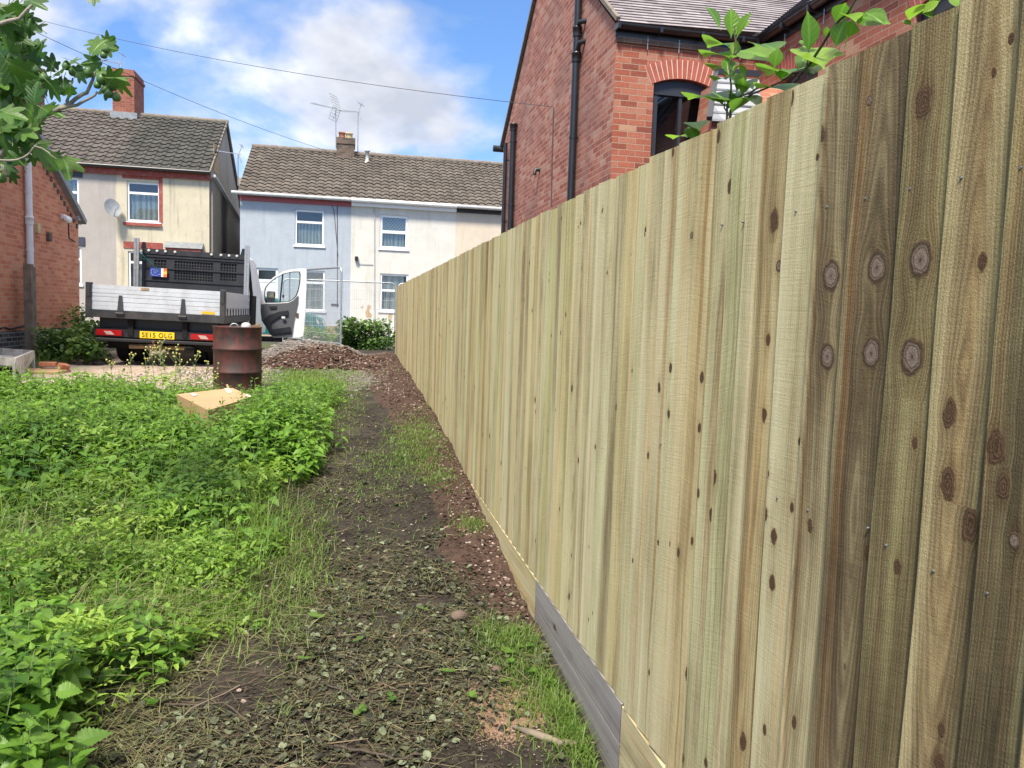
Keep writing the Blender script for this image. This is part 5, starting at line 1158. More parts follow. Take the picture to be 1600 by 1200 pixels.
# ------------------------------------------------------------------ green car on the road
gc = D.objects.new('parked_car', None); COL.objects.link(gc); LOCAL.add(gc.name); fr_ = onY(508, 500, 26.2)
gc.location = (fr_[0]-1.95, 26.9, .42); tag(gc, 'teal green hatchback car parked on the road before the blue house', 'car')
pr = [(-1.9, .25), (-1.92, .75), (-1.75, .95), (-1.35, 1.38), (-.2, 1.44), (.35, 1.36), (.95, .98), (1.55, .88), (1.85, .72), (1.95, .5), (1.93, .22)]
mb = MB(); n = len(pr); N_ = []
for (y, k) in ((-.80, 0.), (-.72, .05), (.72, .05), (.80, 0.)):
    for (x, z) in pr: N_.append((x, y*(1-.28*max(0, z-.95)), z+(k if z > .6 else 0)))
mb.add(N_, [tuple(range(n))[::-1], tuple(range(3*n, 4*n))]+[(r*n+i, r*n+(i+1) % n, (r+1)*n+(i+1) % n, (r+1)*n+i) for r in range(3) for i in range(n)]); bd = mb.build('car_body', M['teal_paint'], gc)
mb = MB(); mb.prism([(-1.3, -.735, .98), (.78, -.735, .98), (.30, -.665, 1.31), (-1.05, -.665, 1.33)], (0, -.025, 0)); mb.build('side_window', M['dark_glass'], bd)
mb = MB(); mb.prism([(1.72, -.79, .62), (1.93, -.70, .58), (1.90, -.70, .72), (1.66, -.78, .80)], (0, -.03, .0)); mb.build('headlight', M['lamp_white'], bd)
for x in (-1.2, 1.22):
    mb = MB(); mb.lathe((x, -.74, .30), [(.20, -.10), (.28, -.10), (.30, -.08), (.30, .08), (.2, .09)], 28, 'y'); wh_ = mb.build('wheel', M['rubber'], gc)
    mb = MB(); mb.lathe((x, -.74, .30), [(.0, -.105), (.05, -.12), (.06, -.10), (.06, -.09)], 16, 'y'); mb.lathe((x, -.74, .30), [(.17, -.112), (.20, -.112), (.205, -.09), (.16, -.09)], 24, 'y')
    for k in range(8): t_ = k*math.pi/4; mb.bar((x+.05*math.cos(t_), -.845, .3+.05*math.sin(t_)), (x+.18*math.cos(t_), -.845, .3+.18*math.sin(t_)), .035, .02, up=(0, 1, 0))
    mb.build('rim', M['alu_wheel'], wh_)
    mb = MB(); mb.lathe((x, -.72, .30), [(.34, -.085), (.36, -.09), (.36, .1)], 28, 'y'); mb.build('wheel_arch', M['under'], bd)

# ------------------------------------------------------------------ temporary mesh fence panels
def heras(A, B, z0, label, r=.021, H=2.0):
    e = empty('temporary_fence_panel', (A[0], A[1], z0), label, 'fence panel', 'temporary mesh fence panels at the end of the path')
    A = np.array([A[0], A[1], z0]); B = np.array([B[0], B[1], z0]); d = B-A; L_ = np.linalg.norm(d); d /= L_; up = np.array([0, 0, 1.]); c = .14
    pts = [A, A+up*(H-c)]+[A+d*(c-c*math.cos(t_))+up*(H-c+c*math.sin(t_)) for t_ in (.4, .8, 1.2)]+[A+d*c+up*H, B-d*c+up*H]+[B-d*(c-c*math.sin(t_))+up*(H-c+c*math.cos(t_)) for t_ in (.4, .8, 1.2)]+[B+up*(H-c), B]
    mb = MB(); mb.tube(pts, r, 10); mb.tube([A+up*.12, B+up*.12], r*.8, 8); mb.build('frame', M['galv'], e)
    mb = MB(); n = int(L_/.065)
    for i in range(1, n): p = A+d*L_*i/n; mb.tube([p+up*.12, p+up*(H-.01)], .0035, 4, False)
    for z in (.35, .62, .9, 1.18, 1.46, 1.74): mb.tube([A+up*z, B+up*z], .0042, 4, False)
    mb.build('wire_mesh', M['galv_wire'], e)
    for P in (A, B):
        mb = MB(); mb.box(P[0]-.09, P[0]+.09, P[1]-.3, P[1]+.3, z0-.03, z0+.07, .02); mb.build('foot_block', M['stone'], e)
pR = onY(534, 417, 19.5); sL = onY(476, 422, 21.6); dv_ = np.array([sL[0]-pR[0], 2.1]); dv_ /= np.linalg.norm(dv_)
heras((pR[0]+dv_[0]*3.4, 19.5+dv_[1]*3.4), (pR[0], 19.5), .57, 'grey steel mesh fence panel standing at an angle just right of the open truck door', .023)
pq = onY(618, 445, 24.3); heras((pq[0]-3.35, 24.3), (pq[0], 24.3), .40, 'grey steel mesh fence panel standing across the road end behind the bush')
heras((pq[0]+.08, 24.3), (pq[0]+3.4, 24.35), .40, 'grey steel mesh fence panel mostly hidden behind the end of the timber fence')

# ------------------------------------------------------------------ heaps
def heap(name, cx, cy, rx_, ry_, h, mat, label, cat, seed, rough=.05, sk=0):
    n = 90; t = np.linspace(-1.35, 1.35, n); A_, B_ = np.meshgrid(t, t); X = cx+A_*rx_; Y = cy+B_*ry_
    rr = np.sqrt(A_**2+B_**2)*(1+(fbm(A_*2+seed, B_*2, seed, 3)-.5)*.7)
    Z = zg(X, Y)+h*np.clip(1-rr, -.3, 1)**1.0*(1+.0*A_)*np.where(rr < 1, 1, .35)+(fbm(X*7, Y*7, seed+3, 4)-.5)*rough*np.clip(1.2-rr, 0, 1)*2+(fbm(X*25, Y*25, seed+9, 2)-.5)*rough*.6-.02
    Z = np.where(rr < .35, Z-h*.25*(.35-rr)/.35, Z)
    V = np.stack([X, Y, Z], -1).reshape(-1, 3); I = np.arange(n*n).reshape(n, n); F_ = np.stack([I[:-1, :-1], I[:-1, 1:], I[1:, 1:], I[1:, :-1]], -1).reshape(-1, 4)
    o = npmesh(name, V, F_, mat, smooth=True); tag(o, label, cat); return V
gh = heap('gravel_heap', -.80, 15.3, 1.35, 1.8, .46, M['gravel'], 'low mound of grey gravel in front of the open truck door', 'gravel heap', 3, .04)
sh = heap('soil_heap', -.50, 14.1, 1.2, 1.35, .46, M['soil_red'], 'reddish brown soil heap tipped on the near side of the grey gravel mound', 'soil heap', 8, .05)

# ------------------------------------------------------------------ bits and pieces
def brickobj(p, rz, label, mat='brick_loose', s=(.215, .1025, .065), tilt=0., grp=None, name='loose_brick'):
    mb = MB(); a, b, c = [q/2 for q in s]; mb.box(-a, a, -b, b, -c, c, .006)
    o = mb.build(name, M[mat]); o.location = p; o.rotation_euler = (tilt, tilt*.5, rz); tag(o, label, 'brick', grp); return o
b0 = onG(107, 575); brickobj((b0[0]-.02, 12.1, b0[2]+.11), .15, 'orange brick lying on top of the pale slab left of the truck wheel')
brickobj((b0[0]+.20, 12.05, b0[2]+.09), .9, 'broken orange brick leaning beside the brick on the slab', s=(.13, .1, .065), tilt=.3)
mb = MB(); mb.box(b0[0]-.35, b0[0]+.25, 11.7, 12.2, b0[2]-.04, b0[2]+.045, .015); tag(mb.build('paving_slab', M['cardboard']), 'pale sandy paving slab under the orange bricks left of the truck', 'slab')
for k, (px, py, rz, w_) in enumerate(((573, 562, .3, .30), (585, 563, 1.2, .22), (572, 569, .1, .26), (560, 560, .8, .16))):
    q = onG(px, py); mb = MB(); P = [(w_*.5*math.cos(t_)*(1+.25*math.sin(k+3*t_)), w_*.36*math.sin(t_)*(1+.2*math.cos(k*2+2*t_)), 0) for t_ in np.linspace(0, 2*math.pi, 7)[:-1]]
    mb.prism(P, (0, 0, .05)); o = mb.build('terracotta_shard', M['terracotta']); o.location = (q[0], q[1], q[2]+.015); o.rotation_euler = (.2*math.sin(k*2), .15, rz)
    tag(o, ('widest orange shard on the soil at the right foot of the heap', 'right hand orange shard overlapping the widest one', 'orange shard nearest the camera at the foot of the soil heap', 'small orange shard nearest to the soil heap')[k], 'shard')
def rock(name, px, py, r, mat, label, cat='stone', sq=.6, seed=0):
    q = onG(px, py); n = 12; vs = []; mb = MB()
    for i in range(9):
        th = math.pi*i/8
        for k in range(n):
            ph = 2*math.pi*k/n; f_ = 1+.35*(float(vnoise(math.cos(ph)*1.3+seed, th*1.4+math.sin(ph), seed))-.5)
            vs.append((q[0]+r*f_*math.sin(th)*math.cos(ph), q[1]+r*f_*math.sin(th)*math.sin(ph)*.8, q[2]+r*sq*.6+r*sq*f_*math.cos(th)))
    mb.add(vs, [(i*n+k, i*n+(k+1) % n, (i+1)*n+(k+1) % n, (i+1)*n+k) for i in range(8) for k in range(n)]); return tag(mb.build(name, M[mat]), label, cat)
rock('stone', 718, 967, .045, 'stone', 'brown stone lying in the litter at the foot of the red soil strip', seed=2)
rock('stone', 143, 565, .12, 'stone', 'grey brown rubble lump beside the truck wheel under the bramble', seed=5)
rock('stone', 153, 570, .09, 'stone', 'smaller rubble lump just in front of the truck wheel', seed=9)
rock('plastic_bag', 100, 548, .17, 'white_pipe', 'crumpled white plastic bag on the rubble left of the truck', 'bag', .8, 6)
rock('stone', 775, 1050, .03, 'stone', 'pinkish stone in the green weeds near the grey gravel boards', seed=12)
rock('pot_rim', 178, 745, .07, 'black_plastic', 'black plastic pot half buried in the weeds at left', 'pot', .4, 4) if 0 else None
tr_ = empty('garden_trough', (-4.9, 12.3, .55), 'peeling white painted trough on thin legs in the weeds by the brick plinth', 'trough')
Pa, Pb, Pc = onZ(0, 549, .74), onZ(52, 553, .74), onZ(22, 566, .74); Pd = Pa+Pc-Pb
mb = MB(); mb.bar(Pa, Pb, .03, .10); mb.bar(Pb, Pc, .03, .10); mb.bar(Pc, Pd, .03, .10); mb.bar(Pd, Pa, .03, .10); mb.prism([Pa-[0, 0, .07], Pb-[0, 0, .07], Pc-[0, 0, .07], Pd-[0, 0, .07]], (0, 0, .02)); mb.prism([Pb-[0, 0, .05], Pc-[0, 0, .05], Pc*.7+Pb*.3-[0, 0, .25]], (.01, .01, 0)); mb.build('tray', M['old_white'], tr_)
for P in (Pa, Pb, Pc, Pd): mb = MB(); mb.bar(P, P-[0, 0, .26], .03); mb.build('leg', M['old_white'], tr_)
# aerials
def aerial(name, base, top, label, kind, yaw):
    e = empty(name, tuple(base), label, 'tv aerial'); b = np.array(base, float); t_ = np.array(top, float)
    mb = MB(); mb.tube([b, t_], .022, 6); mb.build('mast', M['galv'], e)
    d = np.array([math.cos(yaw), math.sin(yaw), 0]); s = np.array([-d[1], d[0], 0]); up = np.array([0, 0, 1.]); mb = MB()
    if kind == 'grid':
        mb.bar(t_+d*.05-up*.03, t_+d*1.15+up*.22, .035)
        for k in range(9): c = t_+d*(.3+.09*k)+up*(.03+.024*k); mb.tube([c-s*.10, c+s*.10], .006, 4)
        for sg_ in (-1, 1):
            o_ = t_-d*.05+up*.04*sg_; o2 = o_+up*.45*sg_+d*.18
            for k in range(5): mb.tube([o_+(o2-o_)*k/4-s*.30, o_+(o2-o_)*k/4+s*.30], .008, 4)
            for k in (-1, 0, 1): mb.tube([o_+s*.3*k, o2+s*.3*k], .008, 4)
    else:
        mb.bar(t_-d*.1, t_+d*.95+up*.1, .025)
        for k in range(8): c = t_+d*(.1+.11*k)+up*.01*k; mb.tube([c-s*.16+up*0, c+s*.16], .006, 4)
        mb.tube([t_-d*.12-up*.3, t_-d*.02, t_-d*.15+up*.35], .015, 5); mb.tube([t_-d*.12-s*.3+up*.3, t_-d*.12+s*.3+up*.3], .01, 5)
    mb.build('antenna', M['galv'], e)
ya = YR2-.32
aerial('tv_aerial', onY(525, 232, ya), onY(524.5, 168, ya), 'tall television aerial with a grid reflector strapped left of the old brick chimney', 'grid', math.pi-.5)
aerial('tv_aerial', onY(559, 237, YR2-.1), onY(559.5, 175, YR2-.1), 'thinner television aerial on a pole right of the old brick chimney', 'yagi', math.pi-.45)
q0, q1 = onY(372, 290, 30), onY(372, 241, 30); aerial('tv_aerial', q0, q1, 'small television aerial on a thin pole in the gap between the cream and blue houses', 'yagi', math.pi-.1)
q0, q1 = onY(186, 120, YR), onY(186, 98, YR); aerial('tv_aerial', q0, q1, 'television aerial above the red chimney behind the fig leaves', 'yagi', math.pi-.2)
# satellite dish
q = onY(175, 326, YF-.35); sd_ = empty('satellite_dish', (q[0], YF, q[2]), 'grey oval satellite dish on the cream house wall left of the upper window', 'satellite dish')
mb = MB(); ax_ = np.array([.55, -.75, .35]); ax_ /= np.linalg.norm(ax_); s_ = np.cross(ax_, [0, 0, 1.]); s_ /= np.linalg.norm(s_); u_ = np.cross(s_, ax_); vs = []
for i in range(6):
    for k in range(20): t_ = k*math.pi/10; rr = i/5; vs.append(q+s_*.27*rr*math.cos(t_)+u_*.33*rr*math.sin(t_)+ax_*(.07*rr*rr))
mb.add(vs, [(i*20+k, i*20+(k+1) % 20, (i+1)*20+(k+1) % 20, (i+1)*20+k) for i in range(5) for k in range(20)], True); mb.build('dish', M['dish'], sd_)
mb = MB(); mb.bar(q-ax_*.02, (q[0], YF, q[2]-.05), .04); mb.bar(q-u_*.3, q+ax_*.42-u_*.1, .025); mb.box(q[0]+ax_[0]*.42-.04, q[0]+ax_[0]*.42+.04, q[1]+ax_[1]*.42-.04, q[1]+ax_[1]*.42+.04, q[2]-.05, q[2]+.05); mb.build('bracket_arm', M['galv'], sd_)
# overhead cables
def cable(name, A, B, sag, label, r=.012):
    A, B = np.array(A), np.array(B); mb = MB(); mb.tube([A+(B-A)*t_-np.array([0, 0, sag*4*t_*(1-t_)]) for t_ in np.linspace(0, 1, 25)], r, 6); tag(mb.build(name, M['cable']), label, 'cable')
cable('overhead_cable', onY(20, 20, 22), onX(865, 167, RX-.02), .22, 'upper thin black cable crossing the sky to the red brick gable', .005)
cable('overhead_cable', onY(20, 33, 22), onY(512, 236, YR2), .20, 'lower thin black cable crossing the sky to the ridge of the blue house', .007)
# ------------------------------------------------------------------ vegetation tools
def norm(a): return a/(np.linalg.norm(a, axis=-1, keepdims=True)+1e-9)
def leafproto(w, fold=.18, droop=.12, wav=0.):
    """w: half-widths along the leaf; three vertices a row; returns verts, quads, uv"""
    n = len(w); V = []; U = []
    for i, h in enumerate(w):
        y = i/(n-1); zc = -droop*y*y*1.0; s = wav*math.sin(i*1.9)
        V += [(-h, y, zc+fold*h+s), (0, y, zc), (h, y, zc+fold*h-s)]; U += [(-h, y), (0, y), (h, y)]
    Fq = []
    for i in range(n-1):
        a = i*3; Fq += [(a, a+1, a+4, a+3), (a+1, a+2, a+5, a+4)]
    return np.array(V), np.array(Fq), np.array(U)
L_NET = leafproto([.02, .25, .30, .22, .24, .13, .012], .3, .35)
L_NETN = leafproto([.02, .20, .26, .235, .35, .30, .395, .32, .40, .31, .37, .27, .32, .22, .26, .165, .19, .11, .13, .055, .05, .012], .22, .25, .006)
L_OV = leafproto([.02, .30, .42, .34, .012], .2, .15)
L_LIT = leafproto([.03, .30, .36, .25, .02], .45, -.1, .05)
L_MAG = leafproto([.012, .02, .08, .15, .20, .235, .25, .24, .20, .13, .05, .008], .28, .22, .004)
L_ROS = leafproto([.05, .10, .22, .12, .26, .16, .30, .15, .01], .15, .25)
def batch(name, proto, P, Dr, Up, size, mat, tint, parent=None, wscale=1., smooth=False):
    V0, F0, U0_ = proto; N = len(P); Dr = norm(Dr); X = norm(np.cross(Dr, Up)); Z = np.cross(X, Dr)
    size = np.broadcast_to(size, (N,)); ws = np.broadcast_to(wscale, (N,))
    V = P[:, None]+size[:, None, None]*(V0[None, :, 0:1]*X[:, None]*ws[:, None, None]+V0[None, :, 1:2]*Dr[:, None]+V0[None, :, 2:3]*Z[:, None])
    nv = len(V0); Fq = (F0[None]+np.arange(N)[:, None, None]*nv).reshape(-1, 4)
    uv = np.tile(U0_[F0.ravel()], (N, 1)); t = np.repeat(tint, nv, axis=0)
    return npmesh(name, V.reshape(-1, 3), Fq, mat, parent, col={'tint': t}, smooth=smooth, uv={'uv': uv})
def blades(name, P, yaw, h, bend, wd, mat, tint, parent=None, rows=4, e0=1.5):
    N = len(P); d = np.stack([np.cos(yaw), np.sin(yaw), 0*yaw], -1); sd_ = np.stack([-np.sin(yaw), np.cos(yaw), 0*yaw], -1); e0 = np.broadcast_to(e0, (N,))
    pts = [P]; c_ = P
    for i in range(rows):
        e = (e0-bend*(i+.5)/rows)[:, None]; c_ = c_+(d*np.cos(e)+np.array([[0, 0, 1.]])*np.sin(e))*(h/rows)[:, None]; pts.append(c_)
    C_ = np.stack(pts, 1); s = np.linspace(0, 1, rows+1)[None, :, None]; w_ = wd[:, None, None]*(1-s**1.5)+.0003
    V = np.stack([C_-sd_[:, None]*w_, C_+sd_[:, None]*w_], 2).reshape(-1, 3)
    base = np.arange(N)[:, None]*(rows+1)*2; r = np.arange(rows)[None]*2
    Fq = np.stack([base+r, base+r+1, base+r+3, base+r+2], -1).reshape(-1, 4)
    return npmesh(name, V, Fq, mat, parent, col={'tint': np.repeat(tint, (rows+1)*2, axis=0)})
def sticks(name, A, B, r, mat, tint, parent=None):
    N = len(A); d = norm(B-A); ref = np.where(np.abs(d[:, 2:3]) > .9, np.array([[1., 0, 0]]), np.array([[0, 0, 1.]])); x = norm(np.cross(d, ref)); y = np.cross(d, x)
    r = np.broadcast_to(r, (N,))[:, None]; V = []
    for P, k in ((A, 1.), (B, .6)):
        for t_ in (0, 2.09, 4.19): V.append(P+(x*math.cos(t_)+y*math.sin(t_))*r*k)
    V = np.stack(V, 1).reshape(-1, 3); b = np.arange(N)[:, None, None]*6
    Fq = (b+np.array([[0, 1, 4, 3], [1, 2, 5, 4], [2, 0, 3, 5]])[None]).reshape(-1, 4)
    return npmesh(name, V, Fq, mat, parent, col={'tint': np.repeat(tint, 6, axis=0)})
def stones(name, P, r, mat, tint):
    g_ = (1+5**.5)/2; ic = np.array([(-1, g_, 0), (1, g_, 0), (-1, -g_, 0), (1, -g_, 0), (0, -1, g_), (0, 1, g_), (0, -1, -g_), (0, 1, -g_), (g_, 0, -1), (g_, 0, 1), (-g_, 0, -1), (-g_, 0, 1)])/1.9
    fc = np.array([(0, 11, 5), (0, 5, 1), (0, 1, 7), (0, 7, 10), (0, 10, 11), (1, 5, 9), (5, 11, 4), (11, 10, 2), (10, 7, 6), (7, 1, 8), (3, 9, 4), (3, 4, 2), (3, 2, 6), (3, 6, 8), (3, 8, 9), (4, 9, 5), (2, 4, 11), (6, 2, 10), (8, 6, 7), (9, 8, 1)])
    N = len(P); sc = RNG.uniform(.5, 1.3, (N, 1, 3)); sc[:, :, 2] *= .6; jit = RNG.uniform(.8, 1.2, (N, 12, 1))
    a = RNG.uniform(0, 6.28, N); c_, s_ = np.cos(a), np.sin(a); v = ic[None]*sc*jit; x = v[..., 0]*c_[:, None]-v[..., 1]*s_[:, None]; y = v[..., 0]*s_[:, None]+v[..., 1]*c_[:, None]
    V = P[:, None]+np.stack([x, y, v[..., 2]], -1)*r[:, None, None]; Fq = (np.arange(N)[:, None, None]*12+fc[None]).reshape(-1, 3)
    return npmesh(name, V.reshape(-1, 3), Fq, mat, col={'tint': np.repeat(tint, 12, axis=0)})
def projv(P):
    d = P-CAM; z = d@FW; z = np.where(z < .05, .05, z); return 800+F*(d@CR)/z, 600-F*(d@CU)/z
def tints(n, mu=.5, sd_=.25, warm=.1, wsd=.15): return np.clip(np.stack([RNG.normal(mu, sd_, n), np.abs(RNG.normal(warm, wsd, n)), RNG.random(n)], -1), 0, 1)
def scatter(n, x0, x1, y0, y1, dens, pw=1.0):
    """positions biased to the near side so that cover stays even in apparent size"""
    n2 = n*5; u = RNG.random(n2); y = y0*(y1/y0)**u if pw else y0+(y1-y0)*u; x = RNG.uniform(x0, x1, n2)
    k = RNG.random(n2) < dens(x, y); x, y = x[k][:n], y[k][:n]
    return x, y
def vis(x, y, m=120):
    a, b = projv(np.stack([x, y, zg(x, y)], -1)); return (a > -m) & (a < 1600+m) & (b < 1200+m)
def pathx(y): return np.interp(y, py_, px_)
def isl(x, y): return sstep(.10, -.25, x-pathx(y)-(fbm(x*3, y*3, 41, 3)-.5)*.3)*(x < .85)
def blob(px, py, z, sx, sy):
    c_ = onZ(px, py, z); return lambda x, y: np.exp(-(((x-c_[0])/sx)**2+((y-c_[1])/sy)**2))
conc_m = lambda x, y: sstep(9.4, 9.9, y)*sstep(-4.9, -4.5, x)*(y < 17.5)*(x < -.9)
def boxm(x, y):
    q = [c[:2] for c in BOXC]; ins = np.ones(np.shape(x), bool)
    for i in range(4):
        a, b = q[i], q[(i+1) % 4]; ins &= ((b[0]-a[0])*(np.asarray(y)-a[1])-(b[1]-a[1])*(np.asarray(x)-a[0])) > -.03
    return ins
BOXC = [p.copy() for p in c_]
conc_free = lambda x, y: 1-conc_m(x, y)
def weeds_area(x, y): return isl(x, y)*(1-conc_m(x, y))*(y < 16)*vis(x, y)*(~boxm(x, y))
G1 = blob(70, 700, .35, .75, .9); G2 = blob(440, 690, .35, .42, .75); G3 = blob(320, 760, .25, .5, .6); G4 = blob(10, 1130, .1, .34, .45); G5 = blob(80, 615, .55, 1.4, 1.3); G6 = blob(390, 700, .3, .5, .7); G7 = (lambda x, y: np.exp(-(((x+1.5)/.9)**2+((y-6.9)/.45)**2)))
def nd(x, y): return .7*np.clip(.03+.5*G1(x, y)+1.1*G2(x, y)+.55*G3(x, y)+.9*G4(x, y)+.75*G5(x, y)+.35*G6(x, y)+.9*G7(x, y)+.35*(fbm(x*1.1, y*1.1, 77, 2) > .56)+.45*sstep(7, 8.5, y), 0, 1)*weeds_area(x, y)
def htf(x, y): return .20+.20*G1(x, y)+.40*G2(x, y)+.20*G7(x, y)+.14*G3(x, y)+.18*G4(x, y)+.12*G5(x, y)
# ---- nettles
def nettles(name, X, Y, H, mat='leaf_nettle', proto=L_NET, lsz=.058, tm=.5, nodes=None, parent=None, stemname=None, ps=None):
    P = []; Dv = []; S = []; T = []; A = []; B = []
    k_ = ~boxm(X, Y); X, Y, H = X[k_], Y[k_], H[k_]; Z = zg(X, Y)
    for x, y, z, h in zip(X, Y, Z, H):
        b = np.array([x, y, z-.01]); ln = np.array([RNG.normal(0, .13), RNG.normal(0, .13), 1.]); top = b+ln*h; n = nodes or int(np.clip(h/.045, 4, 9)); a0 = RNG.random()*3; tt = np.clip(RNG.normal(tm, .16), 0, 1); k = RNG.uniform(.75, 1.2)
        A.append(b); B.append(top)
        for i in range(n):
            f = (i+1.3)/(n+.3); p = b+(top-b)*f; sz = lsz*k*(1.25 if .35 < f < .85 else (.75 if f < .9 else .55))
            for s in (0, math.pi):
                a = a0+i*1.57+s+RNG.normal(0, .25); el = RNG.normal(.05 if f < .9 else .7, .22)
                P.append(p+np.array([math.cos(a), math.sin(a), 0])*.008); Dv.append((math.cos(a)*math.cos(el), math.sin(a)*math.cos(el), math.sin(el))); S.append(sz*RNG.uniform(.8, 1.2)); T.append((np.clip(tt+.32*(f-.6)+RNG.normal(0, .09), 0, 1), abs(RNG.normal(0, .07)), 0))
    P, Dv, S, T = map(np.array, (P, Dv, S, T)); up = np.tile([0, 0, 1.], (len(P), 1))+RNG.normal(0, .25, (len(P), 3))
    o = batch(name, proto, P, Dv, up, S, M[mat], T, parent)
    A, B = np.array(A), np.array(B); o2 = sticks(stemname or 'nettle_stems', A, B, .0026, M['stem_green'], tints(len(A), .4), parent if parent else None)
    return o, o2
X, Y = scatter(2300, -7.5, .4, 2.4, 10.5, lambda x, y: nd(x, y))
Hn = htf(X, Y)*RNG.uniform(.6, 1.15, len(X))
for k, nm, pr_, ls_ in ((Y < 4.6, 'near_nettle', L_NETN, .064), (Y >= 4.6, 'nettle', L_NET, .058)):
    o, o2 = nettles(nm+'_leaves', X[k], Y[k], Hn[k], proto=pr_, lsz=ls_, stemname=nm+'_stems'); tag(o, kind='stuff'); tag(o2, kind='stuff')
for (cx_, cy_, sx_, sy_, cnt, h0, h1, ls_, tm_) in ((-.62, 6.8, .26, .48, 150, .36, .58, .075, .75), (-.35, 6.2, .12, .3, 30, .22, .34, .065, .7), (-1.40, 6.70, .42, .13, 130, .27, .36, .065, .70), (-1.98, 7.7, .16, .35, 50, .24, .32, .06, .7), (-1.95, 7.5, .25, .25, 40, .22, .3, .06, .6), (-2.0, 7.8, .30, .30, 40, .22, .32, .06, .6), (-2.45, 6.4, .50, .65, 240, .28, .42, .07, .25), (-3.3, 8.9, 1.1, .7, 220, .26, .42, .065, .75), (-2.6, 9.2, .8, .35, 90, .2, .34, .06, .7), (-.95, 5.2, .26, .42, 80, .22, .36, .06, .62), (-1.5, 5.9, .35, .4, 60, .2, .32, .06, .55), (-.75, 4.3, .2, .3, 45, .14, .26, .05, .7)):
    X = RNG.normal(cx_, sx_*.75, cnt); Y = RNG.normal(cy_, sy_*.75, cnt); Hc = RNG.uniform(h0, h1, cnt)*np.exp(-.35*(((X-cx_)/sx_)**2+((Y-cy_)/sy_)**2)*.6)
    o, o2 = nettles('nettle_clump_leaves', X, Y, Hc, lsz=ls_, tm=tm_, stemname='nettle_clump_stems'); tag(o, kind='stuff'); tag(o2, kind='stuff')
# near corner nettles with toothed leaves: plants of their own
spots = [(25, 1010, .34), (75, 1090, .26), (10, 1150, .40), (130, 1170, .20), (-30, 1060, .44), (60, 960, .30), (-10, 930, .36), (40, 1190, .24)]
labs = ['tall nettle at the left edge reaching up beside the flattened grass', 'nettle with drooping toothed leaves in the bottom left corner beside pale cut stems', 'nettle at the very bottom left corner with dark broad leaves', 'low nettle at the bottom edge next to the bare soil',
        'nettle cut by the left edge with large dark leaves', 'nettle behind the corner clump standing in bright weeds', 'nettle at the left edge farthest from the camera in the corner clump', 'short nettle on the bottom edge between the corner plants']
for (px, py, h), lb in zip(spots, labs):
    q = onG(px, py+60); e = empty('nettle_plant', tuple(q), lb, 'nettle', 'nettles in the bottom left corner')
    nettles('leaves', np.array([q[0]]), np.array([q[1]]), np.array([h]), proto=L_NETN, lsz=.085, tm=.30, nodes=int(h/.045), parent=e, stemname='stem')
# ---- low leafy weeds
def lowd(x, y): return weeds_area(x, y)*(1-.5*nd(x, y))*np.clip((fbm(x*2.7, y*2.7, 131, 3)-.38)*8, .08, 1)
X, Y = scatter(44000, -7.5, .7, 1.9, 10.5, lowd); n = len(X); can = .04+.30*np.clip(fbm(X*1.9, Y*1.9, 61, 3)-.33, 0, 1)*2.0; hh = can*(1-RNG.random(n)**2*.75); a = RNG.uniform(0, 6.28, n); el = RNG.normal(.25, .4, n)
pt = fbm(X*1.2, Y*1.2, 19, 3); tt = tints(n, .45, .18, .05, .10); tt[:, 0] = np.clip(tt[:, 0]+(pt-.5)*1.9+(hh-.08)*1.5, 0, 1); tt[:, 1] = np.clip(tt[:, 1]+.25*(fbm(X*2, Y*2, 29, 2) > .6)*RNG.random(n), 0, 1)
typ = fbm(X*2.3, Y*2.3, 101, 3)+RNG.normal(0, .10, n)
dirs = np.stack([np.cos(a)*np.cos(el), np.sin(a)*np.cos(el), np.sin(el)], -1); ups = np.tile([0, 0, 1.], (n, 1))+RNG.normal(0, .35, (n, 3)); PP = np.stack([X, Y, zg(X, Y)+hh], -1)
for nm, pr_, lo, hi, s0, s1, wsc in (('leafy_weeds', L_OV, -9, .42, .010, .028, .9), ('lobed_weeds', L_ROS, .42, .60, .030, .075, .8), ('toothed_weeds', L_NET, .60, 9, .02, .042, .85)):
    k = (typ > lo) & (typ <= hi); nk = k.sum()
    o = batch(nm, pr_, PP[k], dirs[k], ups[k], RNG.uniform(s0, s1, nk)*(1+.25*(Y[k] > 5)), M['leaf_weed'], tt[k], wscale=RNG.uniform(.6, 1.1, nk)*wsc); tag(o, kind='stuff')
# rosettes of lobed leaves
X, Y = scatter(420, -6, .6, 1.9, 8, lambda x, y: weeds_area(x, y)*.5*(fbm(x*1.5, y*1.5, 71, 2) > .45)); P = []; Dv = []; S = []; T = []
for x, y in zip(X, Y):
    b = np.array([x, y, z1(x, y)+.01]); t0 = RNG.uniform(.4, .9); k = RNG.uniform(.05, .11)
    for i in range(8): a = i*.785+RNG.normal(0, .2); el = RNG.uniform(.25, .9); P.append(b); Dv.append((math.cos(a)*math.cos(el), math.sin(a)*math.cos(el), math.sin(el))); S.append(k*RNG.uniform(.7, 1.1)); T.append((t0, abs(RNG.normal(0, .08)), 0))
P, Dv, S, T = map(np.array, (P, Dv, S, T)); o = batch('dandelion_rosettes', L_ROS, P, Dv, np.tile([0, 0, 1.], (len(P), 1)), S, M['leaf_weed'], T, wscale=.7); tag(o, kind='stuff')
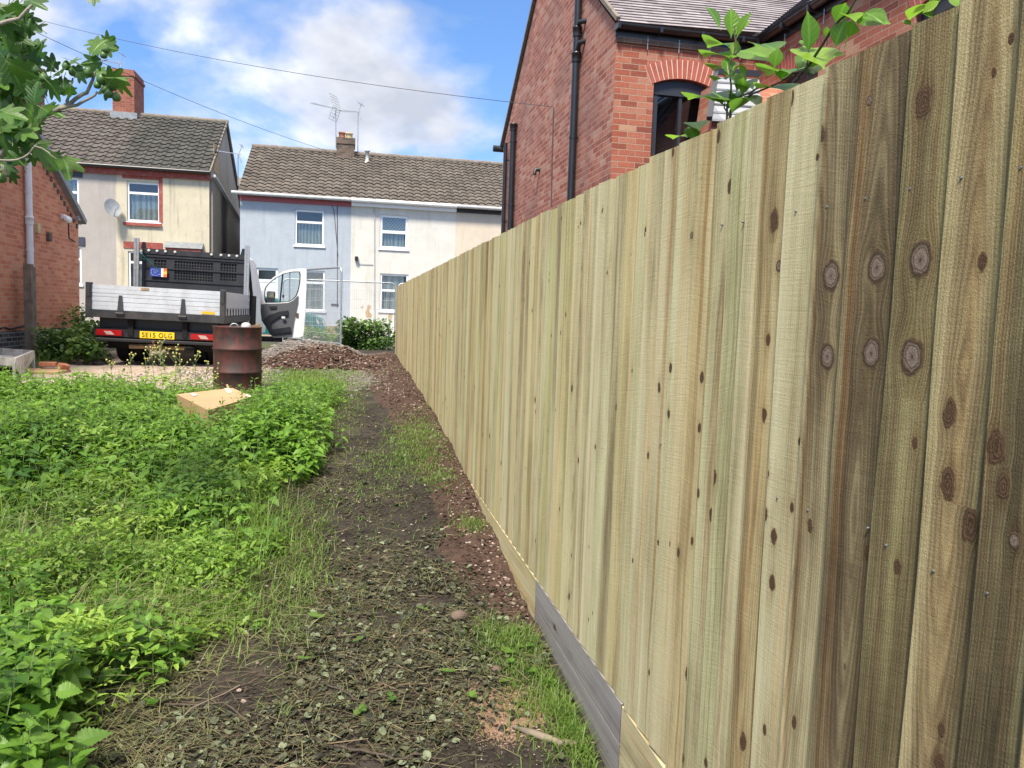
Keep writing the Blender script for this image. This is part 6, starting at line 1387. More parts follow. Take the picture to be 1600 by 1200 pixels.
# dock leaves, a few broad ones
P = []; Dv = []; S = []; T = []
for (px, py, s_) in ((500, 975, .085), (408, 988, .075), (228, 838, .09), (232, 1108, .07), (560, 1120, .06), (150, 690, .1), (120, 760, .08), (352, 885, .09), (255, 905, .08), (178, 910, .1), (790, 1030, .06), (1, 880, .1), (820, 1020, .055), (800, 1045, .05), (835, 1060, .05), (790, 1075, .045), (860, 1075, .05), (610, 1100, .05), (700, 1060, .045), (560, 1010, .05), (660, 960, .04), (480, 1040, .055), (735, 1100, .05)):
    q = onG(px, py)
    for k in range(3): a = RNG.uniform(0, 6.28); el = RNG.uniform(.0, .5); P.append(q+[0, 0, .03]); Dv.append((math.cos(a)*math.cos(el), math.sin(a)*math.cos(el), math.sin(el))); S.append(s_*RNG.uniform(.5, .9)); T.append((RNG.uniform(.2, .6), .3*RNG.random(), 0))
o = batch('dock_leaves', L_OV, np.array(P), np.array(Dv), np.tile([0, 0, 1.], (len(P), 1)), np.array(S), M['leaf_nettle'], np.array(T)); tag(o, kind='stuff')
# ---- grass
T1 = blob(415, 850, .1, .16, .45); T2 = blob(300, 990, .05, .4, .3); T3 = blob(440, 900, .08, .3, .4)
PG1 = blob(655, 695, .27, .22, .9); PG2 = blob(850, 1100, -.03, .20, .33); PG3 = blob(480, 600, .43, .65, 1.1); PG4 = blob(560, 535, .5, .6, .9); PG5 = blob(700, 840, .1, .2, .25); PG6 = blob(620, 735, .2, .35, .5); PG7 = blob(400, 660, .35, .5, 1); PG8 = blob(800, 1010, .02, .2, .15)
def gd(x, y): return np.clip(weeds_area(x, y)*.33+.9*PG1(x, y)+.3*PG2(x, y)+1.2*PG3(x, y)+.9*PG4(x, y)+.2*PG5(x, y)+.25*PG6(x, y)+.5*PG8(x, y), 0, 1)*vis(x, y)*(x < .88)
X, Y = scatter(42000, -7, .9, 1.9, 19, gd); n = len(X); tall = weeds_area(X, Y)
h = (.035+.14*tall*(1-sstep(8, 10, Y)*.4)+.05*PG2(X, Y)+.03*(Y > 12))*RNG.uniform(.5, 1.6, n)
pt = fbm(X*1.2, Y*1.2, 23, 3); tt = tints(n, .45, .2, .12, .18); tt[:, 0] = np.clip(tt[:, 0]+(pt-.5), 0, 1)
o = blades('grass', np.stack([X, Y, zg(X, Y)-.004], -1), RNG.uniform(0, 6.28, n), h, RNG.uniform(.3, 1.7, n), .0011+.0009*RNG.random(n)+.00022*Y, M['grass'], tt); tag(o, kind='stuff')
Xs = []; Ys = []; Hs = []
for (px, py, z, sx, sy, cnt, hh_) in ((655, 700, .27, .20, .85, 3800, .035), (690, 660, .3, .12, .5, 900, .04), (850, 1100, -.03, .14, .30, 1000, .05), (895, 1150, -.05, .05, .2, 900, .065), (480, 600, .43, .55, 1.0, 6500, .045), (560, 540, .5, .5, .9, 2500, .14), (620, 738, .2, .3, .45, 1300, .03), (800, 1010, .02, .14, .14, 700, .06), (690, 770, .16, .12, .25, 500, .04), (560, 800, .1, .3, .7, 900, .03), (540, 650, .3, .2, 1.2, 1500, .03), (735, 850, .06, .1, .12, 300, .05), (470, 880, .08, .12, .9, 1500, .05), (520, 980, .0, .3, .3, 400, .03)):
    c_ = onZ(px, py, z); x = RNG.normal(c_[0], sx*.7, cnt); y = RNG.normal(c_[1], sy*.7, cnt); k = (x < .88) & (y > 1.5); Xs.append(x[k]); Ys.append(y[k]); Hs.append(np.full(k.sum(), hh_))
X, Y, Hs = np.concatenate(Xs), np.concatenate(Ys), np.concatenate(Hs); n = len(X)
o = blades('grass_tufts', np.stack([X, Y, zg(X, Y)-.004], -1), RNG.uniform(0, 6.28, n), Hs*RNG.uniform(.5, 1.8, n), RNG.uniform(.6, 2.6, n), .0010+.0008*RNG.random(n)+.00018*Y, M['grass'], tints(n, .42, .2, .15, .2)); tag(o, kind='stuff')
X, Y = scatter(3200, -3, .5, 2.0, 6, lambda x, y: np.clip(1.0*T1(x, y)+.35*T2(x, y)+.4*T3(x, y)+.12*weeds_area(x, y), 0, 1)); n = len(X)
o = blades('tall_grass', np.stack([X, Y, zg(X, Y)], -1), RNG.normal(.3, 1.3, n), RNG.uniform(.10, .30, n)*(.65+.9*T1(X, Y)), RNG.uniform(.4, 2.0, n), RNG.uniform(.0013, .0028, n), M['grass'], tints(n, .6, .2, .08), rows=6); tag(o, kind='stuff')
# ---- cut litter, straw, twigs on the path
def pd(x, y): return (1-.75*isl(x, y))*(x < .9)*(x > -2.5)*vis(x, y)*(1-.94*sstep(-.14, .02, x-np.interp(y, ry, rx))*(y > 3.3))*np.clip((fbm(x*2.6, y*1.8, 91, 4)-.515)*11, .03, 1)*(1-.88*sstep(3.9, 6.0, y))*(1-.8*sstep(7, 9.5, y))
X, Y = scatter(13000, -1.6, .9, 1.9, 11, pd); n = len(X); a = RNG.uniform(0, 6.28, n); el = RNG.normal(.02, .22, n); tt = tints(n, .25, .36, .05, .10); tt[:, 1] += (RNG.random(n) < .10)*.6
o = batch('leaf_litter', L_LIT, np.stack([X, Y, zg(X, Y)+.006+.012*RNG.random(n)], -1), np.stack([np.cos(a)*np.cos(el), np.sin(a)*np.cos(el), np.sin(el)], -1), np.tile([0, 0, 1.], (n, 1))+RNG.normal(0, .35, (n, 3)), np.where(RNG.random(n) < .28, RNG.uniform(.018, .040, n), RNG.uniform(.005, .017, n)), M['leaf_cut'], np.clip(tt, 0, 1), wscale=RNG.uniform(.6, 1.5, n)); tag(o, kind='stuff')
def sd2(x, y): return np.clip(pd(x, y)+.5*np.exp(-((x-pathx(y))/.28)**2), 0, 1)*(y < 9)*(x < .9)
X, Y = scatter(4200, -2., .9, 1.9, 9, sd2); n = len(X)
o = blades('cut_straw', np.stack([X, Y, zg(X, Y)+.010+.012*RNG.random(n)], -1), RNG.uniform(0, 6.28, n), RNG.uniform(.03, .15, n), RNG.uniform(-.1, .9, n), RNG.uniform(.0006, .0015, n), M['straw'], tints(n, .35, .33, .2, .3), e0=np.abs(RNG.normal(.10, .22, n))); tag(o, kind='stuff')
X, Y = scatter(2600, -1.8, .85, 1.9, 7, sd2); n = len(X); a = RNG.uniform(0, 6.28, n); L_ = RNG.uniform(.03, .16, n); Z = zg(X, Y)+.010; A = np.stack([X, Y, Z], -1); B = A+np.stack([np.cos(a)*L_, np.sin(a)*L_, RNG.normal(.0, .09, n)*L_], -1)
o = sticks('twigs', A, B, RNG.uniform(.0009, .0028, n), M['twig'], tints(n, .4, .3, .25, .3)); tag(o, kind='stuff')
X, Y = scatter(3600, -2.2, .6, 1.9, 9, lambda x, y: np.exp(-((x-pathx(y)-.05)/.20)**2)*(y < 8.5)*conc_free(x, y)); n = len(X)
o = blades('dry_grass', np.stack([X, Y, zg(X, Y)+.012], -1), RNG.uniform(0, 6.28, n), RNG.uniform(.05, .17, n), RNG.uniform(.2, 1.3, n), RNG.uniform(.0007, .0016, n), M['straw'], tints(n, .95, .2, .5, .3), e0=np.abs(RNG.normal(.35, .3, n))); tag(o, kind='stuff')
X = np.concatenate([RNG.normal(-1.75, .45, 420), RNG.normal(-.9, .4, 420)]); Y = np.concatenate([RNG.normal(4.6, .6, 420), RNG.normal(3.5, .35, 420)]); k = (X < pathx(Y)-.12) | (RNG.random(840) < .12); X, Y = X[k], Y[k]; n = len(X)
o = blades('flattened_stems', np.stack([X, Y, zg(X, Y)+RNG.uniform(.04, .16, n)], -1), RNG.normal(.6, .9, n), RNG.uniform(.10, .38, n), RNG.uniform(-.2, .7, n), RNG.uniform(.0012, .0026, n), M['straw'], tints(n, .95, .15, .55, .3), e0=np.abs(RNG.normal(.10, .2, n)), rows=5); tag(o, kind='stuff')
X = RNG.uniform(-1.1, .3, 130); Y = RNG.uniform(2.3, 3.4, 130); n = len(X); a = RNG.uniform(-.9, .9, n); Z = zg(X, Y)+.012
for j in range(3):
    L_ = RNG.uniform(.04, .12, n); a2 = a+RNG.normal(0, .3, n); A = np.stack([X, Y, Z], -1); B = A+np.stack([np.cos(a2)*L_, np.sin(a2)*L_, RNG.normal(0, .06, n)*L_], -1)
    o = sticks('brown_twigs', A, B, RNG.uniform(.0012, .0036, n)*(1-.2*j), M['twig'], tints(n, .15, .2, .02, .05)); tag(o, kind='stuff'); X, Y, Z = B[:, 0], B[:, 1], B[:, 2]; a = a2
# bigger individual twigs
for (pts, r, lb) in (([(520, 1165), (560, 1185), (620, 1190), (660, 1192)], .006, 'curved dark twig lying on the soil near the bottom edge'), ([(500, 1070), (545, 1095), (560, 1110)], .005, 'short brown twig above the curved one'), ([(215, 975), (260, 1020), (270, 1060)], .003, 'pale dead stem standing in the weeds at left'),
                     ([(55, 850), (95, 812), (118, 785)], .006, 'pale broken stick leaning in the weeds at left'), ([(375, 1075), (300, 1120), (230, 1180)], .0035, 'long straight cut nettle stem near the bottom left'), ([(240, 1105), (350, 1110), (390, 1135)], .005, 'forked woody twig on the litter left of centre'), ([(660, 640), (690, 643), (700, 648)], .006, 'grey stick lying across the path in the middle distance'), ([(488, 838), (484, 820), (490, 795)], .006, 'dark snapped stem upright at the edge of the path')):
    mb = MB(); P = [onG(*q)+np.array([0, 0, .012+.02*(k % 2)]) for k, q in enumerate(pts)]; Q = []
    for k in range(len(P)-1):
        for s in (0, .33, .66): Q.append(P[k]*(1-s)+P[k+1]*s+RNG.normal(0, .004, 3))
    Q.append(P[-1]); mb.tube(Q, [r*(1-.5*k/len(Q)) for k in range(len(Q))], 6); tag(mb.build('twig', M['bark' if r > .0045 else 'weathered_post']), lb, 'twig', 'fallen twigs and stems')
mb = MB(); P = [onG(800, 1140), onG(830, 1150), onG(875, 1165), onG(930, 1165)]; mb.tube([p+np.array([0, 0, .012]) for p in P], [.004, .016, .013, .003], 6); tag(mb.build('bark_strip', M['weathered_post']), 'pale torn strip of bark on the soil left of the grey gravel board', 'bark')
# ---- crumbs of red soil, pebbles, gravel
def rd(x, y): return sstep(-.05, .12, x-np.interp(y, ry, rx))*(y > 3.2)*(y < 17)*(x < .90)
X, Y = scatter(26000, -1.2, .9, 3.1, 16, rd); n = len(X); o = stones('soil_crumbs', np.stack([X, Y, zg(X, Y)+.006], -1), RNG.uniform(.003, .012, n)*(1+1.2*RNG.random(n)**6), M['crumb'], tints(n, .5, .3, .05, .12)); tag(o, kind='stuff')
X, Y = scatter(2600, -1.5, .9, 3.0, 17, lambda x, y: np.clip(rd(x, y)*.9+.06*(x > -1), 0, 1)); n = len(X); o = stones('pebbles', np.stack([X, Y, zg(X, Y)+.008], -1), RNG.uniform(.004, .014, n), M['pebble'], tints(n, .6, .3, .35, .35)); tag(o, kind='stuff')
def onheap(Vh, n, mat, nm, r0, r1, tn):
    k = RNG.integers(0, len(Vh), n); P = Vh[k]+RNG.normal(0, .02, (n, 3))*[1, 1, .2]; o = stones(nm, P, RNG.uniform(r0, r1, n), M[mat], tn); tag(o, kind='stuff')
onheap(gh, 3800, 'gravel_stone', 'gravel_stones', .012, .04, tints(3800, .5, .3, .2, .25)); onheap(sh, 2200, 'pebble', 'heap_pebbles', .010, .032, tints(2200, .45, .3, .22, .3)); onheap(sh, 1100, 'gravel_stone', 'heap_gravel', .010, .03, tints(1100, .45, .3, .1, .2)); onheap(sh, 3000, 'crumb', 'heap_crumbs', .012, .04, tints(3000, .4, .3, .05, .1))
X, Y = scatter(2600, -3.5, .6, 9.5, 15, lambda x, y: np.exp(-(((x-MX+.3)/1.2)**2+((y-12.0)/1.6)**2))); n = len(X); o = stones('gravel_scatter', np.stack([X, Y, zg(X, Y)+.008], -1), RNG.uniform(.008, .024, n), M['gravel_stone'], tints(n, .5, .3, .2, .2)); tag(o, kind='stuff')
X, Y = scatter(2400, -.6, .9, 1.9, 3.6, lambda x, y: np.clip(np.exp(-(((x-sw[0])/.2)**2+((y-sw[1])/.2)**2))*1.2, 0, 1)); n = len(X); o = stones('sawdust', np.stack([X, Y, zg(X, Y)+.003], -1), RNG.uniform(.0015, .004, n), M['pebble'], tints(n, .7, .2, .6, .3)); tag(o, kind='stuff')
X, Y = scatter(13000, -1.6, .8, 1.9, 9, lambda x, y: (1-isl(x, y))*(1-.9*rd(x, y))*np.clip((fbm(x*3, y*3, 151, 3)-.35)*4, .1, 1)); n = len(X); o = stones('soil_clods', np.stack([X, Y, zg(X, Y)+.003], -1), RNG.uniform(.002, .010, n)*(1+1.5*RNG.random(n)**8), M['clod'], tints(n, .4, .3, .08, .2)); tag(o, kind='stuff')
# ---- bushes
def bush(name, c_, rad, n, lsz, mat, label, cat, stems=8, proto=L_OV, tm=.45, grp=None):
    e = empty(name, (c_[0], c_[1], c_[2]-rad[2]*.9), label, cat, grp); c_ = np.array(c_); rad = np.array(rad); P = []; ctrs = [RNG.uniform(-.65, .65, 3) for _ in range(9)]
    k = RNG.integers(0, 9, n); P = c_+rad*(np.array(ctrs)[k]+norm(RNG.normal(0, 1, (n, 3)))*(RNG.random((n, 1))**.4)*.52)
    P[:, 2] = np.maximum(P[:, 2], zg(P[:, 0], P[:, 1])+.01)
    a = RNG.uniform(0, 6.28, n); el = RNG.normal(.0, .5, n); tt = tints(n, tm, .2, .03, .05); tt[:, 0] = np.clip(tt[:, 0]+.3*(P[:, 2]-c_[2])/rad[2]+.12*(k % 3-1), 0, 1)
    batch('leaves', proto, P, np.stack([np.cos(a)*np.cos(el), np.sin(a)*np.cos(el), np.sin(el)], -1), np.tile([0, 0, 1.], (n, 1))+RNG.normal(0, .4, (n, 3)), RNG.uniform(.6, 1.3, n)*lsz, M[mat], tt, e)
    A = np.tile(c_-[0, 0, rad[2]], (stems, 1))+RNG.normal(0, .12, (stems, 3))*[1, 1, 0]; B = c_+rad*RNG.uniform(-.6, .8, (stems, 3)); A[:, 2] = zg(A[:, 0], A[:, 1]); sticks('stems', A, B, .008, M['twig'], tints(stems, .5), e)
    return e
q = onY(588, 525, 20.5); bush('leafy_bush', (q[0]-.12, 20.5, q[2]+.06), (.85, .6, .50), 2600, .085, 'leaf_bramble', 'dense dark green bush by the mesh panel at the fence end', 'bush')
q = onY(545, 520, 20.5); bush('leafy_bush', (q[0]-.1, 20.9, .78), (.36, .4, .25), 700, .07, 'leaf_bramble', 'smaller green bush behind the leaning mesh panel post', 'bush', tm=.6)
bush('bramble_bush', (-4.65, 15.0, .82), (.50, .8, .38), 1700, .085, 'leaf_bramble', 'bramble bush growing between the brick wall and the truck', 'bush')
bush('bramble_bush', (-5.0, 14.4, .78), (.32, .5, .30), 900, .07, 'leaf_bramble', 'lower bramble at the foot of the white downpipe', 'bush', tm=.6)
bush('bramble_bush', (-4.25, 13.7, .78), (.32, .5, .33), 800, .07, 'leaf_bramble', 'small bramble shoots crowding the left truck wheel', 'bush', tm=.5)
bush('bramble_bush', (-5.3, 16.6, 1.0), (.35, .8, .5), 500, .07, 'leaf_bramble', 'tall thin bramble behind the truck corner by the far end of the brick wall', 'bush', tm=.45)
bush('street_hedge', (onY(500, 500, 23.5)[0], 23.5, .72), (.75, .5, .36), 1400, .06, 'leaf_weed', 'pale green weedy hedge tuft below the green car bonnet', 'hedge', tm=.35)
# tall stalks on the brick wall side
def weedstalk(px, py, Yd, h, lb, fl=True, col='seed_head', nb=9):
    q = onY(px, py, Yd); z0 = z1(q[0], Yd); b = np.array([q[0], Yd, z0]); e = empty('flowering_weed', tuple(b), lb, 'weed', 'thin flowering weeds in front of the truck')
    A = []; B = []; H_ = []; top = b+[RNG.normal(0, .06), RNG.normal(0, .05), h]; A.append(b); B.append(top)
    for i in range(nb):
        f = RNG.uniform(.35, 1.); p = b+(top-b)*f; a = RNG.uniform(0, 6.28); L_ = h*RNG.uniform(.12, .3); t_ = p+np.array([math.cos(a)*L_*.6, math.sin(a)*L_*.6, L_*.8]); A.append(p); B.append(t_); H_.append(t_)
    sticks('stem', np.array(A), np.array(B), .0035, M['stem_green'], tints(len(A), .6, .1, .3), e)
    for p in H_+[top]: mb = MB(); mb.lathe(p, [(.002, -.008), (.011, .0), (.009, .010), (.003, .014)], 7); mb.build('flower_head', M[col], e)
    n = 8; P = np.array([b+(top-b)*f for f in RNG.uniform(.05, .6, n)]); a = RNG.uniform(0, 6.28, n); batch('leaves', L_NET, P, np.stack([np.cos(a), np.sin(a), 0*a+.2], -1), np.tile([0, 0, 1.], (n, 1)), RNG.uniform(.04, .08, n), M['leaf_weed'], tints(n, .5), e, wscale=.5)
for k, (px, h) in enumerate(((208, .40), (228, .36), (243, .50), (255, .52), (262, .56), (274, .50), (284, .46), (307, .42), (318, .30), (180, .28), (333, .36))):
    weedstalk(px, 590, 9.9+RNG.uniform(-.25, .3), h, 'thin weed with small yellow heads, number %s from the left in front of the truck bumper' % ('third', 'fourth', 'fifth', 'sixth', 'seventh', 'eighth', 'ninth', 'tenth', 'eleventh', 'first', 'last')[k] if 0 else
              ('thin yellow headed weed below the left end of the number plate', 'short branching weed below the left side of the number plate', 'branched weed below the middle of the number plate', 'weed with many heads just left of the tallest stalk', 'tallest yellow headed weed in front of the exhaust pipe', 'yellow headed weed crossing the right end of the exhaust pipe', 'weed just right of the exhaust pipe end', 'leaning pale weed left of the oil drum', 'low weed at the foot of the oil drum on its left', 'low thin weed on the bare ground under the left tail light', 'weed stalk touching the left side of the oil drum')[k])
for k, (px, py, h, lb) in enumerate(((92, 735, .16, 'dandelion with a single yellow flower in the weeds at left'), (234, 800, .12, 'yellow flowered weed in the middle of the green patch'), (263, 765, .10, 'small yellow flower on a thin stem left of the tall grass'), (15, 745, .10, 'tiny yellow flower at the left edge by the dark nettles'))):
    q = onG(px, py+20); e = empty('dandelion', tuple(q), lb, 'flower', 'yellow flowers in the weeds'); sticks('stem', np.array([q]), np.array([q+[.01, 0, h]]), .002, M['stem_green'], tints(1, .7), e)
    mb = MB(); 
    for i in range(12): a = i*.5236; mb.add([q+[.01, 0, h], q+[.01+.016*math.cos(a-.2), .016*math.sin(a-.2), h+.004], q+[.01+.016*math.cos(a+.2), .016*math.sin(a+.2), h+.004]], [(0, 1, 2)])
    mb.lathe(q+[.01, 0, h], [(.003, -.006), (.006, 0), (.003, .003)], 8); mb.build('flower_head', M['flower'], e)

# ---- fig tree at upper left
def figproto():
    lobes = [(0, 1.0, .36), (44, .88, .34), (-44, .88, .34), (92, .62, .34), (-92, .62, .34)]
    pts = []; N = 60
    for k in range(N):
        th = math.pi*(-.93+1.86*k/(N-1)); r = .17
        for (a, L_, w_) in lobes:
            d = th-math.radians(a); r = max(r, L_*(math.exp(-(abs(d)/w_)**1.7)*.50+.27))
        r = max(r, .36*math.cos(th*.45)); pts.append((math.sin(th)*r*1.0, .02+math.cos(th)*r+.0))
    V = []; U = []
    for ring in (.03, .5, 1.):
        for (x, y) in pts: V.append((x*ring, y*ring, .10*abs(x*ring)-.16*(y*ring)**2-.10*(ring*math.hypot(x, y))**2)); U.append((x*ring*.8, y*ring))
    Fq = []
    for k in range(N-1):
        Fq += [(k, k+1, N+k+1, N+k), (N+k, N+k+1, 2*N+k+1, 2*N+k)]
    return np.array(V, float), np.array(Fq)[:, ::-1], np.array(U, float)
L_FIG = figproto()
YT = 4.0
fig = empty('fig_tree', (-3.9, 4.2, .1), 'fig tree reaching in from the upper left with lobed leaves and green fruit', 'tree')
def fp(px, py, dy=0.): return onY(px, py, YT+dy)
mb = MB(); mb.tube([(-3.9, 4.3, -.1), (-3.75, 4.3, .9), (-3.4, 4.2, 1.7), (-3.0, 4.1, 2.2)], [.09, .08, .06, .05], 10); mb.build('trunk', M['fig_bark'], fig)
brs = [([(-60, 300), (10, 235), (60, 190), (85, 172), (110, 160), (128, 148), (140, 138), (148, 112)], .014, 0), ([(95, 168), (120, 166), (140, 155), (152, 143)], .009, 0), ([(105, 160), (110, 140), (114, 122)], .007, 0), ([(140, 138), (150, 100), (155, 70)], .006, 0), ([(-60, 60), (0, 38), (30, 28), (50, 8)], .011, -.3), ([(-60, 320), (0, 252), (28, 250), (45, 238), (58, 225)], .006, -.2), ([(56, 228), (75, 238), (88, 248)], .004, -.2), ([(60, 190), (40, 150), (30, 110), (15, 80)], .010, .2), ([(-60, 180), (0, 140), (40, 90)], .012, .3)]
for k, (pts, r, dy) in enumerate(brs):
    mb = MB(); P = [fp(*q, dy) for q in pts]
    Q = []
    for i in range(len(P)-1):
        for s in (0, .5): Q.append(P[i]*(1-s)+P[i+1]*s+RNG.normal(0, .004, 3))
    Q.append(P[-1]); mb.tube(Q, [r*(1-.55*i/len(Q)) for i in range(len(Q))], 8); mb.build('branch', M['fig_bark'], fig)
lv = []   # (px,py, size px, heading deg in picture, warm)
hand = [(140, 62, 42, 150, .3), (158, 65, 46, 60, .5), (178, 60, 44, 20, .5), (180, 78, 40, -15, .3), (150, 88, 34, -60, .4), (105, 90, 42, 150, .0), (120, 92, 38, 30, .4), (135, 100, 38, 200, .0), (170, 110, 46, 30, .2), (190, 120, 56, -10, .5), (200, 140, 62, -35, .5), (185, 112, 46, 50, .3), (165, 150, 36, -100, .0), (92, 108, 40, 130, .0), (80, 100, 46, 60, .1),
        (70, 88, 44, 120, .0), (60, 100, 56, 40, .1), (48, 115, 50, -20, .3), (100, 138, 34, -80, .0), (110, 150, 30, -120, .0), (92, 150, 44, -60, .0), (132, 126, 26, -50, .0), (85, 255, 62, -45, .3), (105, 268, 70, -60, .5), (95, 238, 38, 40, .4), (90, 175, 60, -20, .2), (60, 195, 72, -50, .7), (80, 180, 56, -35, .3),
        (15, 18, 50, 60, .1), (40, 30, 52, -20, .1), (60, 45, 44, -40, .2), (65, 8, 48, -20, .0), (50, 0, 40, 30, .0), (146, 4, 26, -80, .2), (30, 70, 62, 10, .9), (20, 60, 56, 60, .6), (10, 95, 60, -40, .7), (5, 130, 66, -30, .5), (30, 130, 60, -70, .1), (45, 150, 56, -80, .0), (8, 165, 62, -60, .8), (30, 180, 56, -10, .2), (15, 210, 54, -30, .1), (35, 215, 50, -60, .0), (50, 210, 46, -20, .5), (10, 240, 50, -80, .1), (35, 250, 46, -40, .3), (25, 283, 30, -70, .0), (0, 262, 40, -60, .6), (22, 265, 34, -30, .0), (5, 190, 60, 0, .3), (40, 175, 50, 40, .4), (55, 135, 46, 80, .1), (0, 100, 60, 60, .4), (25, 155, 55, -100, .0), (45, 232, 40, -110, .1)]
for (px, py, s_, hd, wm) in hand: lv.append((px, py, s_, hd, wm, RNG.uniform(-.25, .25)))
for _ in range(190): px = RNG.uniform(-60, 62)*1.0; py = RNG.uniform(20, 255); lv.append((px, py, RNG.uniform(34, 58), RNG.uniform(-140, 140), max(0, RNG.normal(.1, .25)), RNG.uniform(-.1, .7)))
P = []; Dv = []; Un = []; S = []; T = []; A = []; B = []
vd = norm(np.array([FW]))[0]
for (px, py, s_, hd, wm, dy) in lv:
    p = fp(px, py, dy); a = math.radians(hd); d = CR*math.cos(a)+CU*math.sin(a)+FW*RNG.normal(0, .45); u = -FW*RNG.choice([.8, .8, .5, -.6])+np.array([0, 0, 1.])*RNG.uniform(.2, .9)+RNG.normal(0, .25, 3)
    d = d/np.linalg.norm(d); sz = s_/F*YT*1.02; P.append(p-d*sz*.35); Dv.append(d); Un.append(u); S.append(sz*.66); T.append((np.clip(RNG.normal(.35, .22)+wm*.3, 0, 1), wm*.75, 0)); A.append(p-d*sz*.35); B.append(p-d*sz*.75+RNG.normal(0, .01, 3))
batch('leaves', L_FIG, np.array(P), np.array(Dv), np.array(Un), np.array(S), M['leaf_fig'], np.array(T), fig, smooth=True)
sticks('leaf_stalks', np.array(B), np.array(A), .0022, M['stem_green'], tints(len(A), .6), fig)
for (px, py, r) in ((148, 72, 5), (165, 77, 6), (162, 86, 5), (124, 109, 6), (115, 112, 6.5), (104, 103, 6), (138, 113, 7), (160, 124, 8), (172, 124, 7), (176, 134, 7), (170, 146, 6.5), (182, 152, 6), (152, 133, 5), (68, 122, 6), (97, 143, 5), (113, 143, 5), (23, 45, 8), (2, 278, 7), (165, 140, 6), (55, 110, 6)):
    q = fp(px, py-0, -.03); rr = r/F*YT; mb = MB(); mb.lathe(q, [(rr*.15, rr*1.3), (rr*.45, rr*1.0), (rr*.8, rr*.5), (rr, 0), (rr*.92, -rr*.5), (rr*.6, -rr*.85), (rr*.1, -rr*.98)], 12); mb.build('fig', M['fig_fruit'], fig)

# ---- large leaved shrubs rising behind the fence
def magnolia(label, X0, root, stems, leaves_):
    e = empty('broadleaf_shrub', (X0, root, .0), label, 'shrub', None)
    for pts, r in stems:
        mb = MB(); P = [onX(*q, X0) for q in pts]; Q = []
        for i in range(len(P)-1):
            for s in (0, .34, .67): Q.append(P[i]*(1-s)+P[i+1]*s+RNG.normal(0, .0025, 3))
        Q.append(P[-1]); mb.tube(Q, [r*(1-.6*i/len(Q)) for i in range(len(Q))], 8); mb.build('stem', M['twig_solid'], e)
    P = []; Dv = []; Un = []; S = []; T = []; Wd = []
    ex = []
    for pts, r in stems:
        for i in range(len(pts)-1):
            for s in (.6,):
                x0 = pts[i][0]*(1-s)+pts[i+1][0]*s; y0 = pts[i][1]*(1-s)+pts[i+1][1]*s
                a = RNG.normal(math.pi/2, .9); L_ = RNG.uniform(20, 42); ex.append((x0, y0, x0+L_*math.cos(a), y0-L_*math.sin(a), RNG.uniform(.9, 1.3), RNG.choice([.1, .2, .5, .8]), RNG.uniform(.4, .9)))
    for (x0, y0, x1, y1, w_, wm, tw) in list(leaves_)+ex:
        a = onX(x0, y0, X0); b = onX(x1, y1, X0+RNG.uniform(-.03, .05)); d = b-a; L_ = np.linalg.norm(d); P.append(a); Dv.append(d); S.append(L_*1.04); u = -FW*abs(tw)*(1 if tw >= 0 else -1)+np.array([0, 0, 1.])*(1-abs(tw)*.5)+RNG.normal(0, .12, 3); Un.append(u); T.append((np.clip(RNG.normal(.45, .15)+wm*.3, 0, 1), wm, 0)); Wd.append(w_)
    batch('leaves', L_MAG, np.array(P), np.array(Dv), np.array(Un), np.array(S), M['leaf_magnolia'], np.array(T), e, wscale=np.array(Wd), smooth=True)
simple('twig_solid', (.07, .06, .035), .7, var=.3)
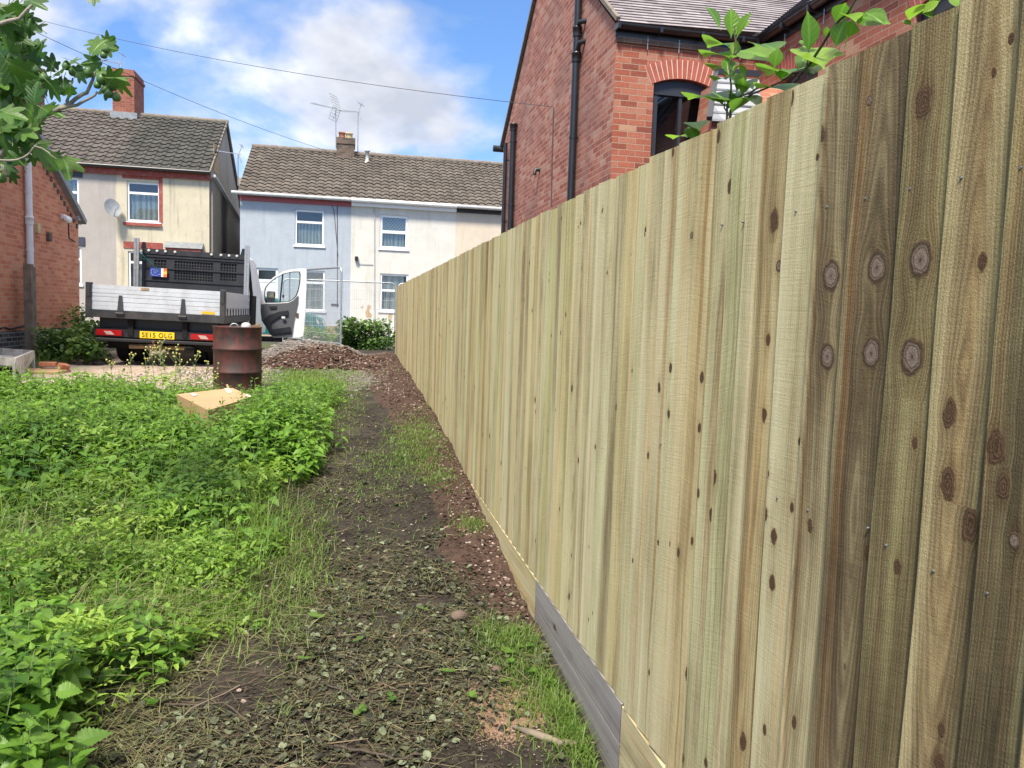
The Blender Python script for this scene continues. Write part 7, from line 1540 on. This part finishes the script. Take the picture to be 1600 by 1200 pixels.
magnolia('broadleaf shrub with upright glossy sprays behind the fence in front of the brick house window', 1.22, 2.6,
    [([(1128, 260), (1140, 180), (1147, 160), (1160, 150), (1190, 135)], .006), ([(1137, 186), (1142, 140), (1140, 110), (1146, 80), (1148, 40)], .004), ([(1150, 160), (1190, 143), (1240, 118)], .004), ([(1139, 180), (1132, 168), (1133, 150)], .003), ([(1085, 240), (1090, 215)], .003)],
    [(1132, 165, 1082, 128, 1.1, .15, .7), (1142, 60, 1146, 12, 1.2, .35, .8), (1150, 62, 1166, 18, 1.3, .3, .8), (1126, 48, 1108, 0, .5, .0, .5), (1140, 75, 1115, 50, 1.0, .2, .6), (1142, 92, 1105, 68, 1.1, .35, .6), (1142, 108, 1118, 92, 1.3, .4, .8), (1155, 80, 1203, 78, 1.5, .3, .9), (1180, 72, 1213, 60, 1.4, .2, .6), (1144, 88, 1152, 62, 1.2, .6, .8),
     (1146, 112, 1160, 96, 1.2, .4, .6), (1150, 145, 1162, 108, .9, .35, .7), (1158, 150, 1165, 118, 1.1, .3, .7), (1150, 160, 1128, 138, 1.5, .3, .8), (1160, 150, 1188, 152, .8, .2, .5), (1178, 140, 1246, 122, 1.25, .95, .9), (1093, 205, 1084, 180, 1.3, .45, .8), (1074, 215, 1052, 203, 1.3, .8, .8), (1135, 125, 1118, 114, 1.2, .5, .7), (1146, 128, 1138, 104, 1.0, .2, .6), (1165, 120, 1158, 100, 1.1, .3, .8), (1186, 122, 1192, 114, 2., .5, .8)])
magnolia('broadleaf shrub with the largest pale green leaves, right of the grey extension roof', 1.20, 2.0,
    [([(1240, 130), (1250, 118), (1275, 85), (1300, 45), (1330, 10), (1345, -20)], .005), ([(1225, 125), (1245, 112), (1262, 108)], .004), ([(1262, 150), (1262, 100), (1265, 60)], .003)],
    [(1262, 85, 1270, 20, 1.15, .15, .7), (1210, 108, 1214, 76, 1.5, .4, .8), (1210, 118, 1228, 108, 1.7, .15, .7), (1245, 110, 1262, 82, 1.2, .1, .6), (1288, 108, 1262, 58, 1.6, .85, .9), (1250, 112, 1272, 108, 1.4, .1, .6), (1318, 78, 1328, 50, 1.8, .95, .9), (1305, 75, 1316, 32, 1.7, .1, .8), (1325, 60, 1336, 30, 1.5, .3, .7), (1305, 40, 1322, 0, 1.3, .05, .6), (1332, 28, 1385, 25, 1.3, .1, .8), (1300, 90, 1320, 80, 1.4, .7, .8), (1318, -2, 1330, -30, 1.2, .3, .7), (1352, 20, 1384, 30, 1.2, .2, .7)])
magnolia('broadleaf spray of yellow green leaves poking over the fence top near the upper right edge', 1.16, 1.4,
    [([(1450, 60), (1460, 10), (1480, -20)], .004)], [(1470, 2, 1420, 14, 1.2, .95, .9), (1470, 0, 1442, 16, 1.3, .9, .9), (1455, 10, 1462, -16, 1.4, .8, .9), (1480, -5, 1515, 6, 1.2, .5, .8), (1425, 40, 1412, 30, 1.6, .2, .7)])
